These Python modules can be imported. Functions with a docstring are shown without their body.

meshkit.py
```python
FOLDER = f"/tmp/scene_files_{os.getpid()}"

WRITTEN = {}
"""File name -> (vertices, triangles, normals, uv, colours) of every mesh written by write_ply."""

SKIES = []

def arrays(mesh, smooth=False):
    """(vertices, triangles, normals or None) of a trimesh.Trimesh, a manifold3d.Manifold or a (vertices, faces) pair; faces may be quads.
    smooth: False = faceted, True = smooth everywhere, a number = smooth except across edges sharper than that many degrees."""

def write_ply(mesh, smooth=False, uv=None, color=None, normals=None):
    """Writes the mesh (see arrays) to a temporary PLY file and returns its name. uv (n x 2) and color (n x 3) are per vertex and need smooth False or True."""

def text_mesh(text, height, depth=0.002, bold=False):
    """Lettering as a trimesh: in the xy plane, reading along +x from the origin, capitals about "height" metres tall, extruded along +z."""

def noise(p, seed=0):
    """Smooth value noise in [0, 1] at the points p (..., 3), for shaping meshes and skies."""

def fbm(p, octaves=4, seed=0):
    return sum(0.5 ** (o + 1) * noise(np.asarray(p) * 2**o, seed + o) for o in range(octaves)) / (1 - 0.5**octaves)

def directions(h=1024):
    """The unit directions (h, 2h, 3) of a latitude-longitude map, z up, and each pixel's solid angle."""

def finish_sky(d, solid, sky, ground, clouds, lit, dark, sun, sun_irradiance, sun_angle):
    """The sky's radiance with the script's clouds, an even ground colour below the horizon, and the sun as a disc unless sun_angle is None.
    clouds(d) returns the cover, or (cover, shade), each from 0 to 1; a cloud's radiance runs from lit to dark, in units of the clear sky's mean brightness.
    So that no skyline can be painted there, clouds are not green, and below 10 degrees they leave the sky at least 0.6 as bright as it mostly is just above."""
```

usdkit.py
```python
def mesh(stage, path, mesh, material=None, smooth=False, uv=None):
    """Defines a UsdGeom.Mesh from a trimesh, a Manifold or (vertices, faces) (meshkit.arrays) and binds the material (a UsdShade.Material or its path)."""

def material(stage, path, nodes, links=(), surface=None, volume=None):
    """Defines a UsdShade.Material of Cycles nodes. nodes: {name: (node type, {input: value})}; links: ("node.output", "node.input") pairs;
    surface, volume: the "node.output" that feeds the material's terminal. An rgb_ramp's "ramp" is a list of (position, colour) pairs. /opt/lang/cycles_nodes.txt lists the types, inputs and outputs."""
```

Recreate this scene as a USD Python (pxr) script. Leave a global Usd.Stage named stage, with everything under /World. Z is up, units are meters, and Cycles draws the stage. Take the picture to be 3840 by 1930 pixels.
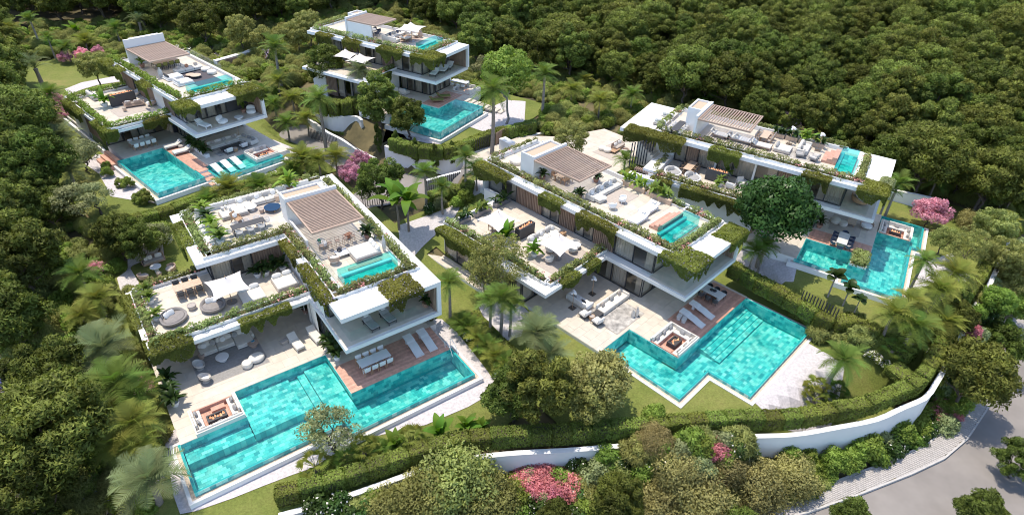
import math, random
import numpy as np
import trimesh, shapely, shapely.affinity
from shapely.geometry import Polygon, LineString, Point, box as sbox
from pxr import Usd, UsdGeom, UsdLux, UsdShade, Gf, Sdf, Vt
import usdkit, meshkit

stage = Usd.Stage.CreateInMemory()
UsdGeom.SetStageUpAxis(stage, 'Z'); UsdGeom.SetStageMetersPerUnit(stage, 1.0)
UsdGeom.Xform.Define(stage, '/World'); UsdGeom.Scope.Define(stage, '/World/Looks')

# ---------------------------------------------------------------- camera, sky, sun, exposure
CAM_H, FOCAL_PX, PITCH, ROLL = 36.0, 2355.5, math.radians(35.03), math.radians(2.466)   # a drone 36 m up
SUN_TRAVEL = np.array([.227, -.166, -1.0])          # the way the sunlight goes
SUN_INT, SUN_ANGLE, SKY, EXPOSURE = .70, .53, .15, 0.72
FW = np.array([0, math.cos(PITCH), -math.sin(PITCH)]); _r = np.array([1., 0, 0]); _u = np.cross(_r, FW)
RT = math.cos(ROLL) * _r + math.sin(ROLL) * _u; UP = -math.sin(ROLL) * _r + math.cos(ROLL) * _u
cam = UsdGeom.Camera.Define(stage, '/World/camera')
cam.CreateHorizontalApertureAttr(36.0); cam.CreateVerticalApertureAttr(36.0 * 514 / 1024); cam.CreateFocalLengthAttr(36.0 * FOCAL_PX / 3840)
cam.CreateClippingRangeAttr(Gf.Vec2f(1, 5000)); cam.CreateExposureAttr(EXPOSURE)
_m = Gf.Matrix4d(*RT, 0, *UP, 0, *(-FW), 0, 0, 0, CAM_H, 1); cam.AddTransformOp().Set(_m)
_s = -SUN_TRAVEL / np.linalg.norm(SUN_TRAVEL); _el, _az = math.asin(_s[2]), math.atan2(_s[0], _s[1])
usdkit.material(stage, '/World/Looks/sky', {'s': ('sky_texture', {'sky_type': 'single_scattering', 'sun_disc': False, 'sun_elevation': _el, 'sun_rotation': _az, 'altitude': 60.0}),
    'b': ('background_shader', {'strength': SKY})}, [('s.color', 'b.color')], surface='b.background')
dome = UsdLux.DomeLight.Define(stage, '/World/sky'); UsdShade.MaterialBindingAPI.Apply(dome.GetPrim()).Bind(UsdShade.Material.Get(stage, '/World/Looks/sky'))
sun = UsdLux.DistantLight.Define(stage, '/World/sun'); sun.CreateIntensityAttr(SUN_INT); sun.CreateAngleAttr(SUN_ANGLE); sun.CreateNormalizeAttr(True); sun.CreateColorAttr(Gf.Vec3f(1, .915, .78))
_x = np.cross([0, 1, 0], _s); _x /= np.linalg.norm(_x); _y = np.cross(_s, _x)
sun.AddTransformOp().Set(Gf.Matrix4d(*_x, 0, *_y, 0, *_s, 0, 0, 0, 80, 1))

def at(px, py, z=0.0):
    """Where the sight line of a pixel of the 3840 px wide photograph meets the level z (for measuring places off the photograph)."""
    d = (px - 1920) / FOCAL_PX * RT - (py - 965) / FOCAL_PX * UP + FW
    return (d * ((z - CAM_H) / d[2]))[:2]
def D(px, py, z=0.0): return at(px * 1.49068, py * 1.49068, z)      # same, off a 2576 px wide view
RG = {'rM': (1040, 440, 2.3125), 'rQ': (2300, 1100, 1.5604), 'rG': (1300, 1500, 1.98154), 'r3': (1200, 900, 1.61875), 'r4': (1560, 480, 2.355), 'r5': (1960, 700, 1.5058),
      'r6': (2900, 600, 1.85), 'r1': (480, 600, 1.9625), 'r2': (480, 1160, 1.682), 'rB': (240, 80, 1.9043), 'rC': (1080, 0, 2.3125), 'rN': (0, 0, 2.0889), 'rL': (0, 600, .9743), 'rE': (2240, 330, 1.5794)}
def Z(r, px, py, z=0.0):                                            # same, off an enlarged view
    a, b, s = RG[r]; return at(a + px / s, b + py / s, z)

# ---------------------------------------------------------------- names, labels, meshes
_used = {}
def numbered(path):
    n = _used.get(path, 0); _used[path] = n + 1
    return path if n == 0 else f'{path}_{n:03d}'
def data(p, label=None, cat=None, group=None, kind=None):
    for k, v in (('label', label), ('category', cat), ('group', group), ('kind', kind)):
        if v: p.SetCustomDataByKey(k, v)
    return p
def place(x, loc=None, yaw=0, scale=1):
    if loc is not None: x.AddTranslateOp().Set(Gf.Vec3d(*map(float, loc)))
    if yaw: x.AddRotateZOp().Set(math.degrees(yaw))
    if np.ndim(scale) or scale != 1: x.AddScaleOp().Set(Gf.Vec3f(*map(float, np.broadcast_to(scale, 3))))
def thing(name, label, cat, loc=None, yaw=0, group=None, kind=None, scale=1):
    x = UsdGeom.Xform.Define(stage, numbered('/World/' + name)); place(x, loc, yaw, scale); data(x.GetPrim(), label, cat, group, kind)
    return str(x.GetPath())
def part(parent, name, label=None, loc=None, yaw=0, kind=None):
    x = UsdGeom.Xform.Define(stage, numbered(parent + '/' + name)); place(x, loc, yaw); data(x.GetPrim(), label, kind=kind)
    return str(x.GetPath())
stage.CreateClassPrim('/World/kit')
def proto(name):
    return str(UsdGeom.Xform.Define(stage, '/World/kit/' + name).GetPath())
def copy(src, name, label, cat, loc, yaw=0, scale=1, group=None):
    t = thing(name, label, cat, loc, yaw, group, scale=scale); p = stage.GetPrimAtPath(t)
    p.GetReferences().AddInternalReference(src); p.SetInstanceable(True)
    return t
def subcopy(src, parent, name, loc, yaw=0, scale=1):
    x = UsdGeom.Xform.Define(stage, numbered(parent + '/' + name)); place(x, loc, yaw, scale)
    x.GetPrim().GetReferences().AddInternalReference(src); x.GetPrim().SetInstanceable(True)
_mats = {}
def obj(parent, name, mesh, mat, smooth=False, label=None, kind=None, normals=None, tone=None):
    """One mesh of the scene under parent."""
    p = numbered((parent or '/World') + '/' + name)
    m = usdkit.mesh(stage, p, mesh, mat if not isinstance(mat, str) else _mats[mat], smooth)
    if normals is not None:
        m.CreateNormalsAttr(Vt.Vec3fArray.FromNumpy(np.asarray(normals, np.float32))); m.SetNormalsInterpolation('vertex')
    if tone is not None: UsdGeom.PrimvarsAPI(m).CreatePrimvar('tone', Sdf.ValueTypeNames.FloatArray, 'vertex').Set(Vt.FloatArray.FromNumpy(np.asarray(tone, np.float32)))
    data(m.GetPrim(), label, kind=kind)
    return p

class MB:
    """Collects pieces of one mesh. Coordinates are (v, u, z) of a plot: x = v (to the right), y = -u (u runs down the slope), unless xyz calls are used."""
    def __init__(s): s.V, s.F, s.n = [], [], 0
    def add(s, v, f):
        v = np.asarray(v, float); s.V.append(v); s.F.append(np.asarray(f, int) + s.n); s.n += len(v); return s
    def tm(s, m): return s.add(m.vertices, m.faces)
    def box(s, x0, x1, y0, y1, z0, z1, c=0):
        if c:
            m = rounded((x1 - x0, y1 - y0, z1 - z0), c); return s.add(np.array(m[0]) + [(x0 + x1) / 2, (y0 + y1) / 2, (z0 + z1) / 2], m[1])
        v = [(x, y, z) for z in (z0, z1) for y in (y0, y1) for x in (x0, x1)]
        return s.add(v, [(0, 2, 1), (1, 2, 3), (4, 5, 6), (5, 7, 6), (0, 1, 4), (1, 5, 4), (2, 6, 3), (3, 6, 7), (0, 4, 2), (2, 4, 6), (1, 3, 5), (3, 7, 5)])
    def ubox(s, v0, v1, u0, u1, z0, z1, c=0): return s.box(v0, v1, -u1, -u0, z0, z1, c)
    def cyl(s, x, y, z0, z1, r0, r1=None, n=14):
        r1 = r0 if r1 is None else r1; a = np.arange(n) * 2 * np.pi / n; c = np.stack([np.cos(a), np.sin(a)], 1)
        v = [(x + r0 * p[0], y + r0 * p[1], z0) for p in c] + [(x + r1 * p[0], y + r1 * p[1], z1) for p in c] + [(x, y, z0), (x, y, z1)]
        f = []
        for i in range(n):
            j = (i + 1) % n; f += [(i, j, n + i), (j, n + j, n + i), (2 * n, j, i), (2 * n + 1, n + i, n + j)]
        return s.add(v, f)
    def lathe(s, prof, x=0, y=0, n=20, sx=1, sy=1):
        a = np.arange(n) * 2 * np.pi / n; k = len(prof)
        v = [(x + sx * r * np.cos(t), y + sy * r * np.sin(t), z) for r, z in prof for t in a]; f = []
        for i in range(k - 1):
            for j in range(n):
                q = (i * n + j, i * n + (j + 1) % n, (i + 1) * n + (j + 1) % n, (i + 1) * n + j); f += [(q[0], q[1], q[2]), (q[0], q[2], q[3])]
        return s.add(v, f)
    def tube(s, pts, r, n=6):
        p = np.asarray(pts, float); rr = np.broadcast_to(r, (len(p),)); t = np.gradient(p, axis=0); t /= np.linalg.norm(t, axis=1, keepdims=True) + 1e-9
        a = np.cross(t, np.where(np.abs(t[:, 2:]) < .9, [0, 0, 1.], [1., 0, 0])); a /= np.linalg.norm(a, axis=1, keepdims=True) + 1e-9; b = np.cross(t, a)
        g = np.arange(n) * 2 * np.pi / n
        v = (p[:, None] + rr[:, None, None] * (np.cos(g)[None, :, None] * a[:, None] + np.sin(g)[None, :, None] * b[:, None])).reshape(-1, 3); f = []
        for i in range(len(p) - 1):
            for j in range(n):
                q = (i * n + j, i * n + (j + 1) % n, (i + 1) * n + (j + 1) % n, (i + 1) * n + j); f += [(q[0], q[1], q[2]), (q[0], q[2], q[3])]
        v = np.vstack([v, p[:1], p[-1:]]); k = len(p) * n
        for j in range(n): f += [(k, (j + 1) % n, j), (k + 1, (len(p) - 1) * n + j, (len(p) - 1) * n + (j + 1) % n)]
        return s.add(v, f)
    def prism(s, poly, z0, z1):
        for g in getattr(poly, 'geoms', [poly]):
            if g.area > 1e-4:
                m = trimesh.creation.extrude_polygon(g, z1 - z0, engine='earcut'); s.add(m.vertices + [0, 0, z0], m.faces)
        return s
    def mesh(s): return np.vstack(s.V), np.vstack(s.F)
    def build(s, parent, name, mat, smooth=False, label=None, kind=None):
        if not s.V: return None
        tone = np.repeat(np.random.default_rng(len(s.V)).random(len(s.V)), [len(v) for v in s.V]) if kind == 'stuff' else None
        return obj(parent, name, s.mesh(), mat, smooth, label, kind, tone=tone)

def rounded(size, r, n=2):
    """A box with rounded edges, as (vertices, faces)."""
    import manifold3d as m3
    h = np.asarray(size, float) / 2; r = min(r, *(h * .98)); k = h - r
    s = m3.Manifold.sphere(r, 8)
    hull = m3.Manifold.batch_hull([s.translate(tuple(k * [a, b, c])) for a in (-1, 1) for b in (-1, 1) for c in (-1, 1)])
    m = hull.to_mesh(); return m.vert_properties[:, :3], m.tri_verts
def cushion(sx, sy, sz, n=10, p=.45):
    """A plump cushion centred on the origin, as (vertices, faces)."""
    a = np.linspace(-np.pi / 2, np.pi / 2, n // 2 + 2); b = np.arange(n * 2) * np.pi / n
    sg = lambda x, e: np.sign(x) * np.abs(x) ** e
    v = [(sx / 2 * sg(np.cos(i), .6) * sg(np.cos(j), p), sy / 2 * sg(np.cos(i), .6) * sg(np.sin(j), p), sz / 2 * sg(np.sin(i), .9)) for i in a for j in b]
    f, m = [], len(b)
    for i in range(len(a) - 1):
        for j in range(m):
            q = (i * m + j, i * m + (j + 1) % m, (i + 1) * m + (j + 1) % m, (i + 1) * m + j); f += [(q[0], q[1], q[2]), (q[0], q[2], q[3])]
    return np.array(v), np.array(f)
def turn(v, ax=0, ay=0, az=0, t=(0, 0, 0)):
    m = trimesh.transformations.euler_matrix(ax, ay, az)[:3, :3]; return np.asarray(v) @ m.T + np.asarray(t)

# ---------------------------------------------------------------- materials
def _reg(name, m): _mats[name] = m; return m
def M(name, col, rough=.6, var=.12, scale=2.0, bump=0, bscale=30, metal=0, col2=None, isl=0.0, spec=.5, stretch=None, detail=4):
    """A plain surface: noise moves its colour by +-var, a finer noise gives its relief, isl shifts single pieces."""
    c = np.array(col, float); a, b = (c * (1 - var), np.array(col2) if col2 is not None else np.minimum(c * (1 + var), .95))
    n = {'g': ('texture_coordinate', {}), 'mp': ('mapping', {'scale': stretch or (1, 1, 1)}), 'n': ('noise_texture', {'scale': scale, 'detail': detail, 'roughness': .6}), 'r': ('rgb_ramp', {'ramp': [(.3, tuple(a)), (.7, tuple(b))]}),
         'p': ('principled_bsdf', {'roughness': rough, 'metallic': metal, 'specular_ior_level': spec})}
    l = [('g.object', 'mp.vector'), ('mp.vector', 'n.vector'), ('n.fac', 'r.fac')]
    src = 'r.color'
    if isl:
        n |= {'geo': ('attribute', {'attribute': 'tone'}), 'oi': ('object_info', {}), 'ad': ('math', {'math_type': 'add'}), 'fr': ('math', {'math_type': 'fraction'}), 'mr': ('map_range', {'to_min': 1 - isl, 'to_max': 1 + isl}), 'h': ('hsv', {})}
        l += [('geo.fac', 'ad.value1'), ('oi.random', 'ad.value2'), ('ad.value', 'fr.value1'), ('fr.value', 'mr.value'), ('mr.result', 'h.value'), ('r.color', 'h.color')]; src = 'h.color'
    l.append((src, 'p.base_color'))
    if bump:
        n |= {'n2': ('noise_texture', {'scale': bscale, 'detail': 3}), 'bp': ('bump', {'strength': bump, 'distance': .02})}
        l += [('mp.vector', 'n2.vector'), ('n2.fac', 'bp.height'), ('bp.normal', 'p.normal')]
    return _reg(name, usdkit.material(stage, '/World/Looks/' + name, n, l, 'p.BSDF'))
def leafmat(name, col, var=.25, trans=.35, rough=.6, hue=.02, big=.5):
    """Leaves: colour moves from clump to clump, leaf to leaf and plant to plant; light passes through."""
    n = {'tn': ('attribute', {'attribute': 'tone'}), 'geo': ('geometry', {}), 'oi': ('object_info', {}), 'n': ('noise_texture', {'scale': big, 'detail': 2}), 'mr': ('map_range', {'from_min': .3, 'from_max': .7, 'to_min': 1 - var, 'to_max': 1 + var}),
         'm2': ('map_range', {'to_min': 1 - var, 'to_max': 1 + var}), 'mu': ('math', {'math_type': 'multiply'}), 'hu': ('map_range', {'to_min': .5 - hue, 'to_max': .5 + hue}), 'm3': ('map_range', {'to_min': .85, 'to_max': 1.15}), 'mu2': ('math', {'math_type': 'multiply'}),
         'h': ('hsv', {'color': tuple(col)}), 'p': ('principled_bsdf', {'roughness': rough, 'specular_ior_level': .18}), 't': ('translucent_bsdf', {}), 'mx': ('mix_closure', {'fac': trans}), 'ht': ('hsv', {'value': 1.25, 'saturation': 1.1})}
    l = [('geo.position', 'n.vector'), ('n.fac', 'mr.value'), ('tn.fac', 'm2.value'), ('mr.result', 'mu.value1'), ('m2.result', 'mu.value2'), ('oi.random', 'hu.value'), ('oi.random', 'm3.value'), ('mu.value', 'mu2.value1'), ('m3.result', 'mu2.value2'),
         ('hu.result', 'h.hue'), ('mu2.value', 'h.value'), ('h.color', 'p.base_color'), ('h.color', 'ht.color'), ('ht.color', 't.color'), ('p.BSDF', 'mx.closure1'), ('t.BSDF', 'mx.closure2')]
    return _reg(name, usdkit.material(stage, '/World/Looks/' + name, n, l, 'mx.closure'))
def paving(name, col, col2, scale):
    return M(name, col, .55, .1, scale, .15, 25, col2=col2, isl=.07)

M('white_render', (.735, .725, .705), .8, .045, .55, .15, 50, spec=.25, detail=8)
M('white_trim', (.74, .73, .71), .6, .04, 2)
M('stone_tile', (.60, .53, .44), .5, .09, 1.6, .12, 18, isl=.055)
M('stone_base', (.50, .45, .38), .7)
M('roof_gravel', (.52, .40, .29), .9, .2, 30, .6, 60)
M('slat_wood', (.30, .205, .15), .6, .22, 3, .2, 40, isl=.16, stretch=(6, 6, .6))
M('pergola_wood', (.40, .285, .215), .55, .12, 4, isl=.08)
M('deck_wood', (.56, .31, .225), .55, .2, 3, .15, 30, isl=.13)
M('teak', (.42, .26, .15), .5, .2, 8)
M('pale_wood', (.55, .41, .30), .55, .15, 6)
M('dark_metal', (.035, .035, .04), .4, .1, 5)
M('grey_metal', (.25, .25, .26), .4, .1, 5, metal=.6)
M('white_metal', (.78, .78, .78), .35, .03, 5)
M('charcoal', (.055, .053, .055), .6, .15, 5, .15, 40)
M('cream_fabric', (.68, .64, .575), .9, .06, 4, .25, 70)
M('white_fabric', (.74, .73, .71), .9, .05, 4, .2, 70)
M('grey_fabric', (.26, .235, .22), .9, .12, 6, .3, 80)
M('mid_grey_fabric', (.36, .35, .34), .9, .1, 6, .3, 80)
M('taupe_fabric', (.42, .37, .33), .9, .1, 6, .3, 80)
M('sail_fabric', (.70, .66, .63), .85, .04, 2, .1, 50)
M('rope', (.46, .33, .255), .8, .2, 20, .5, 60)
M('pale_rope', (.60, .56, .51), .8, .15, 20, .5, 60)
M('navy_weave', (.05, .065, .11), .6, .2, 20, .3, 60)
M('olive_fabric', (.20, .20, .05), .85, .15, 6, .2, 60)
M('terracotta_fabric', (.42, .20, .12), .85, .12, 6)
M('green_fabric', (.06, .20, .13), .85, .12, 6)
M('blue_gloss', (.008, .035, .085), .1, .1, 3)
M('book_blue', (.05, .30, .45), .6, .1, 5)
M('black_gloss', (.03, .03, .035), .25, .1, 5)
M('marble', (.62, .61, .59), .3, .1, 2)
M('rug_grey', (.30, .285, .27), .95, .14, 5, .5, 60)
M('rug_sand', (.46, .40, .35), .95, .1, 4, .5, 60)
M('rug_dark', (.085, .075, .085), .95, .12, 5, .4, 60)
M('rug_worn', (.20, .19, .18), .95, .3, 1.6, .4, 60, col2=(.62, .58, .53), detail=8)
M('rug_pattern', (.32, .16, .11), .95, .3, 2.2, .4, 60, col2=(.62, .55, .48), detail=6)
M('terracotta_pot', (.36, .20, .14), .8, .15, 5)
M('bark', (.11, .085, .065), .9, .3, 3, .8, 14)
M('pale_bark', (.30, .26, .22), .9, .3, 4, .8, 18)
M('palm_bark', (.23, .19, .155), .9, .3, 5, .9, 16, stretch=(1, 1, 4))
M('asphalt', (.245, .222, .205), .85, .14, .35, .3, 60, detail=6)
M('paver', (.43, .40, .38), .8, .08, 2, .1, 40, isl=.06)
M('kerb_stone', (.48, .46, .44), .8, .1, 3)
M('soil', (.050, .050, .022), .95, .4, .25, .6, 3, col2=(.20, .16, .075), detail=8)
M('interior', (.62, .54, .46), .8, .1, 1.5)
M('interior_dark', (.17, .145, .125), .8, .2, 1.0)
M('curtain_cloth', (.74, .69, .62), .9, .05, 3)
M('gravel_white', (.55, .51, .51), .9, .2, 5.5, 1.0, 16, detail=8)
M('flower_pink', (.55, .24, .23), .7, .25, 6, isl=.2)
M('flower_white', (.75, .70, .62), .7, .15, 6, isl=.15)
M('flower_violet', (.36, .30, .58), .7, .2, 6, isl=.2)
def grass():
    n = {'g': ('geometry', {}), 'a': ('noise_texture', {'scale': .22, 'detail': 5, 'roughness': .65}), 'b': ('noise_texture', {'scale': 7.0, 'detail': 5, 'roughness': .7}), 'c': ('noise_texture', {'scale': 26.0, 'detail': 3}),
         'ra': ('rgb_ramp', {'ramp': [(.28, (.130, .165, .034)), (.48, (.175, .205, .045)), (.62, (.215, .225, .060)), (.74, (.31, .255, .095))]}),
         'rb': ('map_range', {'from_min': .25, 'from_max': .75, 'to_min': .62, 'to_max': 1.35}), 'h': ('hsv', {}), 'bp': ('bump', {'strength': .9, 'distance': .06}), 'p': ('principled_bsdf', {'roughness': .75, 'specular_ior_level': .2})}
    l = [('g.position', x + '.vector') for x in 'abc'] + [('a.fac', 'ra.fac'), ('ra.color', 'h.color'), ('b.fac', 'rb.value'), ('rb.result', 'h.value'), ('h.color', 'p.base_color'), ('c.fac', 'bp.height'), ('bp.normal', 'p.normal')]
    _reg('grass', usdkit.material(stage, '/World/Looks/grass', n, l, 'p.BSDF'))
grass()
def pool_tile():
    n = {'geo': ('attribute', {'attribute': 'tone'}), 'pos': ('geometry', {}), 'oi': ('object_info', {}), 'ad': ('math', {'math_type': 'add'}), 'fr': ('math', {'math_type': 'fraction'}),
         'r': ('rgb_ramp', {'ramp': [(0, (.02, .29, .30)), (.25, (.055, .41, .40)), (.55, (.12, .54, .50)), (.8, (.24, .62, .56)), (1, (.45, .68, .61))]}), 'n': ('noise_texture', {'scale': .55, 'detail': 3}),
         'mr': ('map_range', {'from_min': .3, 'from_max': .7, 'to_min': .86, 'to_max': 1.14}), 'h': ('hsv', {}), 'n2': ('noise_texture', {'scale': .8, 'detail': 4, 'distortion': 1.2}), 'm2': ('map_range', {'from_min': .5, 'from_max': .72, 'to_min': 0, 'to_max': .62, 'clamp': True}), 'mx': ('mix_color', {'b': (.46, .66, .57)}), 'p': ('principled_bsdf', {'roughness': .4})}  # n2, m2, mx: pale water reflections and caustics painted into the tile colour
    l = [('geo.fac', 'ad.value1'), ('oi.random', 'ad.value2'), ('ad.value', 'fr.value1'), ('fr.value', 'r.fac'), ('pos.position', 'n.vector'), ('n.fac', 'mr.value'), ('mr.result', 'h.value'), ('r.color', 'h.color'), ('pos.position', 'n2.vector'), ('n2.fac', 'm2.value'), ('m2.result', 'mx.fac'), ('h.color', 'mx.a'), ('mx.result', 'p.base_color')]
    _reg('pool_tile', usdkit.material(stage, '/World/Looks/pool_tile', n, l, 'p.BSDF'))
pool_tile()
M('pool_grout', (.02, .36, .36), .6, .1, 2)
def clear(name, tint, ior=1.33, bump=0, bscale=2.0, rough=0.02, extra=0.0):
    n = {'t': ('transparent_bsdf', {'color': tint}), 'g': ('glossy_bsdf', {'color': (.95, .97, 1), 'roughness': rough}), 'f': ('fresnel', {'IOR': ior}), 'm': ('mix_closure', {}), 'bf': ('geometry', {}), 'ad': ('math', {'math_type': 'add', 'value2': extra}), 'iv': ('math', {'math_type': 'subtract', 'value1': 1.0}), 'mu': ('math', {'math_type': 'multiply'})}
    l = [('t.BSDF', 'm.closure1'), ('g.BSDF', 'm.closure2'), ('f.fac', 'ad.value1'), ('bf.backfacing', 'iv.value2'), ('ad.value', 'mu.value1'), ('iv.value', 'mu.value2'), ('mu.value', 'm.fac')]
    if bump:
        n |= {'geo': ('geometry', {}), 'w': ('noise_texture', {'scale': bscale, 'detail': 3, 'distortion': .6}), 'bp': ('bump', {'strength': bump, 'distance': .05})}
        l += [('geo.position', 'w.vector'), ('w.fac', 'bp.height'), ('bp.normal', 'g.normal'), ('bp.normal', 'f.normal')]
    return _reg(name, usdkit.material(stage, '/World/Looks/' + name, n, l, 'm.closure'))
clear('water', (.60, .95, .93), 1.33, .5, 2.2, extra=.02)
clear('tank_water', (.52, .92, .90), 1.33, .1, 3)
clear('glass', (.86, .85, .83), 1.5, extra=.02)
clear('rail_glass', (.95, .97, .965), 1.3)
_reg('lamp_globe', usdkit.material(stage, '/World/Looks/lamp_globe', {'p': ('principled_bsdf', {'base_color': (.85, .84, .82), 'roughness': .3})}, [], 'p.BSDF'))
_reg('flame', usdkit.material(stage, '/World/Looks/flame', {'n': ('noise_texture', {'scale': 6.}), 'r': ('rgb_ramp', {'ramp': [(.3, (.9, .22, .08)), (.6, (1, .55, .3)), (.8, (1, .8, .6))]}), 'g': ('geometry', {}), 'e': ('emission', {'strength': .9})}, [('g.position', 'n.vector'), ('n.fac', 'r.fac'), ('r.color', 'e.color')], 'e.emission'))
leafmat('pine_leaf', (0.114, 0.145, 0.028), .42, .22)
leafmat('pine_leaf_light', (0.168, 0.198, 0.042), .4, .25)
leafmat('palm_leaf', (0.205, 0.3, 0.06), .22, .3)
leafmat('palm_leaf_gold', (0.335, 0.37, 0.08), .22, .3)
leafmat('palm_leaf_silver', (0.235, 0.285, 0.125), .18, .25)
leafmat('banana_leaf', (0.15, 0.27, 0.03), .22, .35)
leafmat('lime_leaf', (0.27, 0.4, 0.06), .2, .35)
leafmat('hedge_leaf', (0.2, 0.245, 0.05), .30, .25)
leafmat('dark_leaf', (0.055, 0.1, 0.024), .3, .2, rough=.35)
leafmat('ivy_leaf', (0.18, 0.195, 0.04), .30, .3)
leafmat('planter_leaf', (0.27, 0.315, 0.11), .28, .3)
leafmat('olive_leaf', (0.28, 0.3, 0.14), .25, .25)
leafmat('light_leaf', (0.3, 0.32, 0.1), .25, .3)
leafmat('gold_bush_leaf', (0.34, 0.31, 0.12), .25, .3)
leafmat('shrub_leaf', (0.215, 0.295, 0.055), .28, .3)
leafmat('pale_shrub_leaf', (0.31, 0.365, 0.17), .25, .3)
leafmat('blossom', (0.66, 0.33, 0.41), .25, .3)
leafmat('blossom_lilac', (.52, .40, .46), .2, .3)
leafmat('pink_carpet', (.62, .24, .26), .22, .3)
leafmat('lavender_grass', (0.26, 0.21, 0.11), .4, .25, hue=.06)

# ---------------------------------------------------------------- the five plots
YAW = {k: math.radians(v) for k, v in zip('ADEBC', (37.33, 46.75, 58.93, 49.37, 61.56))}
GZ = {'A': 0.0, 'D': 0.0, 'E': 2.5, 'B': 3.0, 'C': 4.4}
ORG = {'A': at(735.6, 1836, 0), 'D': at(2547.7, 1487, 0), 'E': at(3373, 1113, 2.5), 'B': at(591.8, 718, 3.0), 'C': at(1646.5, 490.8, 4.4)}
def W(k, u, v, z=0):
    """World point of plot k: u down the slope, v to the right, z above its terrace."""
    c, s = math.cos(YAW[k]), math.sin(YAW[k])
    return np.array([ORG[k][0] + c * v + s * u, ORG[k][1] + s * v - c * u, GZ[k] + z])
def L(k, p):
    d = np.asarray(p)[:2] - ORG[k]; c, s = math.cos(YAW[k]), math.sin(YAW[k])
    return np.array([d[0] * s - d[1] * c, d[0] * c + d[1] * s])          # (u, v)
def rect(k, u0, u1, v0, v1): return Polygon([W(k, u, v)[:2] for u, v in ((u0, v0), (u0, v1), (u1, v1), (u1, v0))])

# ---------------------------------------------------------------- terrain height
LEVELS = [(rect('A', -30, 2.2, -1, 22), -.8), (rect('A', -34, -31, 2, 20), .2), (rect('D', -22, 5, -4.5, 17.5), -.35), (rect('D', -36, -31, 8, 17), 3.0), (rect('D', -37, -32.5, -4, 3), 1.3),
          (rect('E', -22, 3, 2, 17), 1.7), (rect('E', -9, 2, -3.4, 2), 1.7), (rect('D', -36, -23, 17, 30), 3.0), (rect('B', -30, 2.5, -3, 17), 1.9), (rect('C', -4.5, 1.5, -3.6, 13), 3.05), (rect('C', -22, -13, .4, 2.5), 3.1), (rect('C', -24, -12, 3, 12), 4.2), (rect('C', -2, 3.6, 1, 16), 2.9),
          (LineString([W('C', -20, -5.5)[:2], W('C', -14, -5.5)[:2], W('C', -7, -7.6)[:2], W('C', 0, -7.4)[:2], W('C', 4.2, -6)[:2]]).buffer(2), .7), (LineString([W('C', u, v)[:2] for u, v in ((-16, -2.3), (-9, -5.3), (-5.4, -5.0), (-2, -5.2), (.5, -5.3), (3, -4.2), (4.4, -2.4))]).buffer(.25), .7), (LineString([Z('rM', 1050, 560, .9), Z('rM', 900, 700, .6)]).buffer(2), .7)]
_road = [Z('rQ', x, y, -4) for x, y in ((600, 1420), (1130, 1290), (1420, 1190), (1750, 1060), (1940, 970), (2080, 850), (2180, 700), (2330, 420), (2420, 150))]
LEVELS.append((LineString(_road).buffer(3.4), -4.1))
LEVELS.append((LineString([Z('rQ', x, y, -2.3) for x, y in ((560, 900), (1000, 925), (1200, 935), (1350, 910), (1500, 860), (1640, 780), (1760, 705))]).buffer(.4), -2.3))
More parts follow.
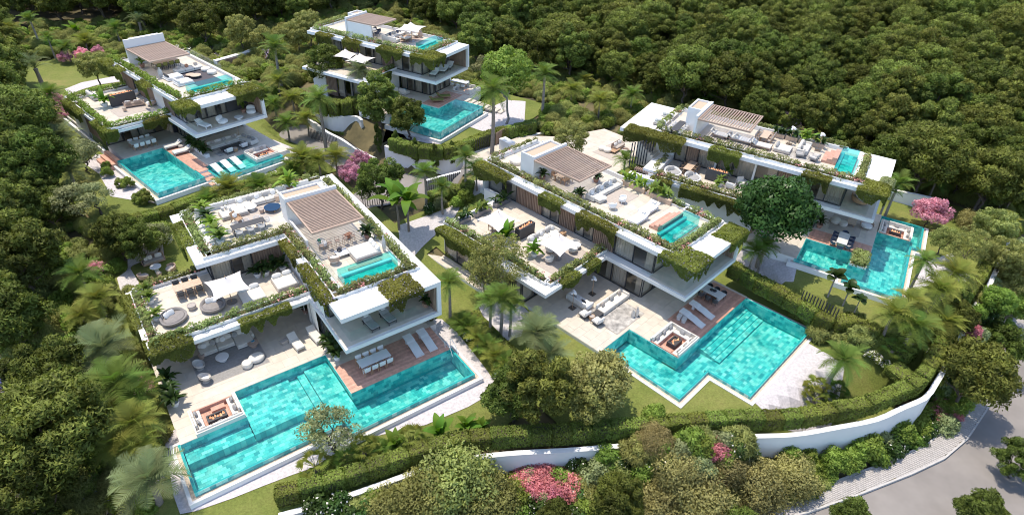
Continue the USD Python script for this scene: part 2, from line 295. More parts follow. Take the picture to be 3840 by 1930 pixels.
_off = [(-60, 60, 0), (-55, 40, -2), (-45, 25, -3), (-25, 15, -3.5), (0, 22, -3.4), (-90, 110, 3), (-40, 140, 5), (20, 140, 5), (80, 120, 4), (110, 80, 2), (90, 50, -2), (0, 200, 6), (120, 200, 6), (-140, 200, 6), (-10, 8, -5), (60, 20, -5), (0, -40, -8), (-100, 0, -6), (110, 0, -6), (200, 150, 4), (-200, 100, 2), (30, 100, 4), (60, 90, 3.5)]
LEVELS += [(Point(x, y).buffer(4), z) for x, y, z in _off] + [(LineString([Z('r6', x + 60, y + 25, 1.3) for x, y in ((1330, 1150), (1420, 1010), (1480, 900), (1560, 740), (1640, 560))]).buffer(1.2), 1.15)]
def hz(xy):
    xy = np.atleast_2d(np.asarray(xy, float))[:, :2]; pts = shapely.points(xy); n = 0; d = 0
    for g, z in LEVELS:
        w = 1 / (shapely.distance(g, pts) + .25) ** 2.6; n = n + w * z; d = d + w
    return n / d
def hz1(x, y): return float(hz([[x, y]])[0])
def ground(px, py, r=None, off=0.0):
    """Where a sight line meets the terrain (+off)."""
    z = 0.0
    for _ in range(14):
        p = at(px, py, z + off) if r is None else (D(px, py, z + off) if r == 'D' else Z(r, px, py, z + off)); z = .5 * z + .5 * hz1(*p)
    return np.array([p[0], p[1], z])

def sheet(name, poly, off, mat, step=1.0, label=None):
    """Ground cover draped over the terrain."""
    x0, y0, x1, y1 = poly.bounds; cells = []
    xs, ys = np.arange(x0, x1 + step, step), np.arange(y0, y1 + step, step)
    V, F, n = [], [], 0
    for a in xs:
        for b in ys:
            c = sbox(a, b, a + step, b + step)
            if not poly.intersects(c): continue
            g = c if poly.contains(c) else poly.intersection(c)
            for q in getattr(g, 'geoms', [g]):
                if q.geom_type != 'Polygon' or q.area < 1e-5: continue
                if q.equals(c): v, f = np.array(q.exterior.coords)[:4], [(0, 1, 2), (0, 2, 3)]
                else: v, f = trimesh.creation.triangulate_polygon(q, engine='earcut')
                f = np.array(f); a_, b_ = v[f[:, 1]] - v[f[:, 0]], v[f[:, 2]] - v[f[:, 0]]; e = a_[:, 0] * b_[:, 1] - a_[:, 1] * b_[:, 0]; f[e < 0] = f[e < 0][:, ::-1]
                V.append(v); F.append(f + n); n += len(v)
    V = np.vstack(V); V = np.c_[V, hz(V) + off]
    p = obj(None, name, (V, np.vstack(F)), mat, True); data(stage.GetPrimAtPath(p), label, kind='structure'); return p

# ---------------------------------------------------------------- leaves
def leaves(c, nrm, size, aspect, rng, flat=.5, soft=.6, fold=.15):
    """A rhombic leaf at each point c, lying roughly across nrm; returns vertices, triangles, soft normals."""
    n = len(c); r = rng.normal(size=(n, 3)); r /= np.linalg.norm(r, axis=1, keepdims=True)
    up = nrm * flat + r * (1 - flat) * 1.2; up *= np.where((up * nrm).sum(1, keepdims=True) < 0, -1, 1); up /= np.linalg.norm(up, axis=1, keepdims=True) + 1e-9
    t = rng.normal(size=(n, 3)); t -= (t * up).sum(1, keepdims=True) * up; t /= np.linalg.norm(t, axis=1, keepdims=True) + 1e-9
    b = np.cross(up, t); s = (size * rng.uniform(.6, 1.35, n))[:, None]
    V = np.stack([c - t * s * .5, c + b * s * aspect * .5 - up * s * fold, c + t * s * .5, c - b * s * aspect * .5 - up * s * fold], 1).reshape(-1, 3)
    k = np.arange(n)[:, None] * 4; F = np.concatenate([k + [0, 2, 1], k + [0, 3, 2]], 1).reshape(-1, 3)
    sn = nrm * soft + up * (1 - soft); sn /= np.linalg.norm(sn, axis=1, keepdims=True) + 1e-9
    return V, F, np.repeat(sn, 4, axis=0)
def joined(parts):
    V, F, N, n = [], [], [], 0
    for v, f, m in parts: V.append(v); F.append(f + n); N.append(m); n += len(v)
    return np.vstack(V), np.vstack(F), np.vstack(N)
def puff(rng, n, c, r, shell=.55, up=.25):
    """n points in a clump: mostly in its outer shell, and on top rather than below. Returns points and outward directions."""
    d = rng.normal(size=(n, 3)); d[:, 2] += up; d /= np.linalg.norm(d, axis=1, keepdims=True)
    return np.asarray(c) + d * np.asarray(r) * (rng.uniform(shell ** 3, 1, n) ** (1 / 3))[:, None], d
def foliage(parent, name, LF, mat, label=None, kind=None):
    v, f, n = LF; return obj(parent, name, (v, f), mat, False, label, kind, normals=n, tone=np.repeat(np.random.default_rng(len(v)).random(len(v) // 4), 4))
def clumps(rng, cs, rs, per, size, aspect, flat=.5, soft=.65, up=.25, shell=.55):
    return joined([leaves(*puff(rng, per, c, r, shell, up), size, aspect, rng, flat, soft) for c, r in zip(cs, rs)])
def inside(rng, n, c, r, low=-.5, near=.35):
    """n clump centres spread through the outer part of an ellipsoid, not too low, kept apart."""
    out = []
    for _ in range(n * 60):
        d = rng.normal(size=3); d /= np.linalg.norm(d); p = d * rng.uniform(.35, 1) ** .5
        if d[2] < low: continue
        if all(np.linalg.norm((p - q)) > near for q in out): out.append(p)
        if len(out) == n: break
    return np.asarray(c) + np.array(out) * r
def limbs(parent, base_r, fork, tips, mat, rng, trunk_to=None, wiggle=.15):
    """A tapered trunk with limbs to the given tips."""
    m = MB(); f = np.array(fork, float)
    k = 6; t = np.linspace(0, 1, k)[:, None]; p = t * f; p[1:-1, :2] += rng.normal(0, wiggle, (k - 2, 2)); m.tube(p, np.linspace(base_r, base_r * .6, k), 8)
    obj(parent, 'trunk', m.mesh(), mat, True)
    for q in tips:
        b = MB(); q = np.asarray(q, float); s = f * rng.uniform(.75, 1.0); t = np.linspace(0, 1, 5)[:, None]; p = s + (q - s) * t; p[1:-1] += rng.normal(0, wiggle, (3, 3)); p[1:-1, 2] -= .1
        b.tube(p, np.linspace(base_r * .45, base_r * .1, 5), 5); obj(parent, 'limb', b.mesh(), mat, True)

def make_pine(name, seed, h, rx, rz, n, leaf, tall=.3):
    rng = np.random.default_rng(seed); k = proto(name); c = np.array([rng.normal(0, .25), rng.normal(0, .25), h - rz * .95]); ax = np.array([rx * rng.uniform(.85, 1.15), rx * rng.uniform(.85, 1.15), rz])
    cs = inside(rng, n, c, ax, -.62, .24); rs = [np.array([1, 1, .8]) * rng.uniform(.55, 1.3) * rx / 3.3 for _ in cs]
    limbs(k, .2, (rng.normal(0, .3), rng.normal(0, .3), h * tall), cs[rng.choice(len(cs), 5, replace=False)] - [0, 0, .5], 'bark', rng)
    foliage(k, 'crown', clumps(rng, cs, rs, 260, .34, .36, .34, .48, .45, .4), leaf)
    return k
def make_tree(name, seed, h, rx, rz, n, per, size, aspect, leaf, bark, tall=.4, r=.16, low=-.5, near=.3, big=1.0, flat=.5, limbs_n=6):
    rng = np.random.default_rng(seed); k = proto(name); c = np.array([0, 0, h - rz])
    cs = inside(rng, n, c, np.array([rx, rx, rz]) * .82, low, near); rs = [np.array([1, 1, .8]) * rng.uniform(.75, 1.25) * rx * .34 * big for _ in cs]
    limbs(k, r, (rng.normal(0, .2), rng.normal(0, .2), h * tall), cs[rng.choice(len(cs), limbs_n, replace=False)], bark, rng)
    foliage(k, 'crown', clumps(rng, cs, rs, per, size, aspect, flat, .6, .3, .5), leaf)
    return k
def make_shrub(name, seed, rx, rz, n, per, size, aspect, leaf, flower=None, fl_n=0, spiky=0):
    rng = np.random.default_rng(seed); k = proto(name)
    cs = inside(rng, n, (0, 0, rz * .35), np.array([rx, rx, rz]) * .7, -.1, .35); rs = [np.array([1, 1, .85]) * rng.uniform(.8, 1.2) * rx * .42 for _ in cs]
    lf = clumps(rng, cs, rs, per, size, aspect, .5 - spiky * .4, .6, .35, .5)
    foliage(k, 'foliage', lf, leaf)
    if flower:
        ps, d = [], []
        for c, r in zip(cs, rs): p, q = puff(rng, fl_n, c, r * 1.05, .95, .5); ps.append(p); d.append(q)
        foliage(k, 'blossom', leaves(np.vstack(ps), np.vstack(d), .11, .8, rng, .7, .6), flower)
    return k
def frond(length, arch, width, n, rng, droop=.5, vee=.25):
    """One feathered palm leaf from the origin along +x, arching up and over: vertices, triangles."""
    t = np.linspace(0, 1, 10); x = length * (t - .12 * arch * t ** 3); z = length * (arch * .75 * t - arch * 1.15 * t ** 2.2)
    spine = np.stack([x, 0 * t, z], 1); m = MB(); m.tube(spine, np.linspace(.035, .008, 10), 4); V, F = m.mesh(); V, F = [V], [F]; k = len(V[0])
    for s in (-1, 1):
        for i in range(n):
            a = .12 + .87 * (i + rng.uniform(-.2, .2)) / n; p = np.array([np.interp(a, t, spine[:, j]) for j in range(3)]); w = width * (math.sin(math.pi * min(.98, a * .9 + .12)) ** .6) * rng.uniform(.85, 1.1)
            tip = p + [w * .62, s * w * .85, w * (vee - droop * rng.uniform(.3, 1))]; e = np.array([.026 + .012 * w, 0, 0]); mid = (p + tip) / 2 + [0, 0, .06 * w]
            V.append(np.array([p - e, p + e, mid + e * .8, tip, mid - e * .8])); F.append(np.array([[0, 1, 2], [0, 2, 4], [4, 2, 3]]) + k); k += 5
    return np.vstack(V), np.vstack(F)
def rot_frond(v, az, tilt): return turn(turn(v, ay=-tilt), az=az)
def make_palm(name, seed, h, n, length, arch, leaf, r=.14, width=.75, lo=-.5, hi=1.25, droop=.5, leaflets=23, lean=0, bark='palm_bark'):
    rng = np.random.default_rng(seed); k = proto(name); t = np.linspace(0, 1, 8); top = np.array([lean, 0, h])
    p = np.stack([lean * t ** 1.6, .1 * np.sin(3 * t), h * t], 1); m = MB(); m.tube(p, r * (1.35 - .5 * t + .35 * (t > .93)), 9); obj(k, 'trunk', m.mesh(), bark, True)
    for i in range(n):
        a = i * 2.39996 + rng.uniform(-.2, .2); q = (i + .5) / n; tilt = hi - (hi - lo) * q ** .85 + rng.uniform(-.1, .1)
        v, f = frond(length * rng.uniform(.85, 1.1) * (1 - .25 * (q < .15)), arch * rng.uniform(.8, 1.25), width, leaflets, rng, droop); v = rot_frond(v, a, tilt) + p[-1] + [0, 0, .1]
        d = v - p[-1] + [0, 0, .6]; d /= np.linalg.norm(d, axis=1, keepdims=True)
        obj(k, 'frond', (v, f), leaf)
    return k
def blade(length, width, arch, rng, n=8, cup=.12, tear=.0):
    """One broad banana-like leaf along +x."""
    t = np.linspace(0, 1, n + 1); x = length * t * (1 - .18 * t); z = length * (arch * t - arch * 1.25 * t ** 2.3); w = width * np.sin(np.pi * np.clip(t * .93 + .05, 0, 1)) ** .75; V, F = [], []
    for i in range(n + 1): V += [(x[i], -w[i] / 2, z[i] + cup * w[i]), (x[i], 0, z[i]), (x[i], w[i] / 2, z[i] + cup * w[i])]
    for i in range(n):
        a = 3 * i
        for j in (0, 1): F += [(a + j, a + 3 + j, a + 4 + j), (a + j, a + 4 + j, a + 1 + j)]
    return np.array(V), np.array(F)
def make_banana(name, seed, h, n, length, width, leaf, lo=.1, hi=1.35, arch=.45, stems=1, bark='palm_bark', r=.09):
    rng = np.random.default_rng(seed); k = proto(name)
    for s in range(stems):
        b = np.array([0, 0, 0]) if stems == 1 else np.array([.45 * math.cos(2.2 * s), .45 * math.sin(2.2 * s), 0]); hh = h * rng.uniform(.8, 1.1)
        m = MB(); m.tube([b, b + [0, 0, hh * .5], b * 1.2 + [0, 0, hh]], [r * 1.2, r, r * .7], 7); obj(k, 'stem', m.mesh(), bark, True)
        for i in range(n):
            a = i * 2.39996 + rng.uniform(-.3, .3) + s; q = (i + .5) / n; v, f = blade(length * rng.uniform(.75, 1.1), width * rng.uniform(.85, 1.1), arch * rng.uniform(.6, 1.3), rng)
            obj(k, 'leaf', (rot_frond(v, a, hi - (hi - lo) * q) + b * 1.2 + [0, 0, hh * rng.uniform(.85, 1)], f), leaf, True)
    return k
def fan(r, rng, n=11, spread=1.9):
    V, F, k = [], [], 0
    for i in range(n):
        a = -spread / 2 * 1.25 + spread * 1.25 * i / (n - 1); d = np.array([math.cos(a), math.sin(a), 0]); s = np.array([-d[1], d[0], 0]) * r * .075; e = r * rng.uniform(.85, 1.05)
        V += [d * .06, d * e * .55 + s + [0, 0, .03], d * e + [0, 0, -.18 * r], d * e * .55 - s + [0, 0, .03]]; F += [(k, k + 1, k + 2), (k, k + 2, k + 3)]; k += 4
    return np.array(V), np.array(F)
def make_fan_palm(name, seed, h, n, r, leaf, stalk=.7):
    rng = np.random.default_rng(seed); k = proto(name); m = MB(); m.tube([(0, 0, 0), (0.05, 0, h)], [.16, .12], 8); obj(k, 'trunk', m.mesh(), 'palm_bark', True)
    for i in range(n):
        a = i * 2.39996; t = 1.35 - 1.5 * (i + .5) / n + rng.uniform(-.1, .1); v, f = fan(r, rng); v = turn(v, ay=.35); s = stalk * rng.uniform(.8, 1.1); v = v + [s, 0, 0]
        q = MB(); q.add(v, f); q.tube([(0, 0, 0), (s + .05, 0, 0)], [.018, .012], 4); V, F = q.mesh(); obj(k, 'fan_leaf', (rot_frond(V, a, t) + [0.05, 0, h], F), leaf)
    return k
def make_rosette(name, seed, n, length, width, leaf, h=.15, lo=.2, hi=1.3, arch=.4):
    return make_banana(name, seed, h, n, length, width, leaf, lo, hi, arch, 1, 'bark', .05)
def make_hedge_block(name, seed, sx, sy, sz, per, leaf):
    rng = np.random.default_rng(seed); k = proto(name); P, N = [], []
    A = [sy * sz, sy * sz, sx * sz, sx * sz, sx * sy]; nf = [(1, 0, 0), (-1, 0, 0), (0, 1, 0), (0, -1, 0), (0, 0, 1)]
    for a, n in zip(A, nf):
        m = int(per * a); q = rng.uniform(-.5, .5, (m, 3)); n = np.array(n, float); ax = np.argmax(np.abs(n)); q[:, ax] = n[ax] * .5
        r = np.abs(q).max(1); p = q * [sx, sy, sz] + [0, 0, sz / 2]; sp = q / np.linalg.norm(q, axis=1, keepdims=True); edge = (np.sort(np.abs(q), 1)[:, 1] * 2) ** 6
        nn = n * (1 - .4 * edge[:, None]) + sp * .4 * edge[:, None]; p -= sp * edge[:, None] * .09; p += rng.normal(0, .035, (m, 3)) + np.array(n) * (meshkit.noise(p * 2.2 + seed)[:, None] - .5) * .16
        P.append(p); N.append(nn / np.linalg.norm(nn, axis=1, keepdims=True))
    foliage(k, 'foliage', leaves(np.vstack(P), np.vstack(N), .14, .6, rng, .5, .55), leaf)
    m = MB(); m.box(-sx / 2 + .12, sx / 2 - .12, -sy / 2 + .12, sy / 2 - .12, 0, sz - .12); m.build(k, 'stem', 'bark')
    return k

# ---------------------------------------------------------------- houses
FOOT, HOLES = [], []                                                # ground taken by terraces and pools; holes in the terrain
def world_poly(k, g):
    c, s = math.cos(YAW[k]), math.sin(YAW[k]); return shapely.affinity.affine_transform(g, [c, -s, s, c, ORG[k][0], ORG[k][1]])
class House:
    """A villa in its own coordinates: boxes are (v0, v1, u0, u1, z0, z1), z above its ground-floor terrace."""
    def __init__(s, k, label):
        s.k = k; s.p = thing('villa', label, 'house', W(k, 0, 0), YAW[k])
    def box(s, name, b, mat='white_render', parent=None, c=0, label=None):
        return MB().ubox(*b, c).build(parent or s.p, name, mat, label=label)
    def window(s, ax, f, a0, a1, z0, z1, n, curtain=0, out=1):
        """n panes side by side; ax 'u': the glass stands at v = f and runs along u, ax 'v': at u = f and along v."""
        w = (a1 - a0) / n
        for i in range(n):
            b0, b1 = a0 + i * w + .004, a0 + (i + 1) * w - .004; x = part(s.p, 'window'); m = MB(); g = MB(); t = .045
            q = lambda lo, hi, c0, c1, d: (f - d, f + d, lo, hi, c0, c1) if ax == 'u' else (lo, hi, f - d, f + d, c0, c1)
            for e in (q(b0, b0 + t, z0, z1, .05), q(b1 - t, b1, z0, z1, .05), q(b0 + t, b1 - t, z0, z0 + .05, .05), q(b0 + t, b1 - t, z1 - .07, z1, .05)): m.ubox(*e)
            m.build(x, 'frame', 'dark_metal'); g.ubox(*q(b0 + t, b1 - t, z0 + .05, z1 - .07, .008)); g.build(x, 'pane', 'glass')
            if True:
                cw = (.94 if i % 2 == 0 else .45) * (w - 2 * t); c0 = b0 + t if i % 2 == 0 else b1 - t - cw; tt = np.linspace(0, 1, 25); d = -out * .25
                px = c0 + cw * tt; py = f + d + .05 * np.sin(tt * 44)
                P = np.stack([py, px], 1) if ax == 'u' else np.stack([px, py], 1)
                V = [(p[0], -p[1], zz) for zz in (z0 + .03, z1 - .1) for p in P]; F = [(j, j + 1, 26 + j) for j in range(24)] + [(j, 26 + j, 25 + j) for j in range(24)]
                obj(x, 'curtain', (np.array(V), np.array(F)), 'curtain_cloth')
    def slats(s, ax, f, a0, a1, z0, z1, out, step=.21, w=.10, d=.14):
        x = part(s.p, 'slat_wall'); q = lambda lo, hi, d0, d1: (min(d0, d1), max(d0, d1), lo, hi, z0, z1) if ax == 'u' else (lo, hi, min(d0, d1), max(d0, d1), z0, z1)
        MB().ubox(*q(a0, a1, f, f + .04 * out)).build(x, 'backing_board', 'slat_wood')
        n = max(1, int((a1 - a0) / step))
        for i in range(n):
            b = a0 + (i + .5) * (a1 - a0) / n; MB().ubox(*q(b - w / 2, b + w / 2, f + .043 * out, f + d * out)).build(x, 'slat', 'slat_wood')
    def pergola(s, v0, v1, u0, u1, z, n, w=.09, lattice=False):
        x = part(s.p, 'pergola'); m = MB(); t = .13
        for b in ((v0, v0 + t, u0, u1), (v1 - t, v1, u0, u1), (v0 + t, v1 - t, u0, u0 + t), (v0 + t, v1 - t, u1 - t, u1)): m.ubox(*b, z - .17, z)
        m.build(x, 'frame', 'pergola_wood')
        for i in range(n):
            c = u0 + t + (i + .5) * (u1 - u0 - 2 * t) / n; MB().ubox(v0 + t, v1 - t, c - w / 2, c + w / 2, z - .14, z - .02).build(x, 'slat', 'pergola_wood')
        if lattice:
            k = int((v1 - v0 - .26) / .2)
            for i in range(k):
                c = v0 + t + (i + .5) * (v1 - v0 - 2 * t) / k; MB().ubox(c - .055, c + .055, u0 + t, u1 - t, z - .165, z - .142).build(x, 'cross_slat', 'pergola_wood')
    def tower(s, v0, v1, u0, u1, z0, z1, fin):
        x = part(s.p, 'stair_tower'); m = MB(); t = .16
        m.ubox(v0, v1, u0, u1, z0, z1 - .25)
        for b in ((v0, v0 + t, u0, u1), (v1 - t, v1, u0, u1), (v0 + t, v1 - t, u0, u0 + t), (v0 + t, v1 - t, u1 - t, u1)): m.ubox(*b, z1 - .25, z1)
        m.build(x, 'wall', 'white_render'); MB().ubox(v0 + t + .004, v1 - t - .004, u0 + t + .004, u1 - t - .004, z1 - .252, z1 - .19).build(x, 'gravel_bed', 'roof_gravel')
        f0, f1, zt = fin; MB().ubox(f0, f1, u1 + .003, u1 + .26, z0, zt).build(x, 'fin_wall', 'white_render')
    def rail(s, pts, z, h=1.0):
        """Frameless glass balustrade along (u, v) points."""
        x = part(s.p, 'balustrade')
        for (u0, v0), (u1, v1) in zip(pts, pts[1:]):
            n = max(1, round(math.hypot(u1 - u0, v1 - v0) / 2.2))
            for i in range(n):
                a, b = (i + .01) / n, (i + .99) / n; p, q = np.array([v0 + (v1 - v0) * a, -(u0 + (u1 - u0) * a)]), np.array([v0 + (v1 - v0) * b, -(u0 + (u1 - u0) * b)])
                d = (q - p) / np.linalg.norm(q - p); o = np.array([-d[1], d[0]]) * .008; P = Polygon([p + o, q + o, q - o, p - o])
                MB().prism(P, z, z + h).build(x, 'pane', 'rail_glass')
    def parapet(s, name, pts, w, z0, z1):
        g = LineString([(v, -u) for u, v in pts]).buffer(w / 2, cap_style=2, join_style=2); return MB().prism(g, z0, z1).build(s.p, name, 'white_render')
    def plunge(s, v0, v1, u0, u1, z0, z1):
        """The glass-sided plunge pool on the roof."""
        x = part(s.p, 'plunge_pool'); m = MB(); t = .04
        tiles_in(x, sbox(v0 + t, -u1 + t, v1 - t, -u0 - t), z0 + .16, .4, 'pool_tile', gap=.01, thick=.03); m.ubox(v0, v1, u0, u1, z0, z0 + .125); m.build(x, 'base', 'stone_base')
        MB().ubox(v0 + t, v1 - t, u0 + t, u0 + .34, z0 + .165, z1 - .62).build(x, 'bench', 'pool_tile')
        for n_, b in (('glass_side', (v0, v0 + t - .004, u0, u1)), ('glass_side', (v1 - t + .004, v1, u0, u1)), ('glass_side', (v0 + t, v1 - t, u1 - t + .004, u1)), ('glass_side', (v0 + t, v1 - t, u0, u0 + t - .004))): MB().ubox(*b, z0 + .126, z1).build(x, n_, 'rail_glass')
        MB().ubox(v0 + t, v1 - t, u0 + t, u1 - t, z0 + .17, z1 - .03).build(x, 'water', 'tank_water')
    def steps(s, v0, v1, u0, u1, z0, dz, n):
        x = part(s.p, 'wooden_steps')
        for i in range(n):
            a = u1 - (u1 - u0) * (n - i) / n; MB().ubox(v0, v1, u0 + (u1 - u0) * i / n + .003, u0 + (u1 - u0) * (i + 1) / n, z0, z0 + dz * (i + 1)).build(x, 'step', 'deck_wood')

def tiles_in(parent, region, z, size, mat, gap=.012, thick=.04, name='tile', limit=300, near=None, stagger=True):
    """Paves region (v, -u coordinates): single tiles, the ones past the limit joined as stuff."""
    sx, sy = (size, size) if np.ndim(size) == 0 else size; x0, y0, x1, y1 = region.bounds; cells = []
    j = 0; y = y0
    while y < y1 - 1e-6:
        x = x0 - (sx * .5 if stagger and j % 2 else 0)
        while x < x1 - 1e-6:
            c = sbox(x + gap / 2, y + gap / 2, x + sx - gap / 2, y + sy - gap / 2); g = c if region.contains(c) else region.intersection(c)
            for q in getattr(g, 'geoms', [g]):
                if q.geom_type == 'Polygon' and q.area > .01: cells.append(q)
            x += sx
        y += sy; j += 1
    if near is not None: cells.sort(key=lambda q: q.centroid.y)
    rest = MB(); rng = random.Random(len(cells))
    for i, q in enumerate(cells):
        zz = z + rng.uniform(-.004, .004) * (thick > .02)
        if len(q.exterior.coords) == 5 and abs(q.area - q.envelope.area) < 1e-4:
            a, b, c, d = q.bounds; m = MB().box(a, c, b, d, zz - thick, zz)
        else: m = MB().prism(q, zz - thick, zz)
        if i < limit: m.build(parent, name, mat)
        else: rest.add(*m.mesh())
    if rest.V: rest.build(parent, name + '_field', mat, kind='stuff')
def poly(pts): return Polygon([(v, -u) for u, v in pts])            # (u, v) outline to plot coordinates
def R(u0, u1, v0, v1): return sbox(v0, -u1, v1, -u0)

def terrace(k, name, label, region, z, size, base=None, mat='stone_tile'):
    """A paved terrace: slab with tiles on it. Setting."""
    x = UsdGeom.Xform.Define(stage, numbered('/World/' + name)); place(x, W(k, 0, 0), YAW[k]); data(x.GetPrim(), label, kind='structure'); p = str(x.GetPath())
    if base: MB().prism(region, base, z - .045).build(p, 'slab', 'white_render'); FOOT.append(world_poly(k, region.buffer(-.02)))
    tiles_in(p, region.buffer(-.01, join_style=2), z, size, mat)
    return p
def deck(k, label, region, z, along='v', w=.2, base=-.4):
    t = thing('wooden_deck', label, 'deck', W(k, 0, 0), YAW[k]); FOOT.append(world_poly(k, region)); MB().prism(region, base, z - .045).build(t, 'base', 'stone_base')
    x0, y0, x1, y1 = region.bounds; a0, a1 = (y0, y1) if along == 'v' else (x0, x1); n = int(round((a1 - a0) / w))
    for i in range(n):
        b0, b1 = a0 + (a1 - a0) * i / n + .004, a0 + (a1 - a0) * (i + 1) / n - .004
        g = region.intersection(sbox(x0, b0, x1, b1) if along == 'v' else sbox(b0, y0, b1, y1))
        for q in getattr(g, 'geoms', [g]):
            if q.area > .01: MB().prism(q, z - .04, z).build(t, 'plank', 'deck_wood')
    return t
def pool(k, label, outline, keep, steps=(), depth=1.25, z=-.05, size=(.38, .28), gutter=.28, drop=.38, ground=-1.3, wall=.22, glass_front=False):
    """A pool with tiled basin; where keep (the terrace) does not touch it, water spills over a tiled edge into a gutter behind a low white wall."""
    t = thing('swimming_pool', label, 'pool', W(k, 0, 0), YAW[k]); g = poly(outline); w = .14
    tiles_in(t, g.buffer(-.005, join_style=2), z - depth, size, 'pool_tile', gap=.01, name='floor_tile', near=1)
    edge = g.buffer(w, join_style=2).difference(g.buffer(.012, join_style=2)).difference(keep); back = g.buffer(.04, join_style=2).difference(g.buffer(.002, join_style=2)).intersection(keep.buffer(.2))
    MB().prism(g.buffer(w, join_style=2), z - depth - .3, z - depth - .05).build(t, 'basin_floor', 'pool_grout')
    MB().prism(edge, z - depth - .049, z - .02).build(t, 'spill_wall', 'pool_grout')
    FOOT.append(world_poly(k, g.buffer(w + gutter + wall - .02, join_style=2))); HOLES.append(FOOT[-1])
    wt = MB(); c = list(g.exterior.coords)
    for a, b in zip(c, c[1:]):
        a, b = np.array(a), np.array(b); l = np.linalg.norm(b - a); d = (b - a) / l; o = np.array([d[1], -d[0]]) * (1 if g.exterior.is_ccw else -1); mid = (a + b) / 2
        inf = not keep.buffer(.1).contains(Point(mid + o * .3))
        n = max(1, round(l / size[0]))
        for row in range(4):
            z1 = z - .012 - row * .31; z0 = z1 - .302
            for i in range(-1, n + 1):
                s0, s1 = (i + .5 * (row % 2) + .01) / n, (i + 1 + .5 * (row % 2) - .01) / n; s0, s1 = max(s0, -(w + .02) / l if inf else 0), min(s1, 1 + (w + .02) / l if inf else 1)
                if s1 - s0 < .1 / n: continue
                p, q = a + d * l * max(s0, 0), a + d * l * min(s1, 1)
                if np.linalg.norm(q - p) > .05: wt.prism(Polygon([p - o * .01, q - o * .01, q + o * .011, p + o * .011]), z0, z1)
                if inf and z0 > z - drop - .4:
                    p, q = a + d * l * s0 + o * (w + .001), a + d * l * s1 + o * (w + .001); wt.prism(Polygon([p, q, q + o * .02, p + o * .02]), max(z0, z - drop + .01), z1 - .008)
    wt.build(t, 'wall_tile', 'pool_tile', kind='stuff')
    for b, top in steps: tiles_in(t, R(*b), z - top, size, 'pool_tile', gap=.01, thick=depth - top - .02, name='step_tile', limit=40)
    wp = g.buffer(.004, join_style=2).union(edge.buffer(.012, join_style=2)); wp = max(getattr(wp, 'geoms', [wp]), key=lambda q: q.area); v, f = trimesh.creation.triangulate_polygon(wp, engine='earcut'); v = np.c_[v, np.full(len(v), z)]; f = np.array(f)
    e = np.cross(v[f[:, 1]] - v[f[:, 0]], v[f[:, 2]] - v[f[:, 0]])[:, 2]; f[e < 0] = f[e < 0][:, ::-1]
    obj(t, 'water', (v, f), 'water')
    gut = g.buffer(w + gutter, join_style=2).difference(g.buffer(w + .022, join_style=2)).difference(keep.buffer(.02, join_style=2)); out = g.buffer(w + gutter + wall, join_style=2).difference(g.buffer(w + gutter + .001, join_style=2)).difference(keep.buffer(.02, join_style=2))
    if not gut.is_empty:
        MB().prism(gut, ground, z - drop).build(t, 'gutter', 'gutter_stone'); MB().prism(out, ground, z - drop + .07).build(t, 'outer_wall', 'white_render')
    return t
M('gutter_stone', (.60, .48, .38), .8, .25, 5, .5, 40)

# ---------------------------------------------------------------- planting on the houses
_seed = [100]
def rng_next(): _seed[0] += 1; return np.random.default_rng(_seed[0])
def planting(k, label, pts, z, width=.75, curb=.24, h=.5, leaf='planter_leaf', flower='flower_pink', density=1.0, dense_fl=1.0, group='flowering planters along the roof edges', inner=True):
    """Mounded plants with pink flowers in a white planter along (u, v) points; z of the roof."""
    t = thing('roof_planter', label, 'planter', W(k, 0, 0, z), YAW[k], group); rng = rng_next(); l = LineString([(v, -u) for u, v in pts])
    g = l.buffer(width / 2, cap_style=3, join_style=2); MB().prism(g.difference(g.buffer(-.09, join_style=2)), 0, curb).build(t, 'planter_wall', 'white_render'); MB().prism(g.buffer(-.095, join_style=2), .01, curb - .06).build(t, 'soil', 'soil')
    n = int(l.length / .36 * density); C, Rr, P, Nn = [], [], [], []
    for i in range(n):
        p = l.interpolate((i + rng.uniform(0, 1)) / n, normalized=True); m = meshkit.noise(np.array([[p.x * .9, p.y * .9, z]]))[0]; s = rng.uniform(.75, 1.15) * (.75 + .5 * m)
        c = np.array([p.x + rng.normal(0, .13 * width), p.y + rng.normal(0, .13 * width), curb + h * .25]); C.append(c); Rr.append(np.array([.56 * width * s, .56 * width * s, h * s]))
    foliage(t, 'foliage', clumps(rng, C, Rr, 88, .16, .64, .5, .6, .5, .6), leaf)
    if flower:
        spots = [l.interpolate(rng.uniform(0, l.length)) for _ in range(max(2, int(l.length * .26 * dense_fl)))]
        for s in spots:
            side = rng.choice([-1, 1]); c = np.array([s.x, s.y, curb]); q = c + rng.normal(0, [.24, .24, .04], (40, 3)) + [0, 0, .22]; P.append(q)
        P = np.vstack(P); foliage(t, 'flowers', leaves(P, np.tile([0, 0, 1.], (len(P), 1)) + rng.normal(0, .3, (len(P), 3)), .15, .8, rng, .4, .7), flower, kind='stuff')
    return t
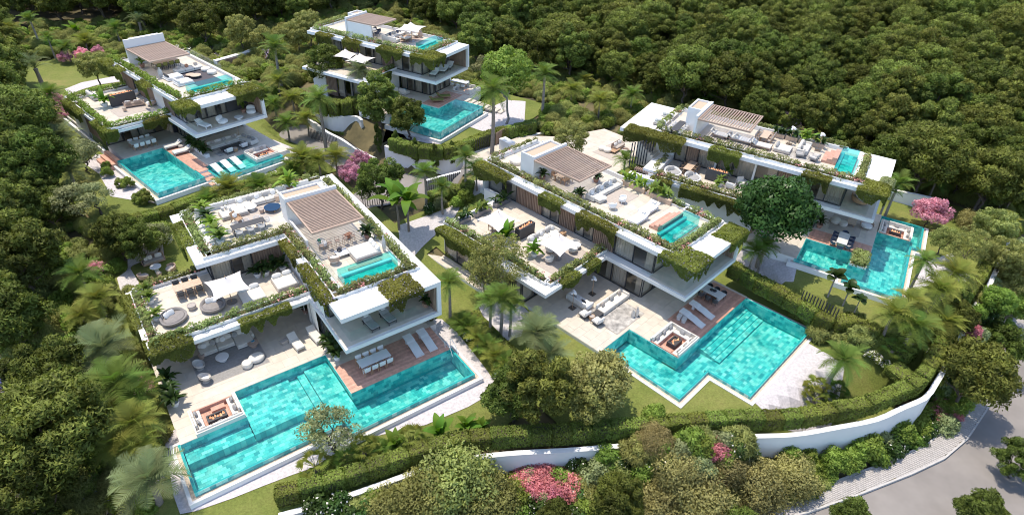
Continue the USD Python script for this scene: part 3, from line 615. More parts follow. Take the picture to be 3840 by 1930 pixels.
def creeper(k, label, u0, u1, v0, v1, z, sides='F', hang=1.15, flower=None, leaf='ivy_leaf', thick=.42, dens=1.0):
    """Creeper lying on a roof edge and hanging over it. sides: F down-slope, L left, R right, B back."""
    t = thing('hanging_creeper', label, 'creeper', W(k, 0, 0, z), YAW[k], 'creepers hanging over the white roof edges'); rng = rng_next(); P, N = [], []
    n = int((u1 - u0) * (v1 - v0) * 620 * dens); e = .16
    u, v = rng.uniform(u0 - e, u1 + e, n), rng.uniform(v0 - e, v1 + e, n)
    d = np.minimum(np.minimum(u - u0, u1 - u), np.minimum(v - v0, v1 - v)) + e + .3 * (meshkit.noise(np.stack([u * 1.7, v * 1.7, 0 * u], 1), 3) - .5); k_ = d > 0; u, v, d = u[k_], v[k_], d[k_]
    top = thick * (1 - np.exp(-d * 3.2)) * (.55 + .9 * meshkit.noise(np.stack([u * 1.3, v * 1.3, 0 * u], 1), 7)); zz = top * rng.uniform(.55, 1.05, len(u))
    q = np.stack([u * 1.3, v * 1.3, 0 * u], 1); gx = meshkit.noise(q + [0, .2, 0], 7) - meshkit.noise(q - [0, .2, 0], 7); gy = meshkit.noise(q + [.2, 0, 0], 7) - meshkit.noise(q - [.2, 0, 0], 7)
    P.append(np.stack([v, -u, zz], 1)); N.append(np.stack([-gx * 1.1, gy * 1.1, np.ones_like(u)], 1))
    for s in sides:
        a0, a1 = (v0, v1) if s in 'FB' else (u0, u1); m = int((a1 - a0) * hang * 700 * dens); a = rng.uniform(a0 - .1, a1 + .1, m); h = hang * (.25 + .95 * meshkit.noise(np.stack([a * 1.9, 0 * a, 0 * a + ord(s)], 1), 11) ** 1.2)
        y = rng.uniform(0, 1, m) ** 1.15; zz = .12 - y * (h + .12); o = .05 + .24 * rng.uniform(.3, 1, m) * (1 - .55 * y)
        f = {'F': (a, u1 + o), 'B': (a, u0 - o), 'L': (v0 - o, a), 'R': (v1 + o, a)}[s]; nn = {'F': (0, -1), 'B': (0, 1), 'L': (-1, 0), 'R': (1, 0)}[s]
        P.append(np.stack([f[0] + 0 * a, -(f[1] + 0 * a), zz], 1)); N.append(np.tile([nn[0], nn[1], .55], (m, 1)) + rng.normal(0, .2, (m, 3)))
    P, N = np.vstack(P), np.vstack(N); N /= np.linalg.norm(N, axis=1, keepdims=True)
    foliage(t, 'foliage', leaves(P, N, .165, .62, rng, .45, .5), leaf)
    if flower:
        i = rng.choice(len(P), len(P) // 40); foliage(t, 'flowers', leaves(P[i] + N[i] * .05, N[i], .10, .8, rng, .6, .6), flower, kind='stuff')
    return t

# ---------------------------------------------------------------- furniture, one of each kind (front towards -y, origin on the floor)
K = {}
def kit(f):
    K[f.__name__] = lambda *a, _f=f, **kw: _memo(_f, *a, **kw); return f
_made = {}
def _memo(f, *a, **kw):
    key = (f.__name__, a, tuple(sorted(kw.items())))
    if key not in _made:
        k = proto(f'{f.__name__}_{len(_made):03d}'); f(k, *a, **kw); _made[key] = k
    return _made[key]
def cush(k, name, size, pos, mat, ax=0, az=0, p=.45):
    v, f = cushion(*size, p=p); return obj(k, name, (turn(v, ax=ax, az=az, t=pos), f), mat, True)
@kit
def sunbed(k, mat='white_fabric'):
    y = np.linspace(-1.2, 1.2, 22); z = .30 + .16 * np.sin((y + .35) * 2.3) * np.where(y < .3, .6, 1.0) + .34 * np.clip((y - .2) / 1.0, 0, 1) ** 1.5; z = np.where(y < -.2, z - .12 * (-.2 - y), z)
    V, F, n = [], [], len(y)
    for s in (-.36, .36):
        for d in (0, -.10): V += [(s, b, c + d) for b, c in zip(y, z)]
    for i in range(n - 1):
        for a, b in ((0, 2 * n), (3 * n, n), (n, 0), (2 * n, 3 * n)): F += [(a + i, b + i, b + i + 1), (a + i, b + i + 1, a + i + 1)]
    F += [(0, n, 2 * n), (n, 3 * n, 2 * n), (n - 1, 3 * n - 1, 2 * n - 1), (2 * n - 1, 3 * n - 1, 4 * n - 1)]
    obj(k, 'seat', (np.array(V), np.array(F)), mat, 40)
    for yy in (-.75, .75): MB().box(-.3, .3, yy - .1, yy + .1, 0, float(np.interp(yy, y, z)) - .08).build(k, 'foot', mat)
@kit
def dining_chair(k, seat='white_fabric', leg='teak', arms=True, back=.40, shell=False):
    for x in (-.25, .25):
        for y in (-.24, .24): MB().box(x - .022, x + .022, y - .022, y + .022, 0, .64 if arms else .44).build(k, 'leg', leg)
        if arms: MB().box(x - .03, x + .03, -.27, .27, .643, .675).build(k, 'armrest', leg)
    MB().box(-.24, .24, -.25, .25, .40, .49, .04).build(k, 'seat', seat)
    v, f = rounded((.52, .07, back), .03); obj(k, 'backrest', (turn(v, ax=-.14, t=(0, .27, .50 + back / 2)), f), seat)
@kit
def wire_chair(k, mat='white_metal', seat='mid_grey_fabric'):
    for x in (-.22, .22):
        for y in (-.2, .2): m = MB(); m.tube([(x * 1.1, y * 1.1, 0), (x, y, .42)], .013, 5); m.build(k, 'leg', mat)
    a = np.linspace(-.2, np.pi + .2, 14); m = MB()
    for z, r in ((.46, .25), (.62, .27), (.78, .28)): m.tube([(r * math.cos(t), .0 + r * math.sin(t), z) for t in a], .012, 4)
    for t in a[::1]: m.tube([(.25 * math.cos(t), .25 * math.sin(t), .46), (.28 * math.cos(t), .28 * math.sin(t), .78)], .009, 4)
    m.build(k, 'back_frame', mat); m = MB(); m.lathe([(0, .43), (.24, .43), (.25, .46), (.24, .49), (0, .49)], n=14); m.build(k, 'seat', seat, 40)
@kit
def bucket_chair(k, mat='navy_weave', seat='mid_grey_fabric', leg='dark_metal', r=.33):
    n, V, F = 18, [], []
    for j, (rr, zz) in enumerate(((.8, .30), (1.0, .42), (1.05, .58), (1.0, .72))):
        for i in range(n):
            t = -.55 + (np.pi + 1.1) * i / (n - 1); hgt = zz if j < 2 else .42 + (zz - .42) * (.55 + .45 * math.sin(max(0, min(np.pi, t)))); V.append((r * rr * math.cos(t), r * rr * math.sin(t), hgt))
    for j in range(3):
        for i in range(n - 1): q = (j * n + i, j * n + i + 1, (j + 1) * n + i + 1, (j + 1) * n + i); F += [(q[0], q[1], q[2]), (q[0], q[2], q[3])]
    V = np.array(V); m = trimesh.Trimesh(V, F, process=False); V2 = V - m.vertex_normals * .035; nn = len(V); F = np.array(F)
    obj(k, 'back_shell', (np.vstack([V, V2]), np.vstack([F, F[:, ::-1] + nn])), mat); m = MB(); m.lathe([(0, .28), (r * .82, .30), (r * .92, .42), (0, .44)], n=18); m.build(k, 'seat', seat, 40)
    for x in (-.2, .2):
        for y in (-.2, .2): MB().tube([(x, y, 0), (x * .8, y * .8, .31)], .018, 5).build(k, 'leg', leg)
@kit
def table(k, l=2.4, w=1.0, h=.74, top='white_trim', leg='teak', thick=.05, trestle=False):
    MB().box(-l / 2, l / 2, -w / 2, w / 2, h - thick, h, .015).build(k, 'tabletop', top)
    if trestle:
        for x in (-l * .32, l * .32): MB().box(x - .06, x + .06, -w * .36, w * .36, 0, h - thick - .004).build(k, 'leg', leg)
    else:
        for x in (-l / 2 + .12, l / 2 - .12):
            for y in (-w / 2 + .1, w / 2 - .1): MB().box(x - .035, x + .035, y - .035, y + .035, 0, h - thick - .004).build(k, 'leg', leg)
@kit
def round_table(k, r=.5, h=.4, top='white_trim', leg='white_trim', base=.6, legs=0, sx=1.0):
    MB().lathe([(0, h - .05), (r, h - .05), (r, h), (0, h)], n=28, sx=sx).build(k, 'tabletop', top, 40)
    if legs:
        for i in range(legs): t = i * 2 * np.pi / legs; MB().cyl(r * .7 * sx * math.cos(t), r * .7 * math.sin(t), 0, h - .054, .05, .05, 8).build(k, 'leg', leg)
    else: MB().lathe([(0, 0), (r * base, 0), (r * base * .9, .03), (r * .35, h * .4), (r * .42, h - .054), (0, h - .054)], n=20).build(k, 'pedestal', leg, 40)
@kit
def pouf(k, r=.42, h=.42, mat='cream_fabric', sx=1.0, name='body'):
    MB().lathe([(0, 0), (r * .85, .0), (r, h * .3), (r, h * .7), (r * .85, h), (0, h * 1.02)], n=22, sx=sx).build(k, name, mat, 60)
    MB().lathe([(r * 1.01, h * .48), (r * 1.02, h * .5), (r * 1.01, h * .52)], n=22, sx=sx).build(k, 'seam', 'taupe_fabric')
@kit
def stump(k, r=.24, h=.42, mat='rope'):
    MB().lathe([(0, 0), (r * .75, 0), (r, h * .75), (r, h), (r * .92, h), (r * .85, h - .03), (0, h - .03)], n=18).build(k, 'body', mat, 30); MB().lathe([(0, h - .028), (r * .84, h - .028), (0, h - .01)], n=18).build(k, 'tabletop', 'taupe_fabric')
@kit
def slab_stool(k, mat='taupe_fabric'):
    MB().box(-.32, .32, -.2, .2, .34, .40, .01).build(k, 'tabletop', mat); MB().box(-.24, .24, -.15, .15, 0, .336).build(k, 'base', mat)
@kit
def sofa(k, n=3, l=3.0, d=1.05, mat='cream_fabric', base='cream_fabric', chaise=0, back=.42, pillows=3, pmat='white_fabric', pmat2='mid_grey_fabric', arm=0, puffy=True, ottoman=0):
    """n seat modules in a row; chaise -1 / 1 makes the left / right one long; ottoman leaves the first backless."""
    w = l / n; rng = random.Random(n * 7 + pillows)
    for i in range(n):
        x = -l / 2 + (i + .5) * w; dd = d * 1.6 if (chaise < 0 and i == 0) or (chaise > 0 and i == n - 1) else d
        MB().box(x - w / 2 + .01, x + w / 2 - .01, d / 2 - dd, d / 2, .08, .24, .05).build(k, 'base', base)
        MB().box(x - w / 2 + .012, x + w / 2 - .012, d / 2 - dd + .02, d / 2 - .18, .24, .44, .09).build(k, 'seat_cushion', mat, 50)
        if ottoman and i == 0: continue
        if puffy: cush(k, 'back_cushion', (w * .99, .36, back + .22), (x, d / 2 - .14, .24 + (back + .2) / 2), mat, ax=-.12)
        else: MB().box(x - w / 2 + .01, x + w / 2 - .01, d / 2 - .2, d / 2, .24, .30 + back, .06).build(k, 'back_cushion', mat, 50)
    for s in ((-1, 1) if arm == 2 else (arm,) if arm else ()):
        q = -l / 2 - .1 if s < 0 else l / 2 + .1; MB().box(q - .11, q + .11, -d / 2, d / 2, .08, .24 + back * .85, .09).build(k, 'armrest', mat, 50)
    for i in range(pillows):
        x = -l / 2 + w * (1 if ottoman else 0) + (i + .5) * (l - w * (1 if ottoman else 0)) / pillows + rng.uniform(-.1, .1); cush(k, 'pillow', (.46, .16, .42), (x, d / 2 - .38, .64), pmat if i % 2 == 0 else pmat2, ax=-.45, az=rng.uniform(-.25, .25))
@kit
def daybed(k, l=2.0, w=1.9, base='taupe_fabric', mat='cream_fabric', pillows=3, h=.32, legs='teak', pmat='white_fabric'):
    MB().box(-w / 2, w / 2, -l / 2, l / 2, .06, .06 + h * .45, .02).build(k, 'frame', base); MB().box(-w / 2 + .05, w / 2 - .05, -l / 2 + .05, l / 2 - .05, .07 + h * .45, .1 + h, .06).build(k, 'mattress', mat, 50)
    for x in (-w / 2 + .1, w / 2 - .1):
        for y in (-l / 2 + .1, l / 2 - .1): MB().box(x - .04, x + .04, y - .04, y + .04, 0, .057).build(k, 'leg', legs)
    for i in range(pillows):
        x = -w / 2 + .1 + (i + .5) * (w - .2) / pillows; cush(k, 'pillow', ((w - .2) / pillows * .95, .24, .42), (x, l / 2 - .24, .26 + h), pmat, ax=-.6)
@kit
def egg_daybed(k, r=1.05, shell='grey_fabric', mat='grey_fabric', pmat='white_fabric', sy=.85):
    n = 30; V, F = [], []
    for j, (rr, zf) in enumerate(((.86, 0.0), (1, .45), (1.02, 1), (.9, 1.02), (.80, .5))):
        for i in range(n):
            t = 2 * np.pi * i / n; hgt = .10 + (.30 + .30 * max(0, math.sin(t)) ** .8) * zf + (0 if j < 4 else .1); V.append((r * rr * math.cos(t), r * sy * rr * math.sin(t), hgt))
    for j in range(4):
        for i in range(n): q = (j * n + i, j * n + (i + 1) % n, (j + 1) * n + (i + 1) % n, (j + 1) * n + i); F += [(q[0], q[1], q[2]), (q[0], q[2], q[3])]
    obj(k, 'shell', (np.array(V), np.array(F)), shell, 60); MB().lathe([(0, .12), (.80 * r, .16), (.84 * r, .36), (.74 * r, .44), (0, .45)], n=26, sy=sy).build(k, 'mattress', mat, 60)
    for x, a in ((-.28, .3), (.12, -.25)): cush(k, 'pillow', (.5, .16, .46), (x * r, .45 * r * sy, .62), pmat, ax=-.5, az=a)
@kit
def tub_armchair(k, shell='rope', mat='white_fabric', leg='rope', r=.44, pillow=None, n=20):
    V, F = [], []
    for j, (rr, zz) in enumerate(((.82, .22), (1.0, .40), (1.06, .58), (1.04, .74))):
        for i in range(n):
            t = -.35 + (np.pi + .7) * i / (n - 1); top = .40 + (zz - .40) * (.6 + .4 * math.sin(max(0, min(np.pi, t)))) if j > 1 else zz; V.append((r * rr * math.cos(t), r * rr * .95 * math.sin(t), top))
    for j in range(3):
        for i in range(n - 1): q = (j * n + i, j * n + i + 1, (j + 1) * n + i + 1, (j + 1) * n + i); F += [(q[0], q[1], q[2]), (q[0], q[2], q[3])]
    V = np.array(V); F = np.array(F); m = trimesh.Trimesh(V, F, process=False); V2 = V - m.vertex_normals * .05; N = len(V); e = [(3 * n + i, 3 * n + i + 1, 3 * n + i + 1 + N, 3 * n + i + N) for i in range(n - 1)]; e = [t for a, b, c, d in e for t in ((a, b, c), (a, c, d))]
    obj(k, 'back_shell', (np.vstack([V, V2]), np.vstack([F, F[:, ::-1] + N, np.array(e)])), shell)
    MB().lathe([(0, .22), (r * .84, .24), (r * .92, .40), (r * .8, .47), (0, .48)], n=20).build(k, 'seat_cushion', mat, 50)
    for x in (-.26, .26):
        for y in (-.24, .24): MB().tube([(x * 1.1, y * 1.1, 0), (x, y, .24)], .024, 5).build(k, 'leg', leg)
    if pillow: cush(k, 'pillow', (.42, .15, .40), (0, .2, .62), pillow, ax=-.4)
@kit
def club_chair(k, frame='dark_metal', mat='white_fabric', w=.78):
    MB().box(-w / 2, w / 2, -.40, .36, .26, .44, .06).build(k, 'seat_cushion', mat, 50); v, f = rounded((w - .05, .16, .42), .06); obj(k, 'back_cushion', (turn(v, ax=-.2, t=(0, .36, .60)), f), mat, 50)
    for x in (-w / 2 - .02, w / 2 + .02): m = MB(); m.tube([(x, -.4, 0), (x, -.4, .56), (x, .4, .56), (x, .4, 0)], .02, 4); m.build(k, 'side_frame', frame)
    MB().box(-w / 2, w / 2, -.38, .38, .21, .255).build(k, 'base', frame)
@kit
def shell_chair(k, mat='pale_rope', r=.5):
    n, V, F = 20, [], []
    for j, (rr, zz) in enumerate(((.12, .30), (.6, .34), (.92, .46), (1.0, .60))):
        for i in range(n):
            t = 2 * np.pi * i / n; up = .5 + .5 * math.sin(t); V.append((r * rr * math.cos(t), r * .85 * rr * math.sin(t), zz * (.75 + .5 * up * rr)))
    for j in range(3):
        for i in range(n): q = (j * n + i, j * n + (i + 1) % n, (j + 1) * n + (i + 1) % n, (j + 1) * n + i); F += [(q[0], q[1], q[2]), (q[0], q[2], q[3])]
    V = np.array(V); F = np.array(F); m = trimesh.Trimesh(V, F, process=False); V2 = V + [0, 0, -.05]; obj(k, 'shell', (np.vstack([V, V2]), np.vstack([F, F[:, ::-1] + len(V)])), mat)
    MB().lathe([(0, 0), (.26, 0), (.2, .03), (.06, .06), (.06, .24), (0, .24)], n=16).build(k, 'pedestal', mat)
    MB().lathe([(0, .30), (.26, .31), (.28, .35), (0, .37)], n=16).build(k, 'seat_cushion', 'white_fabric', 40)
@kit
def lounger(k, frame='dark_metal', mat='mid_grey_fabric', l=2.0, w=.75, back=.5, pillow='white_fabric', h=.30):
    for x in (-w / 2 + .04, w / 2 - .04):
        for y in (-l / 2 + .06, l / 2 - .5): MB().box(x - .025, x + .025, y - .025, y + .025, 0, h - .05).build(k, 'leg', frame)
    MB().box(-w / 2, w / 2, -l / 2, l / 2 - .3, h - .05, h).build(k, 'frame', frame); MB().box(-w / 2 + .02, w / 2 - .02, -l / 2 + .02, l / 2 - .72, h + .003, h + .12, .04).build(k, 'mattress', mat, 50)
    v, f = rounded((w - .04, .74, .12), .04); obj(k, 'backrest', (turn(v, ax=back, t=(0, l / 2 - .42, h + .06 + .34 * math.sin(back))), f), mat, 50)
    if pillow: cush(k, 'pillow', (.42, .30, .14), (0, l / 2 - .36, h + .2 + .42 * math.sin(back)), pillow, ax=back)
@kit
def garden_sofa(k, l=2.0, shell='rope', mat='taupe_fabric', pm='white_fabric'):
    MB().box(-l / 2, l / 2, -.45, .4, .12, .30, .05).build(k, 'base', shell); MB().box(-l / 2 + .12, l / 2 - .12, -.44, .22, .30, .44, .05).build(k, 'seat_cushion', mat, 50)
    n = 22
    for i in range(n):
        t = i / (n - 1); x = -l / 2 + .05 + (l - .1) * t; MB().box(x - .028, x + .028, .30 + .05, .41, .30, .78).build(k, 'back_strap', shell)
    for s in (-1, 1):
        for j in range(5): y = -.35 + .16 * j; MB().box(s * l / 2 - .03, s * l / 2 + .03, y - .03, y + .03, .30, .5 + .05 * j).build(k, 'side_strap', shell)
    for x, a in ((-.55, .35), (-.2, .1), (.45, -.2), (.62, -.4)): cush(k, 'pillow', (.46, .16, .42), (x * l / 2, .14, .62), pm, ax=-.45, az=a)
@kit
def sail_umbrella(k, w=2.9, h=2.55, sag=.8):
    n = 12; g = np.linspace(-1, 1, 2 * n + 1); V, F = [], []
    for a in g:
        for b in g:
            x, y = a, b; pull = 1 - .17 * (1 - b * b) * abs(a) ** 2 * 1, 1 - .17 * (1 - a * a) * abs(b) ** 2
            m = max(abs(a), abs(b)); r = math.hypot(a, b); V.append((x * pull[0] * w / 2, y * pull[1] * w / 2, h - sag * (1 - math.exp(-1.9 * r)) * 1.12 - .05 * (1 - abs(a * b)) * m))
    q = 2 * n + 1
    for i in range(q - 1):
        for j in range(q - 1): F += [(i * q + j, (i + 1) * q + j, (i + 1) * q + j + 1), (i * q + j, (i + 1) * q + j + 1, i * q + j + 1)]
    V = np.array(V); F = np.array(F); obj(k, 'canopy', (np.vstack([V, V - [0, 0, .012]]), np.vstack([F, F[:, ::-1] + len(V)])), 'sail_fabric', True)
    MB().cyl(0, 0, .04, h + .1, .035, .03, 10).build(k, 'pole', 'teak'); MB().cyl(0, 0, 0, .045, .42, .42, 24).build(k, 'base_plate', 'grey_metal'); MB().cyl(0, 0, h + .1, h + .17, .05, .02, 8).build(k, 'finial', 'teak')
@kit
def fire_wall(k, l=2.0, w=.5, h=1.2, rim='charcoal'):
    MB().box(-l / 2, l / 2, -w / 2, w / 2, 0, h - .12).build(k, 'body', 'charcoal'); m = MB()
    for b in ((-l / 2, l / 2, -w / 2, -w / 2 + .12), (-l / 2, l / 2, w / 2 - .12, w / 2), (-l / 2, -l / 2 + .12, -w / 2 + .121, w / 2 - .121), (l / 2 - .12, l / 2, -w / 2 + .121, w / 2 - .121)): m.box(*b, h - .119, h)
    m.build(k, 'rim', rim); flames(k, l - .3, w - .28, h - .12)
def flames(k, l, w, z):
    rng = random.Random(int(l * 100)); 
    for i in range(max(3, int(l / .16))):
        x = -l / 2 + (i + .5) * l / max(3, int(l / .16)) + rng.uniform(-.03, .03); h = rng.uniform(.16, .34); r = rng.uniform(.06, .1); m = MB(); m.lathe([(0, 0), (r, .03), (r * .8, h * .4), (r * .3, h * .75), (0, h)], x, rng.uniform(-w / 4, w / 4), n=7); v, f = m.mesh(); obj(k, 'flame', (v + [0, 0, z], f), 'flame', 40)
@kit
def fire_table(k, l=1.3, w=.75, h=.4): fire_wall(k, l, w, h)
@kit
def globe_lamp(k, h=1.75):
    MB().box(-.28, .28, -.28, .28, 0, .05).build(k, 'base_plate', 'bark'); MB().cyl(0, 0, .05, h, .025, .02, 8).build(k, 'pole', 'teak')
    for i, (x, y, z) in enumerate(((0, 0, .12), (.17, .03, 0), (-.15, .1, -.04), (.03, -.17, -.02), (-.1, -.12, .08), (.1, .14, .1))): m = trimesh.creation.icosphere(2, .115); obj(k, 'globe', (m.vertices + [x, y, h + z], m.faces), 'lamp_globe', True)
@kit
def vase(k, h=.7, r=.18, mat='pale_rope'):
    MB().lathe([(0, 0), (r * .7, 0), (r, h * .3), (r * .95, h * .65), (r * .45, h * .9), (r * .55, h), (r * .45, h), (r * .35, h * .88), (0, h * .8)], n=18).build(k, 'body', mat, 40); MB().lathe([(r * .5, h * .9), (r * .53, h * .915), (r * .5, h * .93)], n=18).build(k, 'ring', 'taupe_fabric')
@kit
def potted(k, seed=1, pot='terracotta_pot', leaf='dark_leaf', n=16, l=.8, w=.22, box=None, lo=.1):
    if box: MB().box(-box[0] / 2, box[0] / 2, -box[1] / 2, box[1] / 2, 0, box[2], .01).build(k, 'trough', pot); z = box[2] - .02
    else: MB().lathe([(0, 0), (.2, 0), (.3, .3), (.31, .42), (.27, .42), (.25, .36), (0, .36)], n=18).build(k, 'pot', pot, 40); z = .38
    rng = np.random.default_rng(seed)
    for i in range(n):
        o = np.array([rng.uniform(-.42, .42) * box[0], rng.uniform(-.3, .3) * box[1], 0]) if box else np.zeros(3); q = (i + .5) / n; v, f = blade(l * rng.uniform(.65, 1.15), w * rng.uniform(.8, 1.2), .5 * rng.uniform(.5, 1.4), rng, 6)
        obj(k, 'leaf', (rot_frond(v, i * 2.4 + rng.uniform(-.4, .4), 1.35 - (1.35 - lo) * rng.uniform(0, 1)) + o + [0, 0, z + rng.uniform(0, .25) * l], f), leaf, True)
@kit
def chair_wood(k, seat='white_fabric'):
    for x in (-.33, .33): m = MB(); m.prism(Polygon([(-.45, 0), (-.30, 0), (.1, .5), (.42, 0), (.5, 0), (.16, .62), (.04, .62)]), x - .03, x + .03); v, f = m.mesh(); obj(k, 'side_frame', (np.stack([v[:, 2], v[:, 0], v[:, 1]], 1), f), 'teak')
    v, f = rounded((.6, .6, .06), .02); obj(k, 'seat', (turn(v, ax=.2, t=(0, -.05, .36)), f), 'teak'); v, f = rounded((.6, .06, .6), .02); obj(k, 'backrest', (turn(v, ax=-.5, t=(0, .36, .62)), f), 'teak'); cush(k, 'pillow', (.45, .15, .42), (0, .2, .62), seat, ax=-.5)
@kit
def stool(k, mat='rope'):
    MB().cyl(0, 0, .62, .70, .2, .2, 14).build(k, 'seat', mat)
    for x in (-.17, .17):
        for y in (-.17, .17): MB().tube([(x * 1.2, y * 1.2, 0), (x * .8, y * .8, .62)], .016, 5).build(k, 'leg', 'teak')
    m = MB(); m.tube([(.2 * math.cos(t), .2 * math.sin(t), .92) for t in np.linspace(.2, np.pi - .2, 9)], .02, 5); m.tube([(.18, .06, .66), (.19, .05, .92)], .015, 4); m.tube([(-.18, .06, .66), (-.19, .05, .92)], .015, 4); m.build(k, 'backrest', mat)
@kit
def louver_seat(k):
    for i in range(6): MB().box(-.7, .7, -.5 + i * .17, -.38 + i * .17, .3 + .04 * i, .34 + .04 * i).build(k, 'slat', 'white_metal')
    for x in (-.65, .65): MB().box(x - .04, x + .04, -.45, .45, 0, .3).build(k, 'leg', 'white_metal')
@kit
def beanbag(k, mat='white_fabric'):
    cush(k, 'seat', (1.1, 1.0, .55), (0, 0, .27), mat, p=.7); cush(k, 'back_cushion', (1.0, .45, .7), (0, .38, .55), mat, ax=-.35, p=.7)

def put(kit_name, name, label, cat, k, u, v, z=0, rot=0, group=None, scale=1, **kw):
    """Stands a piece of furniture on plot k at (u, v), z above its terrace; rot turns it left from facing down-slope."""
    return copy(K[kit_name](**kw), name, label, cat, W(k, u, v, z), YAW[k] + rot, scale, group)
def puv(k, S, z=0):
    """(u, v) on plot k of a photograph pixel at height z above the terrace; S = (region, x, y)."""
    return L(k, Z(*S, GZ[k] + z))
ORD = ['first', 'second', 'third', 'fourth', 'fifth', 'sixth']
def dining(k, u, v, z, rot, n, what, where, tkw, ckind, ckw, ends=0, cat='chair', pitch=None, gap=.1, rows=(-1, 1)):
    """A table with n chairs along each side (and at the ends)."""
    l, w = tkw['l'], tkw.get('w', 1.0); put('table', 'dining_table', f'{what[0]} {where}', 'dining table', k, u, v, z, rot, **tkw)
    a = YAW[k] + rot; o = W(k, u, v, z); p = pitch or l / n
    for s in rows:
        for i in range(n):
            x, y = (i - (n - 1) / 2) * p, s * (w / 2 + gap); side = 'near' if s < 0 else 'far'
            q = o + [x * math.cos(a) - y * math.sin(a), x * math.sin(a) + y * math.cos(a), 0]
            copy(K[ckind](**ckw), 'dining_chair', f'{ORD[i]} {what[1]} from left, {side} side of table {where}', cat, q, a + (0 if s > 0 else math.pi), group=f'chairs {where}'[:60])
    for s in (-1, 1)[:ends] if ends else ():
        x = s * (l / 2 + gap); q = o + [x * math.cos(a), x * math.sin(a), 0]; copy(K[ckind](**ckw), 'dining_chair', f"{what[1]} at the {'left' if s < 0 else 'right'} end, table {where}", cat, q, a + (-math.pi / 2 if s > 0 else math.pi / 2))
def rug(k, label, u0, u1, v0, v1, z, mat):
    t = thing('rug', label, 'rug', W(k, 0, 0, z), YAW[k]); m = MB().ubox(v0 + .06, v1 - .06, u0 + .06, u1 - .06, .004, .016); m.build(t, 'pile', mat); b = MB()
    for e in ((v0, v1, u0, u0 + .058), (v0, v1, u1 - .058, u1), (v0, v0 + .058, u0 + .059, u1 - .059), (v1 - .058, v1, u0 + .059, u1 - .059)): b.ubox(*e, .003, .014)
    b.build(t, 'border', 'taupe_fabric')
def lounge_pit(k, label, u0, u1, v0, v1, open_side, z=0, fab='cream_fabric', pil='mid_grey_fabric', wood='deck_wood', back=.42, low=-.42, fire=(1.3, .7), fire_rot=0, frot=None):
    """A lounge sunk into the terrace beside a pool: wooden floor, benches with cushions on three sides, a step on the open one."""
    t = thing('sunken_lounge', label, 'lounge', W(k, 0, 0, z), YAW[k]); w = .10; FOOT.append(world_poly(k, R(u0, u1, v0, v1))); HOLES.append(FOOT[-1])
    for i in range(int((v1 - v0 - 2 * w) / .2)): a = v0 + w + i * .2; MB().ubox(a + .004, min(a + .196, v1 - w), u0 + w, u1 - w, low - .05, low).build(t, 'plank', wood)
    for s in 'FBLR':
        b = {'F': (v0, v1, u1 - w, u1), 'B': (v0, v1, u0, u0 + w), 'L': (v0, v0 + w, u0 + w + .001, u1 - w - .001), 'R': (v1 - w, v1, u0 + w + .001, u1 - w - .001)}[s]
        MB().ubox(*b, low - 1.0, .02 if s == open_side else .30).build(t, 'side_wall', 'deck_wood' if s == open_side else 'cream_fabric')
        if s == open_side:
            q = {'B': ((v0 + v1) / 2 - .2, (v0 + v1) / 2 + .75, u0 + w, u0 + w + .5), 'L': (v0 + w, v0 + w + .5, (u0 + u1) / 2 - .5, (u0 + u1) / 2 + .5), 'R': (v1 - w - .5, v1 - w, (u0 + u1) / 2 - .5, (u0 + u1) / 2 + .5), 'F': ((v0 + v1) / 2 - .5, (v0 + v1) / 2 + .5, u1 - w - .5, u1 - w)}[s]
            MB().ubox(*q, low + .002, low * .5).build(t, 'step', wood); continue
        sd, bt = .62, .17; horizontal = s in 'FB'
        lo, hi = (v0 + w + .001, v1 - w - .001) if horizontal else (u0 + w + (.0 if open_side == 'B' else sd), u1 - w - (.0 if open_side == 'F' else sd) - .001); n = max(1, round((hi - lo) / 1.1)); m_ = (hi - lo) / n
        for i in range(n):
            a, b_ = lo + i * m_ + .006, lo + (i + 1) * m_ - .006
            f = lambda d0, d1: {'F': (a, b_, u1 - w - d1, u1 - w - d0), 'B': (a, b_, u0 + w + d0, u0 + w + d1), 'L': (v0 + w + d0, v0 + w + d1, a, b_), 'R': (v1 - w - d1, v1 - w - d0, a, b_)}[s]
            MB().ubox(*f(.004, sd), low + .002, low + .26).build(t, 'bench', wood); MB().ubox(*f(.18, sd), low + .265, low + .42, .05).build(t, 'seat_cushion', fab, 50); MB().ubox(*f(.006, bt), low + .265, back, .06).build(t, 'back_cushion', fab, 50)
            c = {'F': ((a + b_) / 2, u1 - w - .32), 'B': ((a + b_) / 2, u0 + w + .32), 'L': (v0 + w + .32, (a + b_) / 2), 'R': (v1 - w - .32, (a + b_) / 2)}[s]
            vv, ff = cushion(.46, .15, .42); obj(t, 'pillow', (turn(vv, ax=-.4, az={'F': math.pi, 'B': 0, 'L': math.pi / 2, 'R': -math.pi / 2}[s] + .2 * (i % 2)) + [c[0], -c[1], low + .60], ff), pil, True)
    return t

RG.update({'a1': (1020, 620, 2.9438), 'a2': (640, 640, 4.0458), 'a3': (500, 860, 2.9433), 'a4': (1060, 780, 3.4086), 'e1': (2320, 340, 3.4086), 'e2': (2780, 440, 3.0833), 'b1': (440, 90, 4.1773), 'b2': (300, 300, 4.3167), 'b3': (560, 280, 3.2375), 'c1': (1120, 20, 3.903)})
PI = math.pi; H = PI / 2
def puts(kn, name, label, cat, k, S, z=0, rot=0, group=None, scale=1, dz=0, **kw):
    """put() at a place read off the photograph, at height dz above level z."""
    u, v = puv(k, S, z + dz); return put(kn, name, label, cat, k, u, v, z, rot, group, scale, **kw)

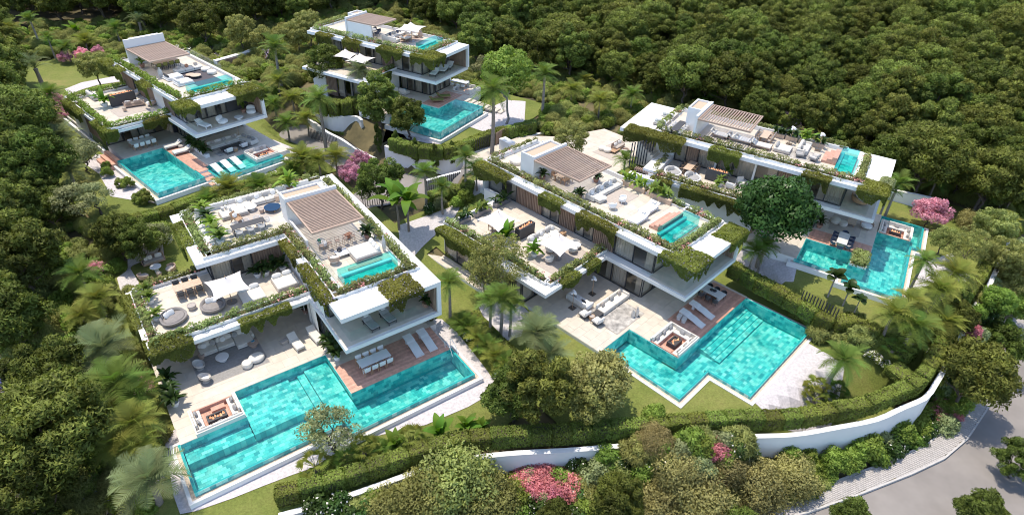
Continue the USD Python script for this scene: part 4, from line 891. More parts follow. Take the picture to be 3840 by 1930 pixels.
# ================================================================ villa A (near left)
h = House('A', 'white two-storey villa nearest the camera, brown pergola over striped roof deck')
def storey_walls():
    b = h.box
    b('wall', (.3, .55, -19.3, -14.3, -.9, 2.79)); b('wall', (.56, 6.3, -19.4, -19.22, -.9, 2.79)); b('wall', (6.05, 6.3, -24.5, -19.41, -.9, 5.79)); b('wall', (19.95, 20.28, -24.5, -9.45, -.9, 2.79)); b('wall', (6.31, 19.94, -24.5, -24.2, -.9, 2.79)); b('interior_wall', (.6, 12.3, -16.6, -16.4, .02, 2.79), 'interior'); b('interior_wall', (12.42, 19.9, -11.9, -11.7, .02, 2.79), 'interior')
    h.window('v', -14.25, .56, 12.3, .02, 2.79, 5, 1); h.window('u', 12.36, -14.2, -9.45, .02, 2.79, 3); h.window('v', -9.4, 12.42, 19.9, .02, 2.79, 4, 1)
    b('floor_slab', (.05, 12.049, -19.45, -10.55, 2.8, 3.15)); b('floor_slab', (6.31, 12.049, -24.45, -19.451, 2.8, 3.15)); b('floor_slab', (12.05, 20.28, -24.5, -3.34, 2.8, 3.18))
    # upper storey: glazed room under the left roof terrace
    h.window('v', -17.0, 6.4, 9.7, 3.22, 5.79, 2, 1); h.slats('v', -17.0, 9.75, 12.3, 3.22, 5.79, 1); h.window('u', 6.36, -19.3, -17.06, 3.22, 5.79, 1, out=-1); b('interior_wall', (6.5, 12.3, -19.6, -19.4, 3.22, 5.79), 'interior'); b('wall', (6.3, 12.3, -24.3, -24.05, 3.22, 5.79))
    b('wall', (12.35, 12.6, -24.3, -9.5, 3.2, 5.79)); h.window('u', 12.5, -9.45, -7.55, 3.22, 5.79, 1); h.window('v', -7.5, 12.55, 19.85, 3.22, 5.79, 4, 1); b('interior_wall', (12.7, 19.8, -10.1, -9.9, 3.22, 5.79), 'interior'); b('fin_wall', (19.93, 20.28, -24.3, -3.34, 3.2, 5.79)); b('wall', (12.61, 19.92, -24.3, -24.05, 3.22, 5.79))
    h.slats('u', 19.92, -7.4, -3.5, 3.22, 5.79, -1, .2, .09, .12)
    b('balcony_floor', (12.2, 19.9, -7.4, -3.6, 3.185, 3.215), 'stone_tile'); h.rail([(-8.6, 12.72), (-3.97, 12.72), (-3.97, 19.6)], 3.22, .95)
    b('roof_slab', (12.05, 20.28, -24.5, -3.3, 5.8, 6.2)); b('roof_slab', (5.25, 12.049, -24.5, -15.6, 5.8, 6.2))
    h.tower(13.4, 16.95, -18.95, -17.45, 6.2, 8.75, (13.35, 17.95, 8.9)); h.pergola(13.45, 17.9, -17.17, -11.45, 8.6, 24)
    h.parapet('parapet', [(-17.3, 13.45), (-13.2, 13.45)], .16, 6.2, 6.95); h.rail([(-13.1, 13.5), (-6.9, 13.5)], 6.24, .95); h.rail([(-17.6, 18.75), (-8.6, 18.75)], 6.24, .9); h.rail([(-22.8, 7.2), (-16.9, 7.2), (-16.9, 12.9)], 6.24, .85)
    h.parapet('back_parapet', [(-23.5, 7.2), (-23.5, 17.5)], .18, 6.2, 6.8); h.plunge(13.75, 18.3, -7.85, -6.45, 6.24, 7.25); h.steps(14.9, 17.6, -8.5, -7.86, 6.24, .2, 2)
storey_walls()
for q in ((.6, 12.3, -19, -14.32), (12.42, 19.9, -14, -9.47)): h.box('interior_floor', (*q, -.08, -.004), 'interior')
Apool = [(-7.13, 4.47), (-7.13, 11.57), (-2.1, 11.57), (-2.1, 20.28), (1.2, 20.28), (1.2, 10.2), (0, 10.2), (0, 0), (-4.25, 0), (-4.25, 4.47)]
Aterr = R(-14.2, -4.25, .02, 11.55).union(R(-14.2, -2.12, 11.5, 20.26)).difference(poly(Apool)); Adk = R(-5.42, -2.12, 11.59, 20.2); Apit = R(-6.9, -4.25, 1.12, 4.45)
terrace('A', 'terrace', 'pale stone terrace around the pool of the nearest villa', Aterr.difference(Adk).difference(Apit), 0, (1.2, .9), -1.2)
terrace('A', 'terrace', 'pale stone floor under the cantilever of the nearest villa', R(-9.3, -5.5, 20.3, 20.9), -.02, (1.2, .6), -1.1)
terrace('A', 'roof_terrace', 'first-floor roof terrace with grey round daybeds', R(-18.55, -11.6, 1.0, 12.3).union(R(-17, -16, 6.45, 12.3)), 3.2, (1.2, .9))
terrace('A', 'roof_terrace', 'top roof terrace with the long dark table', R(-23.3, -16.8, 7.3, 13.3).union(R(-23.3, -19, 13, 18)), 6.24, (1.2, .9))
terrace('A', 'roof_terrace', 'top roof terrace striped by the pergola shadow, nearest villa', R(-17.1, -6.3, 13.55, 18.6), 6.24, (1.2, .9))
deck('A', 'reddish timber deck beside the pool under the cantilever', Adk, 0); pool('A', 'large L-shaped turquoise pool of the nearest villa', Apool, Aterr.union(Apit).union(Adk), depth=1.5, steps=[((-7.1, -3.0, 4.5, 8.3), .75), ((-4.2, -3.0, .05, 4.45), .75), ((-7.1, 0, 8.32, 9.0), 1.0), ((-7.1, 0, 9.02, 9.6), .8), ((-7.1, 1.15, 9.62, 11.5), .62)], ground=-1.6)
lounge_pit('A', 'sunken fire lounge with grey pillows at the left pool corner', -6.9, -4.25, 1.12, 4.42, 'B'); put('fire_table', 'fire_table', 'dark fire table with flames in the sunken lounge of the nearest villa', 'fire table', 'A', -5.5, 2.75, -.41, 0, l=1.35, w=.7, h=.45)
G1 = 'flowering planters along the roof edges'
planting('A', 'flowering planter along the left edge of the terrace with grey daybeds', [(-18.7, .75), (-12.3, .75)], 3.2); planting('A', 'flowering planter along the front edge of the terrace with grey daybeds', [(-11.55, .6), (-11.55, 12.2)], 3.2)
planting('A', 'low planter behind the six-seat table of the nearest villa', [(-19.1, .9), (-19.1, 6.0)], 3.2, .6)
planting('A', 'planter at the left edge of the roof with the long dark table', [(-23.6, 6.35), (-16.4, 6.35)], 6.2, .8); planting('A', 'planter at the front edge of the roof with the long dark table', [(-16.35, 6.6), (-16.35, 12.8), (-11, 12.95)], 6.2, .75)
planting('A', 'back planter behind the long white roof sofa', [(-24.0, 6.5), (-24.0, 18.5)], 6.2, .8, flower='flower_pink', dense_fl=.5); planting('A', 'planter left of the striped roof deck', [(-10.7, 12.95), (-6.6, 12.95)], 6.2, .7)
planting('A', 'planter in front of the roof plunge pool of the nearest villa', [(-5.95, 12.9), (-5.95, 19.4)], 6.2, .7); planting('A', 'long planter along the right roof edge of the nearest villa', [(-23.2, 19.15), (-6.5, 19.15)], 6.2, .8, dense_fl=.4)
creeper('A', 'creeper patch hanging over the left wall of the lower terrace', -19.0, -14.2, -.15, .45, 3.17, 'L', 1.3); creeper('A', 'creeper over the front left corner of the lower terrace', -12.4, -10.6, .3, 3.0, 3.17, 'FL', 1.4); creeper('A', 'creeper hanging over the outdoor sofa edge of the lower terrace', -11.0, -10.5, 6.6, 10.4, 3.17, 'F', 1.2)
creeper('A', 'creeper down the left wall of the long-table roof', -22.8, -18.8, 5.2, 5.95, 6.17, 'L', 2.2); creeper('A', 'creeper between the two roof terraces, beside the dark leafy bed', -15.4, -12.5, 12.0, 12.6, 6.17, 'LF', 1.1); creeper('A', 'violet-flecked creeper left of the roof plunge pool', -11.2, -5.6, 12.0, 12.65, 6.17, 'L', 1.5, flower='flower_violet')
creeper('A', 'violet-flecked creeper hanging over the balcony with dark loungers', -5.5, -3.35, 15.9, 18.6, 6.17, 'F', 1.2, flower='flower_violet')
# furniture: ground floor
rug('A', 'grey and sand rug under the outdoor sofa of the nearest villa', -12.7, -8.75, 2.55, 7.68, .0, 'rug_grey')
put('sofa', 'sofa', 'cream corner sofa with pillows on the ground terrace of the nearest villa', 'sofa', 'A', -12.55, 5.35, .02, 0, n=3, l=4.0, chaise=1, arm=1, pillows=5)
puts('round_table', 'coffee_table', 'round white coffee table before the cream corner sofa', 'coffee table', 'A', ('r2', 600, 318), .02, r=.5, h=.38)
puts('pouf', 'pouf', 'smaller cream pouf on the grey rug', 'pouf', 'A', ('r2', 752, 345), .02, dz=.2, r=.42); puts('pouf', 'pouf', 'oval larger cream pouf on the grey rug', 'pouf', 'A', ('r2', 810, 305), .02, dz=.2, r=.5, sx=1.25)
puts('shell_chair', 'shell_chair', 'white shell chair on the rug, nearer the house', 'armchair', 'A', ('r2', 450, 355), .02, H, dz=.3); puts('shell_chair', 'shell_chair', 'white shell chair on the rug, nearer the pool', 'armchair', 'A', ('r2', 487, 435), .02, H + .5, dz=.3)
puts('round_table', 'side_table', 'round pinkish side table with a blue book', 'side table', 'A', ('r2', 788, 208), .02, dz=.4, r=.42, h=.42, top='rope', leg='rope'); puts('stump', 'side_table', 'small side table left of the cream corner sofa', 'side table', 'A', ('r2', 462, 288), .02, dz=.3)
t = thing('book', 'blue book lying on the round pinkish side table', 'book', np.r_[W('A', *puv('A', ('r2', 788, 200), .44), .442)], YAW['A'] + .3); MB().box(-.13, .13, -.09, .09, .004, .03).build(t, 'pages', 'white_trim'); MB().box(-.135, .135, -.095, .095, .031, .038).build(t, 'cover', 'book_blue')
puts('lounger', 'sun_lounger', 'cream lounger on the terrace beside the small side table', 'sun lounger', 'A', ('r2', 1058, 205), 0, .1, dz=.3, mat='cream_fabric', frame='cream_fabric', pillow=None); puts('lounger', 'sun_lounger', 'cream lounger nearest the cantilever corner', 'sun lounger', 'A', ('r2', 1178, 160), 0, .1, dz=.3, mat='cream_fabric', frame='cream_fabric', pillow=None)
puts('slab_stool', 'side_table', 'brown slab side table by the two cream loungers', 'side table', 'A', ('r2', 985, 198), 0, .2, dz=.3)
for i, (x, y) in enumerate(((250, 440), (255, 525), (290, 575))): puts('potted', 'potted_plant', f'{ORD[i]} dark leafy plant from the house along the left terrace edge', 'potted plant', 'A', ('r2', x, y), 0, dz=.5, seed=20 + i, n=26, l=1.3, w=.3, pot='white_trim')
for i, (u, v) in enumerate(((-7.9, 12.15), (-7.0, 12.2), (-6.1, 12.15))): put('potted', 'potted_plant', f'{ORD[i]} big-leaved plant from the house under the cantilever corner', 'potted plant', 'A', u, v, 0, seed=30 + i, n=24, l=1.2, w=.28, pot='white_trim')
puts('potted', 'potted_plant', 'dark potted plant under the roof corner by the back wall', 'potted plant', 'A', ('r1', 1305, 1095), 0, dz=.4, seed=34)
dining('A', *puv('A', ('r3', 328, 715), .74), 0, 0, 4, ('long white table for eight', 'white armchair with teak legs'), 'on the near deck', dict(l=2.55, w=.95, top='white_trim', leg='white_trim'), 'dining_chair', {}, gap=.12)
puts('sunbed', 'sunbed', 'white curved sunbed on the near timber deck, nearer the table', 'sunbed', 'A', ('r3', 566, 640), 0, 0, dz=.25); puts('sunbed', 'sunbed', 'white curved sunbed on the near timber deck, at the right end', 'sunbed', 'A', ('r3', 648, 605), 0, 0, dz=.25)
t = thing('pool_handrail', 'bent steel handrail at the right pool corner of the nearest villa', 'handrail', W('A', -2.2, 20.0, 0), YAW['A'])
for s in (0, .5): MB().tube([(s, .3, -.2), (s, .3, .7), (s, .1, .85), (s, -.5, .6), (s, -.9, -.1)], .025, 6).build(t, 'rail', 'white_metal')
for i, (u, v) in enumerate(((-10, 20.75), (-8.7, 20.8), (-7.4, 20.8), (-6.2, 20.8))): put('potted', 'leafy_plant', f'{ORD[i]} leafy plant from the back along the right side wall', 'plant', 'A', u, v, -.1, seed=40 + i, n=22, l=1.2, w=.3, pot='soil', leaf='dark_leaf')
# balcony, lower roof terrace
puts('lounger', 'sun_lounger', 'dark balcony lounger with patterned pillow, left one', 'sun lounger', 'A', ('r3', 303, 500), 3.2, .1, dz=.3, l=1.8); puts('lounger', 'sun_lounger', 'dark balcony lounger with patterned pillow, right one', 'sun lounger', 'A', ('r3', 405, 458), 3.2, .1, dz=.3, l=1.8)
puts('potted', 'potted_plant', 'leafy plant under the balcony creeper', 'potted plant', 'A', ('r3', 640, 355), 3.2, dz=.8, seed=44, l=1.0)
dining('A', -16.75, 4.35, 3.2, .0, 3, ('pale stone-topped dining table for six', 'dark wooden armchair'), 'on lower near terrace', dict(l=2.1, w=.95, top='pale_wood', leg='teak'), 'dining_chair', dict(seat='charcoal', leg='teak'), gap=.15)
puts('egg_daybed', 'round_daybed', 'grey round daybed at the front left corner of the lower terrace', 'daybed', 'A', ('a3', 450, 975), 3.2, .5, dz=.3, r=1.0); puts('egg_daybed', 'round_daybed', 'grey round daybed beneath the white umbrella', 'daybed', 'A', ('a3', 880, 840), 3.2, -.25, dz=.3, r=.95)
puts('stump', 'side_table', 'round grey-brown side table between the grey daybeds', 'side table', 'A', ('a3', 647, 855), 3.2, dz=.2, r=.34, mat='taupe_fabric')
put('sail_umbrella', 'umbrella', 'white sail umbrella over the lower roof terrace of the nearest villa', 'umbrella', 'A', -13.6, 6.82, 3.2, 0, w=2.85, h=2.5)
put('daybed', 'square_daybed', 'square cream daybed beside the umbrella base', 'daybed', 'A', -13.25, 8.35, 3.2, 0, l=1.95, w=1.9, pillows=2); put('daybed', 'square_daybed', 'square cream daybed at the back beside the dark leafy bed', 'daybed', 'A', -13.6, 11.2, 3.2, 0, l=1.95, w=1.9, pillows=2)
for i, (u, v) in enumerate(((-15.8, 9.6), (-15.7, 10.3), (-15.9, 11.0), (-15.6, 11.7))): put('potted', 'leafy_plant', f'{ORD[i]} dark big-leaved plant from the left before the slatted wall', 'plant', 'A', u, v, 3.2, seed=50 + i, n=26, l=1.15, w=.3, pot='white_trim')
for i, (u, v) in enumerate(((-18.0, 1.55), (-16.9, 1.5), (-14.4, 1.5))): put('potted', 'leafy_plant', f'{ORD[i]} bushy plant from the back along the lower terrace edge', 'plant', 'A', u, v, 3.2, seed=60 + i, n=30, l=1.0, w=.2, pot='white_trim', leaf='shrub_leaf')
# top roof
put('sofa', 'sofa', 'long white rounded sofa along the back roof parapet', 'sofa', 'A', -22.55, 11.75, 6.24, 0, n=4, l=4.9, ottoman=1, pillows=5, arm=1); puts('daybed', 'chaise_sofa', 'cream chaise with grey pillows on the top roof', 'chaise', 'A', ('a2', 950, 620), 6.24, .0 + H * .0, dz=.3, l=1.5, w=2.3, pillows=0)
for i, (x, y) in enumerate(((790, 600), (840, 580), (905, 600))): puts('pouf', 'pillow', f'{ORD[i]} pillow from the left on the top roof chaise', 'pillow', 'A', ('a2', x, y), 6.56, dz=.1, r=.2, h=.42, sx=.6)
puts('round_table', 'coffee_table', 'round white table beside the long white roof sofa', 'coffee table', 'A', ('a2', 1210, 540), 6.24, dz=.4, r=.52, h=.42); puts('round_table', 'coffee_table', 'dark blue round table beside the stair tower', 'coffee table', 'A', ('a2', 1540, 545), 6.24, dz=.36, r=.72, h=.36, top='blue_gloss', leg='teak', legs=4)
puts('stump', 'side_table', 'dark wicker stool beside the blue round table', 'side table', 'A', ('a2', 1380, 610), 6.24, dz=.2, r=.22); puts('stump', 'side_table', 'pale block table between chaise and white sofa', 'side table', 'A', ('a2', 1100, 520), 6.24, dz=.2, r=.24, mat='pale_wood'); puts('stump', 'side_table', 'pale pedestal table at the tower end of the white sofa', 'side table', 'A', ('a2', 1615, 420), 6.24, dz=.3, r=.22, h=.6, mat='pale_wood')
puts('chair_wood', 'lounge_chair', 'teak lounge chair with angled frame on the top roof', 'armchair', 'A', ('a2', 1010, 730), 6.24, .6, dz=.3)
dining('A', -18.35, 10.3, 6.24, 0, 3, ('long dark dining table', 'white wire chair'), 'on the near roof', dict(l=2.75, w=.85, top='charcoal', leg='dark_metal', thick=.03), 'wire_chair', {}, gap=.18, ends=2)
rug('A', 'sand rug under the round tables of the top roof', -22.3, -19.7, 9.9, 13.1, 6.24, 'rug_sand')
for i, (u, v) in enumerate(((-22.9, 7.75), (-21.5, 7.7), (-20.2, 7.75), (-18.6, 7.7), (-17.6, 7.75))): put('potted', 'leafy_plant', f'{ORD[i]} tropical plant from the back along the left roof parapet', 'plant', 'A', u, v, 6.24, seed=70 + i, n=24, l=1.25, w=.32, pot='white_trim', leaf=('lime_leaf', 'dark_leaf', 'lime_leaf', 'shrub_leaf', 'palm_leaf')[i])
for i in range(5): put('stool', 'bar_stool', f'{ORD[i]} wicker bar stool from the left under the near pergola', 'bar stool', 'A', -11.95, 14.2 + .68 * i, 6.24, 0)
puts('tub_armchair', 'rope_armchair', 'rope armchair with green pillow on the striped roof deck', 'armchair', 'A', ('a4', 510, 460), 6.24, H * .7, dz=.3, pillow='green_fabric', shell='pale_rope'); puts('tub_armchair', 'rope_armchair', 'rope armchair beside the roof plunge pool', 'armchair', 'A', ('a4', 660, 660), 6.24, PI - .5, dz=.3, shell='rope')
puts('table', 'coffee_table', 'low square coffee table with a black bowl on the striped deck', 'coffee table', 'A', ('a4', 755, 560), 6.24, .0, dz=.3, l=1.0, w=.95, h=.3, top='white_trim', leg='charcoal'); puts('vase', 'bowl', 'black bowl on the low square coffee table', 'bowl', 'A', ('a4', 725, 535), 6.54, dz=.1, h=.22, r=.2, mat='black_gloss')
put('daybed', 'large_daybed', 'large white double daybed with pillows on the striped deck', 'daybed', 'A', -9.85, 16.95, 6.24, -H, l=2.3, w=1.9, pillows=3, h=.4); puts('slab_stool', 'side_table', 'small reddish table with blue book on the striped deck', 'side table', 'A', ('a4', 835, 340), 6.24, .3, dz=.3, mat='terracotta_fabric')
puts('vase', 'folded_parasol', 'folded pale parasol beside the roof plunge pool', 'parasol', 'A', ('a4', 1300, 545), 6.24, dz=0, h=1.5, r=.16)
put('potted', 'leafy_plant', 'dark leafy plant under the right pergola corner', 'plant', 'A', -11.9, 18.2, 6.24, seed=80, n=26, l=1.1, w=.28); put('potted', 'banana_plant', 'bright lime banana plant behind the stair tower', 'plant', 'A', -23.3, 15.6, 6.24, seed=81, n=22, l=1.8, w=.42, leaf='lime_leaf')

# ================================================================ villa D (centre right)
h = House('D', 'white villa in the centre right with two white umbrellas on its first-floor terrace')
def d_walls():
    b = h.box
    b('floor_slab', (-1.4, 6.999, -27.3, -12.9, 2.8, 3.15)); b('floor_slab', (7.0, 15.75, -30.0, -4.5, 2.8, 3.18))
    b('wall', (-.7, 6.9, -26.9, -26.6, -.6, 2.79)); h.window('u', -.85, -26.55, -16.2, .02, 2.79, 6, 1, out=-1); h.window('v', -16.1, -.8, 6.0, .02, 2.79, 4, 1); b('interior_wall', (1.4, 1.6, -26.5, -16.3, .02, 2.79), 'interior')
    h.window('u', 7.9, -16.1, -9.3, .02, 2.79, 4, 1, out=-1); h.window('v', -9.2, 7.96, 15.3, .02, 2.79, 4, 1); b('interior_wall', (10.2, 10.4, -16.1, -9.5, .02, 2.79), 'interior'); b('wall', (15.35, 15.7, -29.9, -9.2, -.6, 2.79)); b('wall', (7.9, 15.3, -16.4, -16.2, -.6, 2.79)); b('wall', (7.1, 15.3, -29.9, -29.6, -.6, 2.79))
    z0, z1 = 3.22, 5.79
    h.slats('u', 7.9, -25.36, -21.9, z0, z1, -1); h.window('u', 7.85, -21.85, -19.55, z0, z1, 2, 1, out=-1); h.slats('u', 7.9, -19.5, -17.6, z0, z1, -1); h.window('u', 7.85, -17.55, -15.3, z0, z1, 2, 1, out=-1); h.slats('u', 7.9, -15.25, -12.9, z0, z1, -1); h.window('u', 7.85, -12.85, -8.5, z0, z1, 2, 1, out=-1)
    h.window('v', -8.45, 7.9, 15.35, z0, z1, 4, 1); b('interior_wall', (10.2, 10.4, -29, -8.9, z0, z1), 'interior'); b('fin_wall', (15.42, 15.75, -29.9, -4.5, 3.2, 5.79)); b('wall', (7.3, 15.4, -29.9, -29.6, 3.2, 5.79)); h.window('u', 7.85, -29.5, -25.4, z0, z1, 2, out=-1); h.slats('u', 15.4, -8.3, -4.7, z0, z1, -1, .2, .09, .12)
    b('balcony_floor', (7.2, 15.4, -8.4, -4.7, 3.185, 3.215), 'stone_tile'); h.rail([(-9.4, 7.5), (-5.1, 7.5), (-5.1, 15.3)], 3.22, .95)
    b('roof_slab', (6.95, 15.75, -30.0, -4.3, 5.8, 6.2)); h.tower(8.35, 12.7, -25.5, -23.85, 6.2, 8.75, (8.2, 13.15, 8.85)); h.pergola(8.15, 13.05, -23.58, -17.75, 8.6, 23, .075)
    h.parapet('parapet', [(-29.4, 8.4), (-29.4, 15.2)], .18, 6.2, 6.7); h.plunge(8.7, 13.2, -9.3, -7.7, 6.24, 7.3); h.steps(9.7, 13.0, -10.7, -9.31, 6.24, .25, 3); h.parapet('parapet', [(-28.8, 15.3), (-10, 15.3)], .16, 6.2, 6.65)
d_walls()
for q in ((7.97, 15.3, -16, -9.27), (-.78, 6, -26.5, -16.22)): h.box('interior_floor', (*q, -.08, -.004), 'interior')
Dpool = [(-7.3, .2), (-7.3, 3.5), (-2.38, 3.62), (-2.38, 15.15), (3.66, 15.2), (3.66, 4.25), (-.03, 4.25), (-.03, 0)]
Dterr = R(-16, -7.3, -.6, 15.6).union(R(-7.4, -2.4, 3.6, 15.5)).difference(poly(Dpool)); Ddk = R(-5.75, -2.4, 7.1, 15.2); Dpit = R(-5.25, -2.38, 3.62, 6.85)
terrace('D', 'terrace', 'pale stone terrace of the centre villa with white sofas', Dterr.difference(Ddk).difference(Dpit), 0, (1.2, .9), -.9); terrace('D', 'terrace', 'narrow stone path along the left glass wall of the centre villa', R(-27.9, -16, -2.2, -.95), -.02, (1.2, .6), -.9)
terrace('D', 'roof_terrace', 'first-floor terrace with two white umbrellas', R(-26.6, -14.4, .35, 7.75), 3.2, (1.2, .9)); terrace('D', 'roof_terrace', 'top roof terrace of the centre villa with white sofa', R(-29.3, -7.4, 8.4, 15.1), 6.24, (1.2, 1.0))
terrace('D', 'terrace', 'pale entrance plaza behind the centre villa with rattan sofa', poly([(-36.6, 10.4), (-36.6, 20.2), (-33, 24), (-31, 30), (-22.5, 30), (-22.5, 17.2), (-30.4, 16.2), (-30.4, 9.0), (-34.2, 9.0), (-34.2, 10.4)]), 3.2, (1.5, 1.5), 1.2)
deck('D', 'reddish timber deck under the cantilever of the centre villa', Ddk, 0); pool('D', 'large turquoise pool of the centre villa with long steps', Dpool, Dterr.union(Dpit).union(Ddk), depth=1.4, steps=[((-2.36, -1.8, 7, 15), .9), ((-1.8, -1.25, 7, 15), 1.0), ((-1.25, -.7, 7, 15), 1.1), ((-.7, -.2, 7, 15), 1.2)], gutter=.28, drop=.3, ground=-1.0)
lounge_pit('D', 'sunken fire lounge cornering into the centre pool', -5.25, -2.38, 3.66, 6.85, 'L'); put('fire_table', 'fire_table', 'dark fire table in the sunken lounge of the centre villa', 'fire table', 'D', -3.75, 5.2, -.41, 0, l=1.2, w=.8, h=.45)
planting('D', 'planter along the left edge of the umbrella terrace', [(-26.9, -.1), (-14.2, -.1)], 3.2); planting('D', 'planter along the front edge of the umbrella terrace', [(-13.75, .1), (-13.75, 7.3)], 3.2)
planting('D', 'long planter on the left roof edge above the slatted wall', [(-29.5, 7.95), (-7.2, 7.95)], 6.2, .8); planting('D', 'planter in front of the centre roof plunge pool', [(-6.85, 8.0), (-6.85, 15.2)], 6.2, .75); planting('D', 'planter behind the centre roof plunge pool', [(-9.8, 14.85), (-7.3, 14.85)], 6.2, .75); planting('D', 'back right planter of the centre roof', [(-15, 15.0), (-10.5, 15.0)], 6.2, .7); planting('D', 'planter at the back of the centre roof behind white poufs', [(-29.65, 8.5), (-29.65, 15)], 6.2, .8)
creeper('D', 'creeper on the far back corner of the centre roof', -30.2, -25.6, 6.5, 7.4, 6.17, 'L', 1.3); creeper('D', 'creeper right of the long slatted wall', -21.3, -18.7, 6.85, 7.4, 6.17, 'L', 1.4); creeper('D', 'creeper over the second slatted wall', -16.6, -12.3, 6.85, 7.5, 6.17, 'L', 1.5); creeper('D', 'creeper hanging over the glass balcony corner', -7.6, -4.3, 7.0, 9.6, 6.17, 'LF', 1.3, flower='flower_violet'); creeper('D', 'creeper on the right front roof corner of the centre villa', -6.1, -4.3, 13.0, 15.8, 6.17, 'FR', 1.3)
creeper('D', 'creeper along the left eave over the glass wall', -26.9, -20.0, -1.5, -.5, 3.17, 'L', 1.1); creeper('D', 'creeper tuft on the terrace slab above the lamp', -14.1, -12.9, 4.2, 5.9, 3.17, 'F', 1.3); creeper('D', 'creeper tuft on the front corner of the umbrella terrace slab', -14.1, -12.9, 1.0, 3.0, 3.17, 'FL', .9)
rug('D', 'worn patterned rug between the white sofas', -11.2, -7.6, 2.2, 6.3, .02, 'rug_worn')
puts('sofa', 'sofa', 'long white sofa on the terrace of the centre villa', 'sofa', 'D', ('r5', 505, 650), 0, 0, dz=.35, n=2, l=3.6, puffy=False, pillows=3, pmat='taupe_fabric', arm=1); puts('sofa', 'sofa', 'grey two-seat sofa beside the globe lamps', 'sofa', 'D', ('r5', 322, 640), 0, H, dz=.35, n=2, l=2.1, mat='white_fabric', puffy=False, pillows=2, pmat='charcoal', arm=2)
puts('club_chair', 'armchair', 'white armchair with metal frame nearer the lamps', 'armchair', 'D', ('r5', 350, 718), 0, PI - .1, dz=.3); puts('club_chair', 'armchair', 'white armchair with metal frame nearer the pool', 'armchair', 'D', ('r5', 423, 758), 0, PI - .1, dz=.3)
puts('table', 'coffee_table', 'long black coffee table with books on the worn rug', 'coffee table', 'D', ('r5', 435, 705), .02, 0, dz=.3, l=2.5, w=.75, h=.32, top='charcoal', leg='dark_metal'); puts('stump', 'side_table', 'brown round side table between the two white armchairs', 'side table', 'D', ('r5', 390, 738), .02, dz=.2, r=.28, mat='teak')
puts('vase', 'vase', 'pale ribbed floor vase, taller one beside the white sofa', 'vase', 'D', ('r5', 645, 715), 0, dz=.3, h=1.0); puts('vase', 'vase', 'pale ribbed floor vase, shorter one beside the white sofa', 'vase', 'D', ('r5', 622, 725), 0, dz=.2, h=.8)
puts('globe_lamp', 'globe_lamp', 'globe lamp with white bulbs right of the grey sofa', 'lamp', 'D', ('r5', 392, 605), 0); puts('globe_lamp', 'globe_lamp', 'globe lamp with white bulbs in front of the grey sofa', 'lamp', 'D', ('r5', 280, 684), 0)
puts('sunbed', 'sunbed', 'white curved sunbed on the centre deck, nearer the dining table', 'sunbed', 'D', ('r5', 1012, 695), 0, .0, dz=.25); puts('sunbed', 'sunbed', 'white curved sunbed on the centre deck, nearer the sunken lounge', 'sunbed', 'D', ('r5', 958, 742), 0, .0, dz=.25)
for i, (x, y) in enumerate(((885, 735), (912, 752))): puts('slab_stool', 'side_table', f'small slatted table beside the centre sunbeds, {"left" if i == 0 else "right"} one', 'side table', 'D', ('r5', x, y), 0, .2, dz=.2, mat='pale_rope')
dining('D', *puv('D', ('r5', 1075, 590), .74), 0, H, 3, ('pale marble dining table with two black bowls', 'dark rope armchair'), 'on the centre deck', dict(l=2.2, w=1.1, top='marble', leg='marble', trestle=True), 'bucket_chair', dict(mat='charcoal', seat='mid_grey_fabric', r=.29), gap=.2)
for i, (x, y) in enumerate(((1068, 582), (1085, 588))): puts('vase', 'bowl', f'black bowl on the marble table, {"left" if i == 0 else "right"} one', 'bowl', 'D', ('r5', x, y), .745, dz=.05, h=.2, r=.18, mat='black_gloss')
put('louver_seat', 'louvered_bench', 'white slatted lounge seat in the glass balcony corner', 'lounge seat', 'D', -6.0, 10.6, 3.22, 0)
# first floor
put('sail_umbrella', 'umbrella', 'white sail umbrella over the dining table of the centre villa', 'umbrella', 'D', -22.2, 2.1, 3.2, 0, w=2.95, h=2.5); put('sail_umbrella', 'umbrella', 'white sail umbrella over the round armchairs of the centre villa', 'umbrella', 'D', -15.75, 3.3, 3.2, 0, w=2.95, h=2.5)
dining('D', -22.6, 2.9, 3.2, 0, 3, ('shaded teak dining table', 'teak armchair'), 'under the centre umbrella', dict(l=2.0, w=.9, top='teak', leg='teak'), 'dining_chair', dict(seat='taupe_fabric'), gap=.15)
put('fire_wall', 'fire_wall', 'charcoal fire wall with flames between the two umbrellas', 'fire wall', 'D', -20.4, 3.9, 3.2, 0, l=2.1, w=.62, h=1.2)
puts('sofa', 'sofa', 'big white rounded sofa beside the fire wall', 'sofa', 'D', ('r4', 1125, 945), 3.2, 0, dz=.5, n=3, l=3.6, pillows=5, arm=1); rug('D', 'pale wooden-look rug under the second umbrella', -17.6, -14.3, 1.2, 6.2, 3.2, 'rug_sand')
for i, (x, y) in enumerate(((1185, 1070), (1385, 1070), (1415, 1035))): puts('tub_armchair', 'round_armchair', f'{ORD[i]} round woven armchair from the left beneath the second umbrella', 'armchair', 'D', ('r4', x, y), 3.2, PI * .7 - i, dz=.3, shell='pale_rope', r=.48)
puts('tub_armchair', 'round_armchair', 'woven armchair in the sun before the second umbrella', 'armchair', 'D', ('r4', 1175, 1160), 3.2, PI, dz=.3, shell='pale_rope'); puts('slab_stool', 'side_table', 'small tray table with blue book behind the white rounded sofa', 'side table', 'D', ('r4', 1300, 920), 3.2, 0, dz=.4, mat='teak')
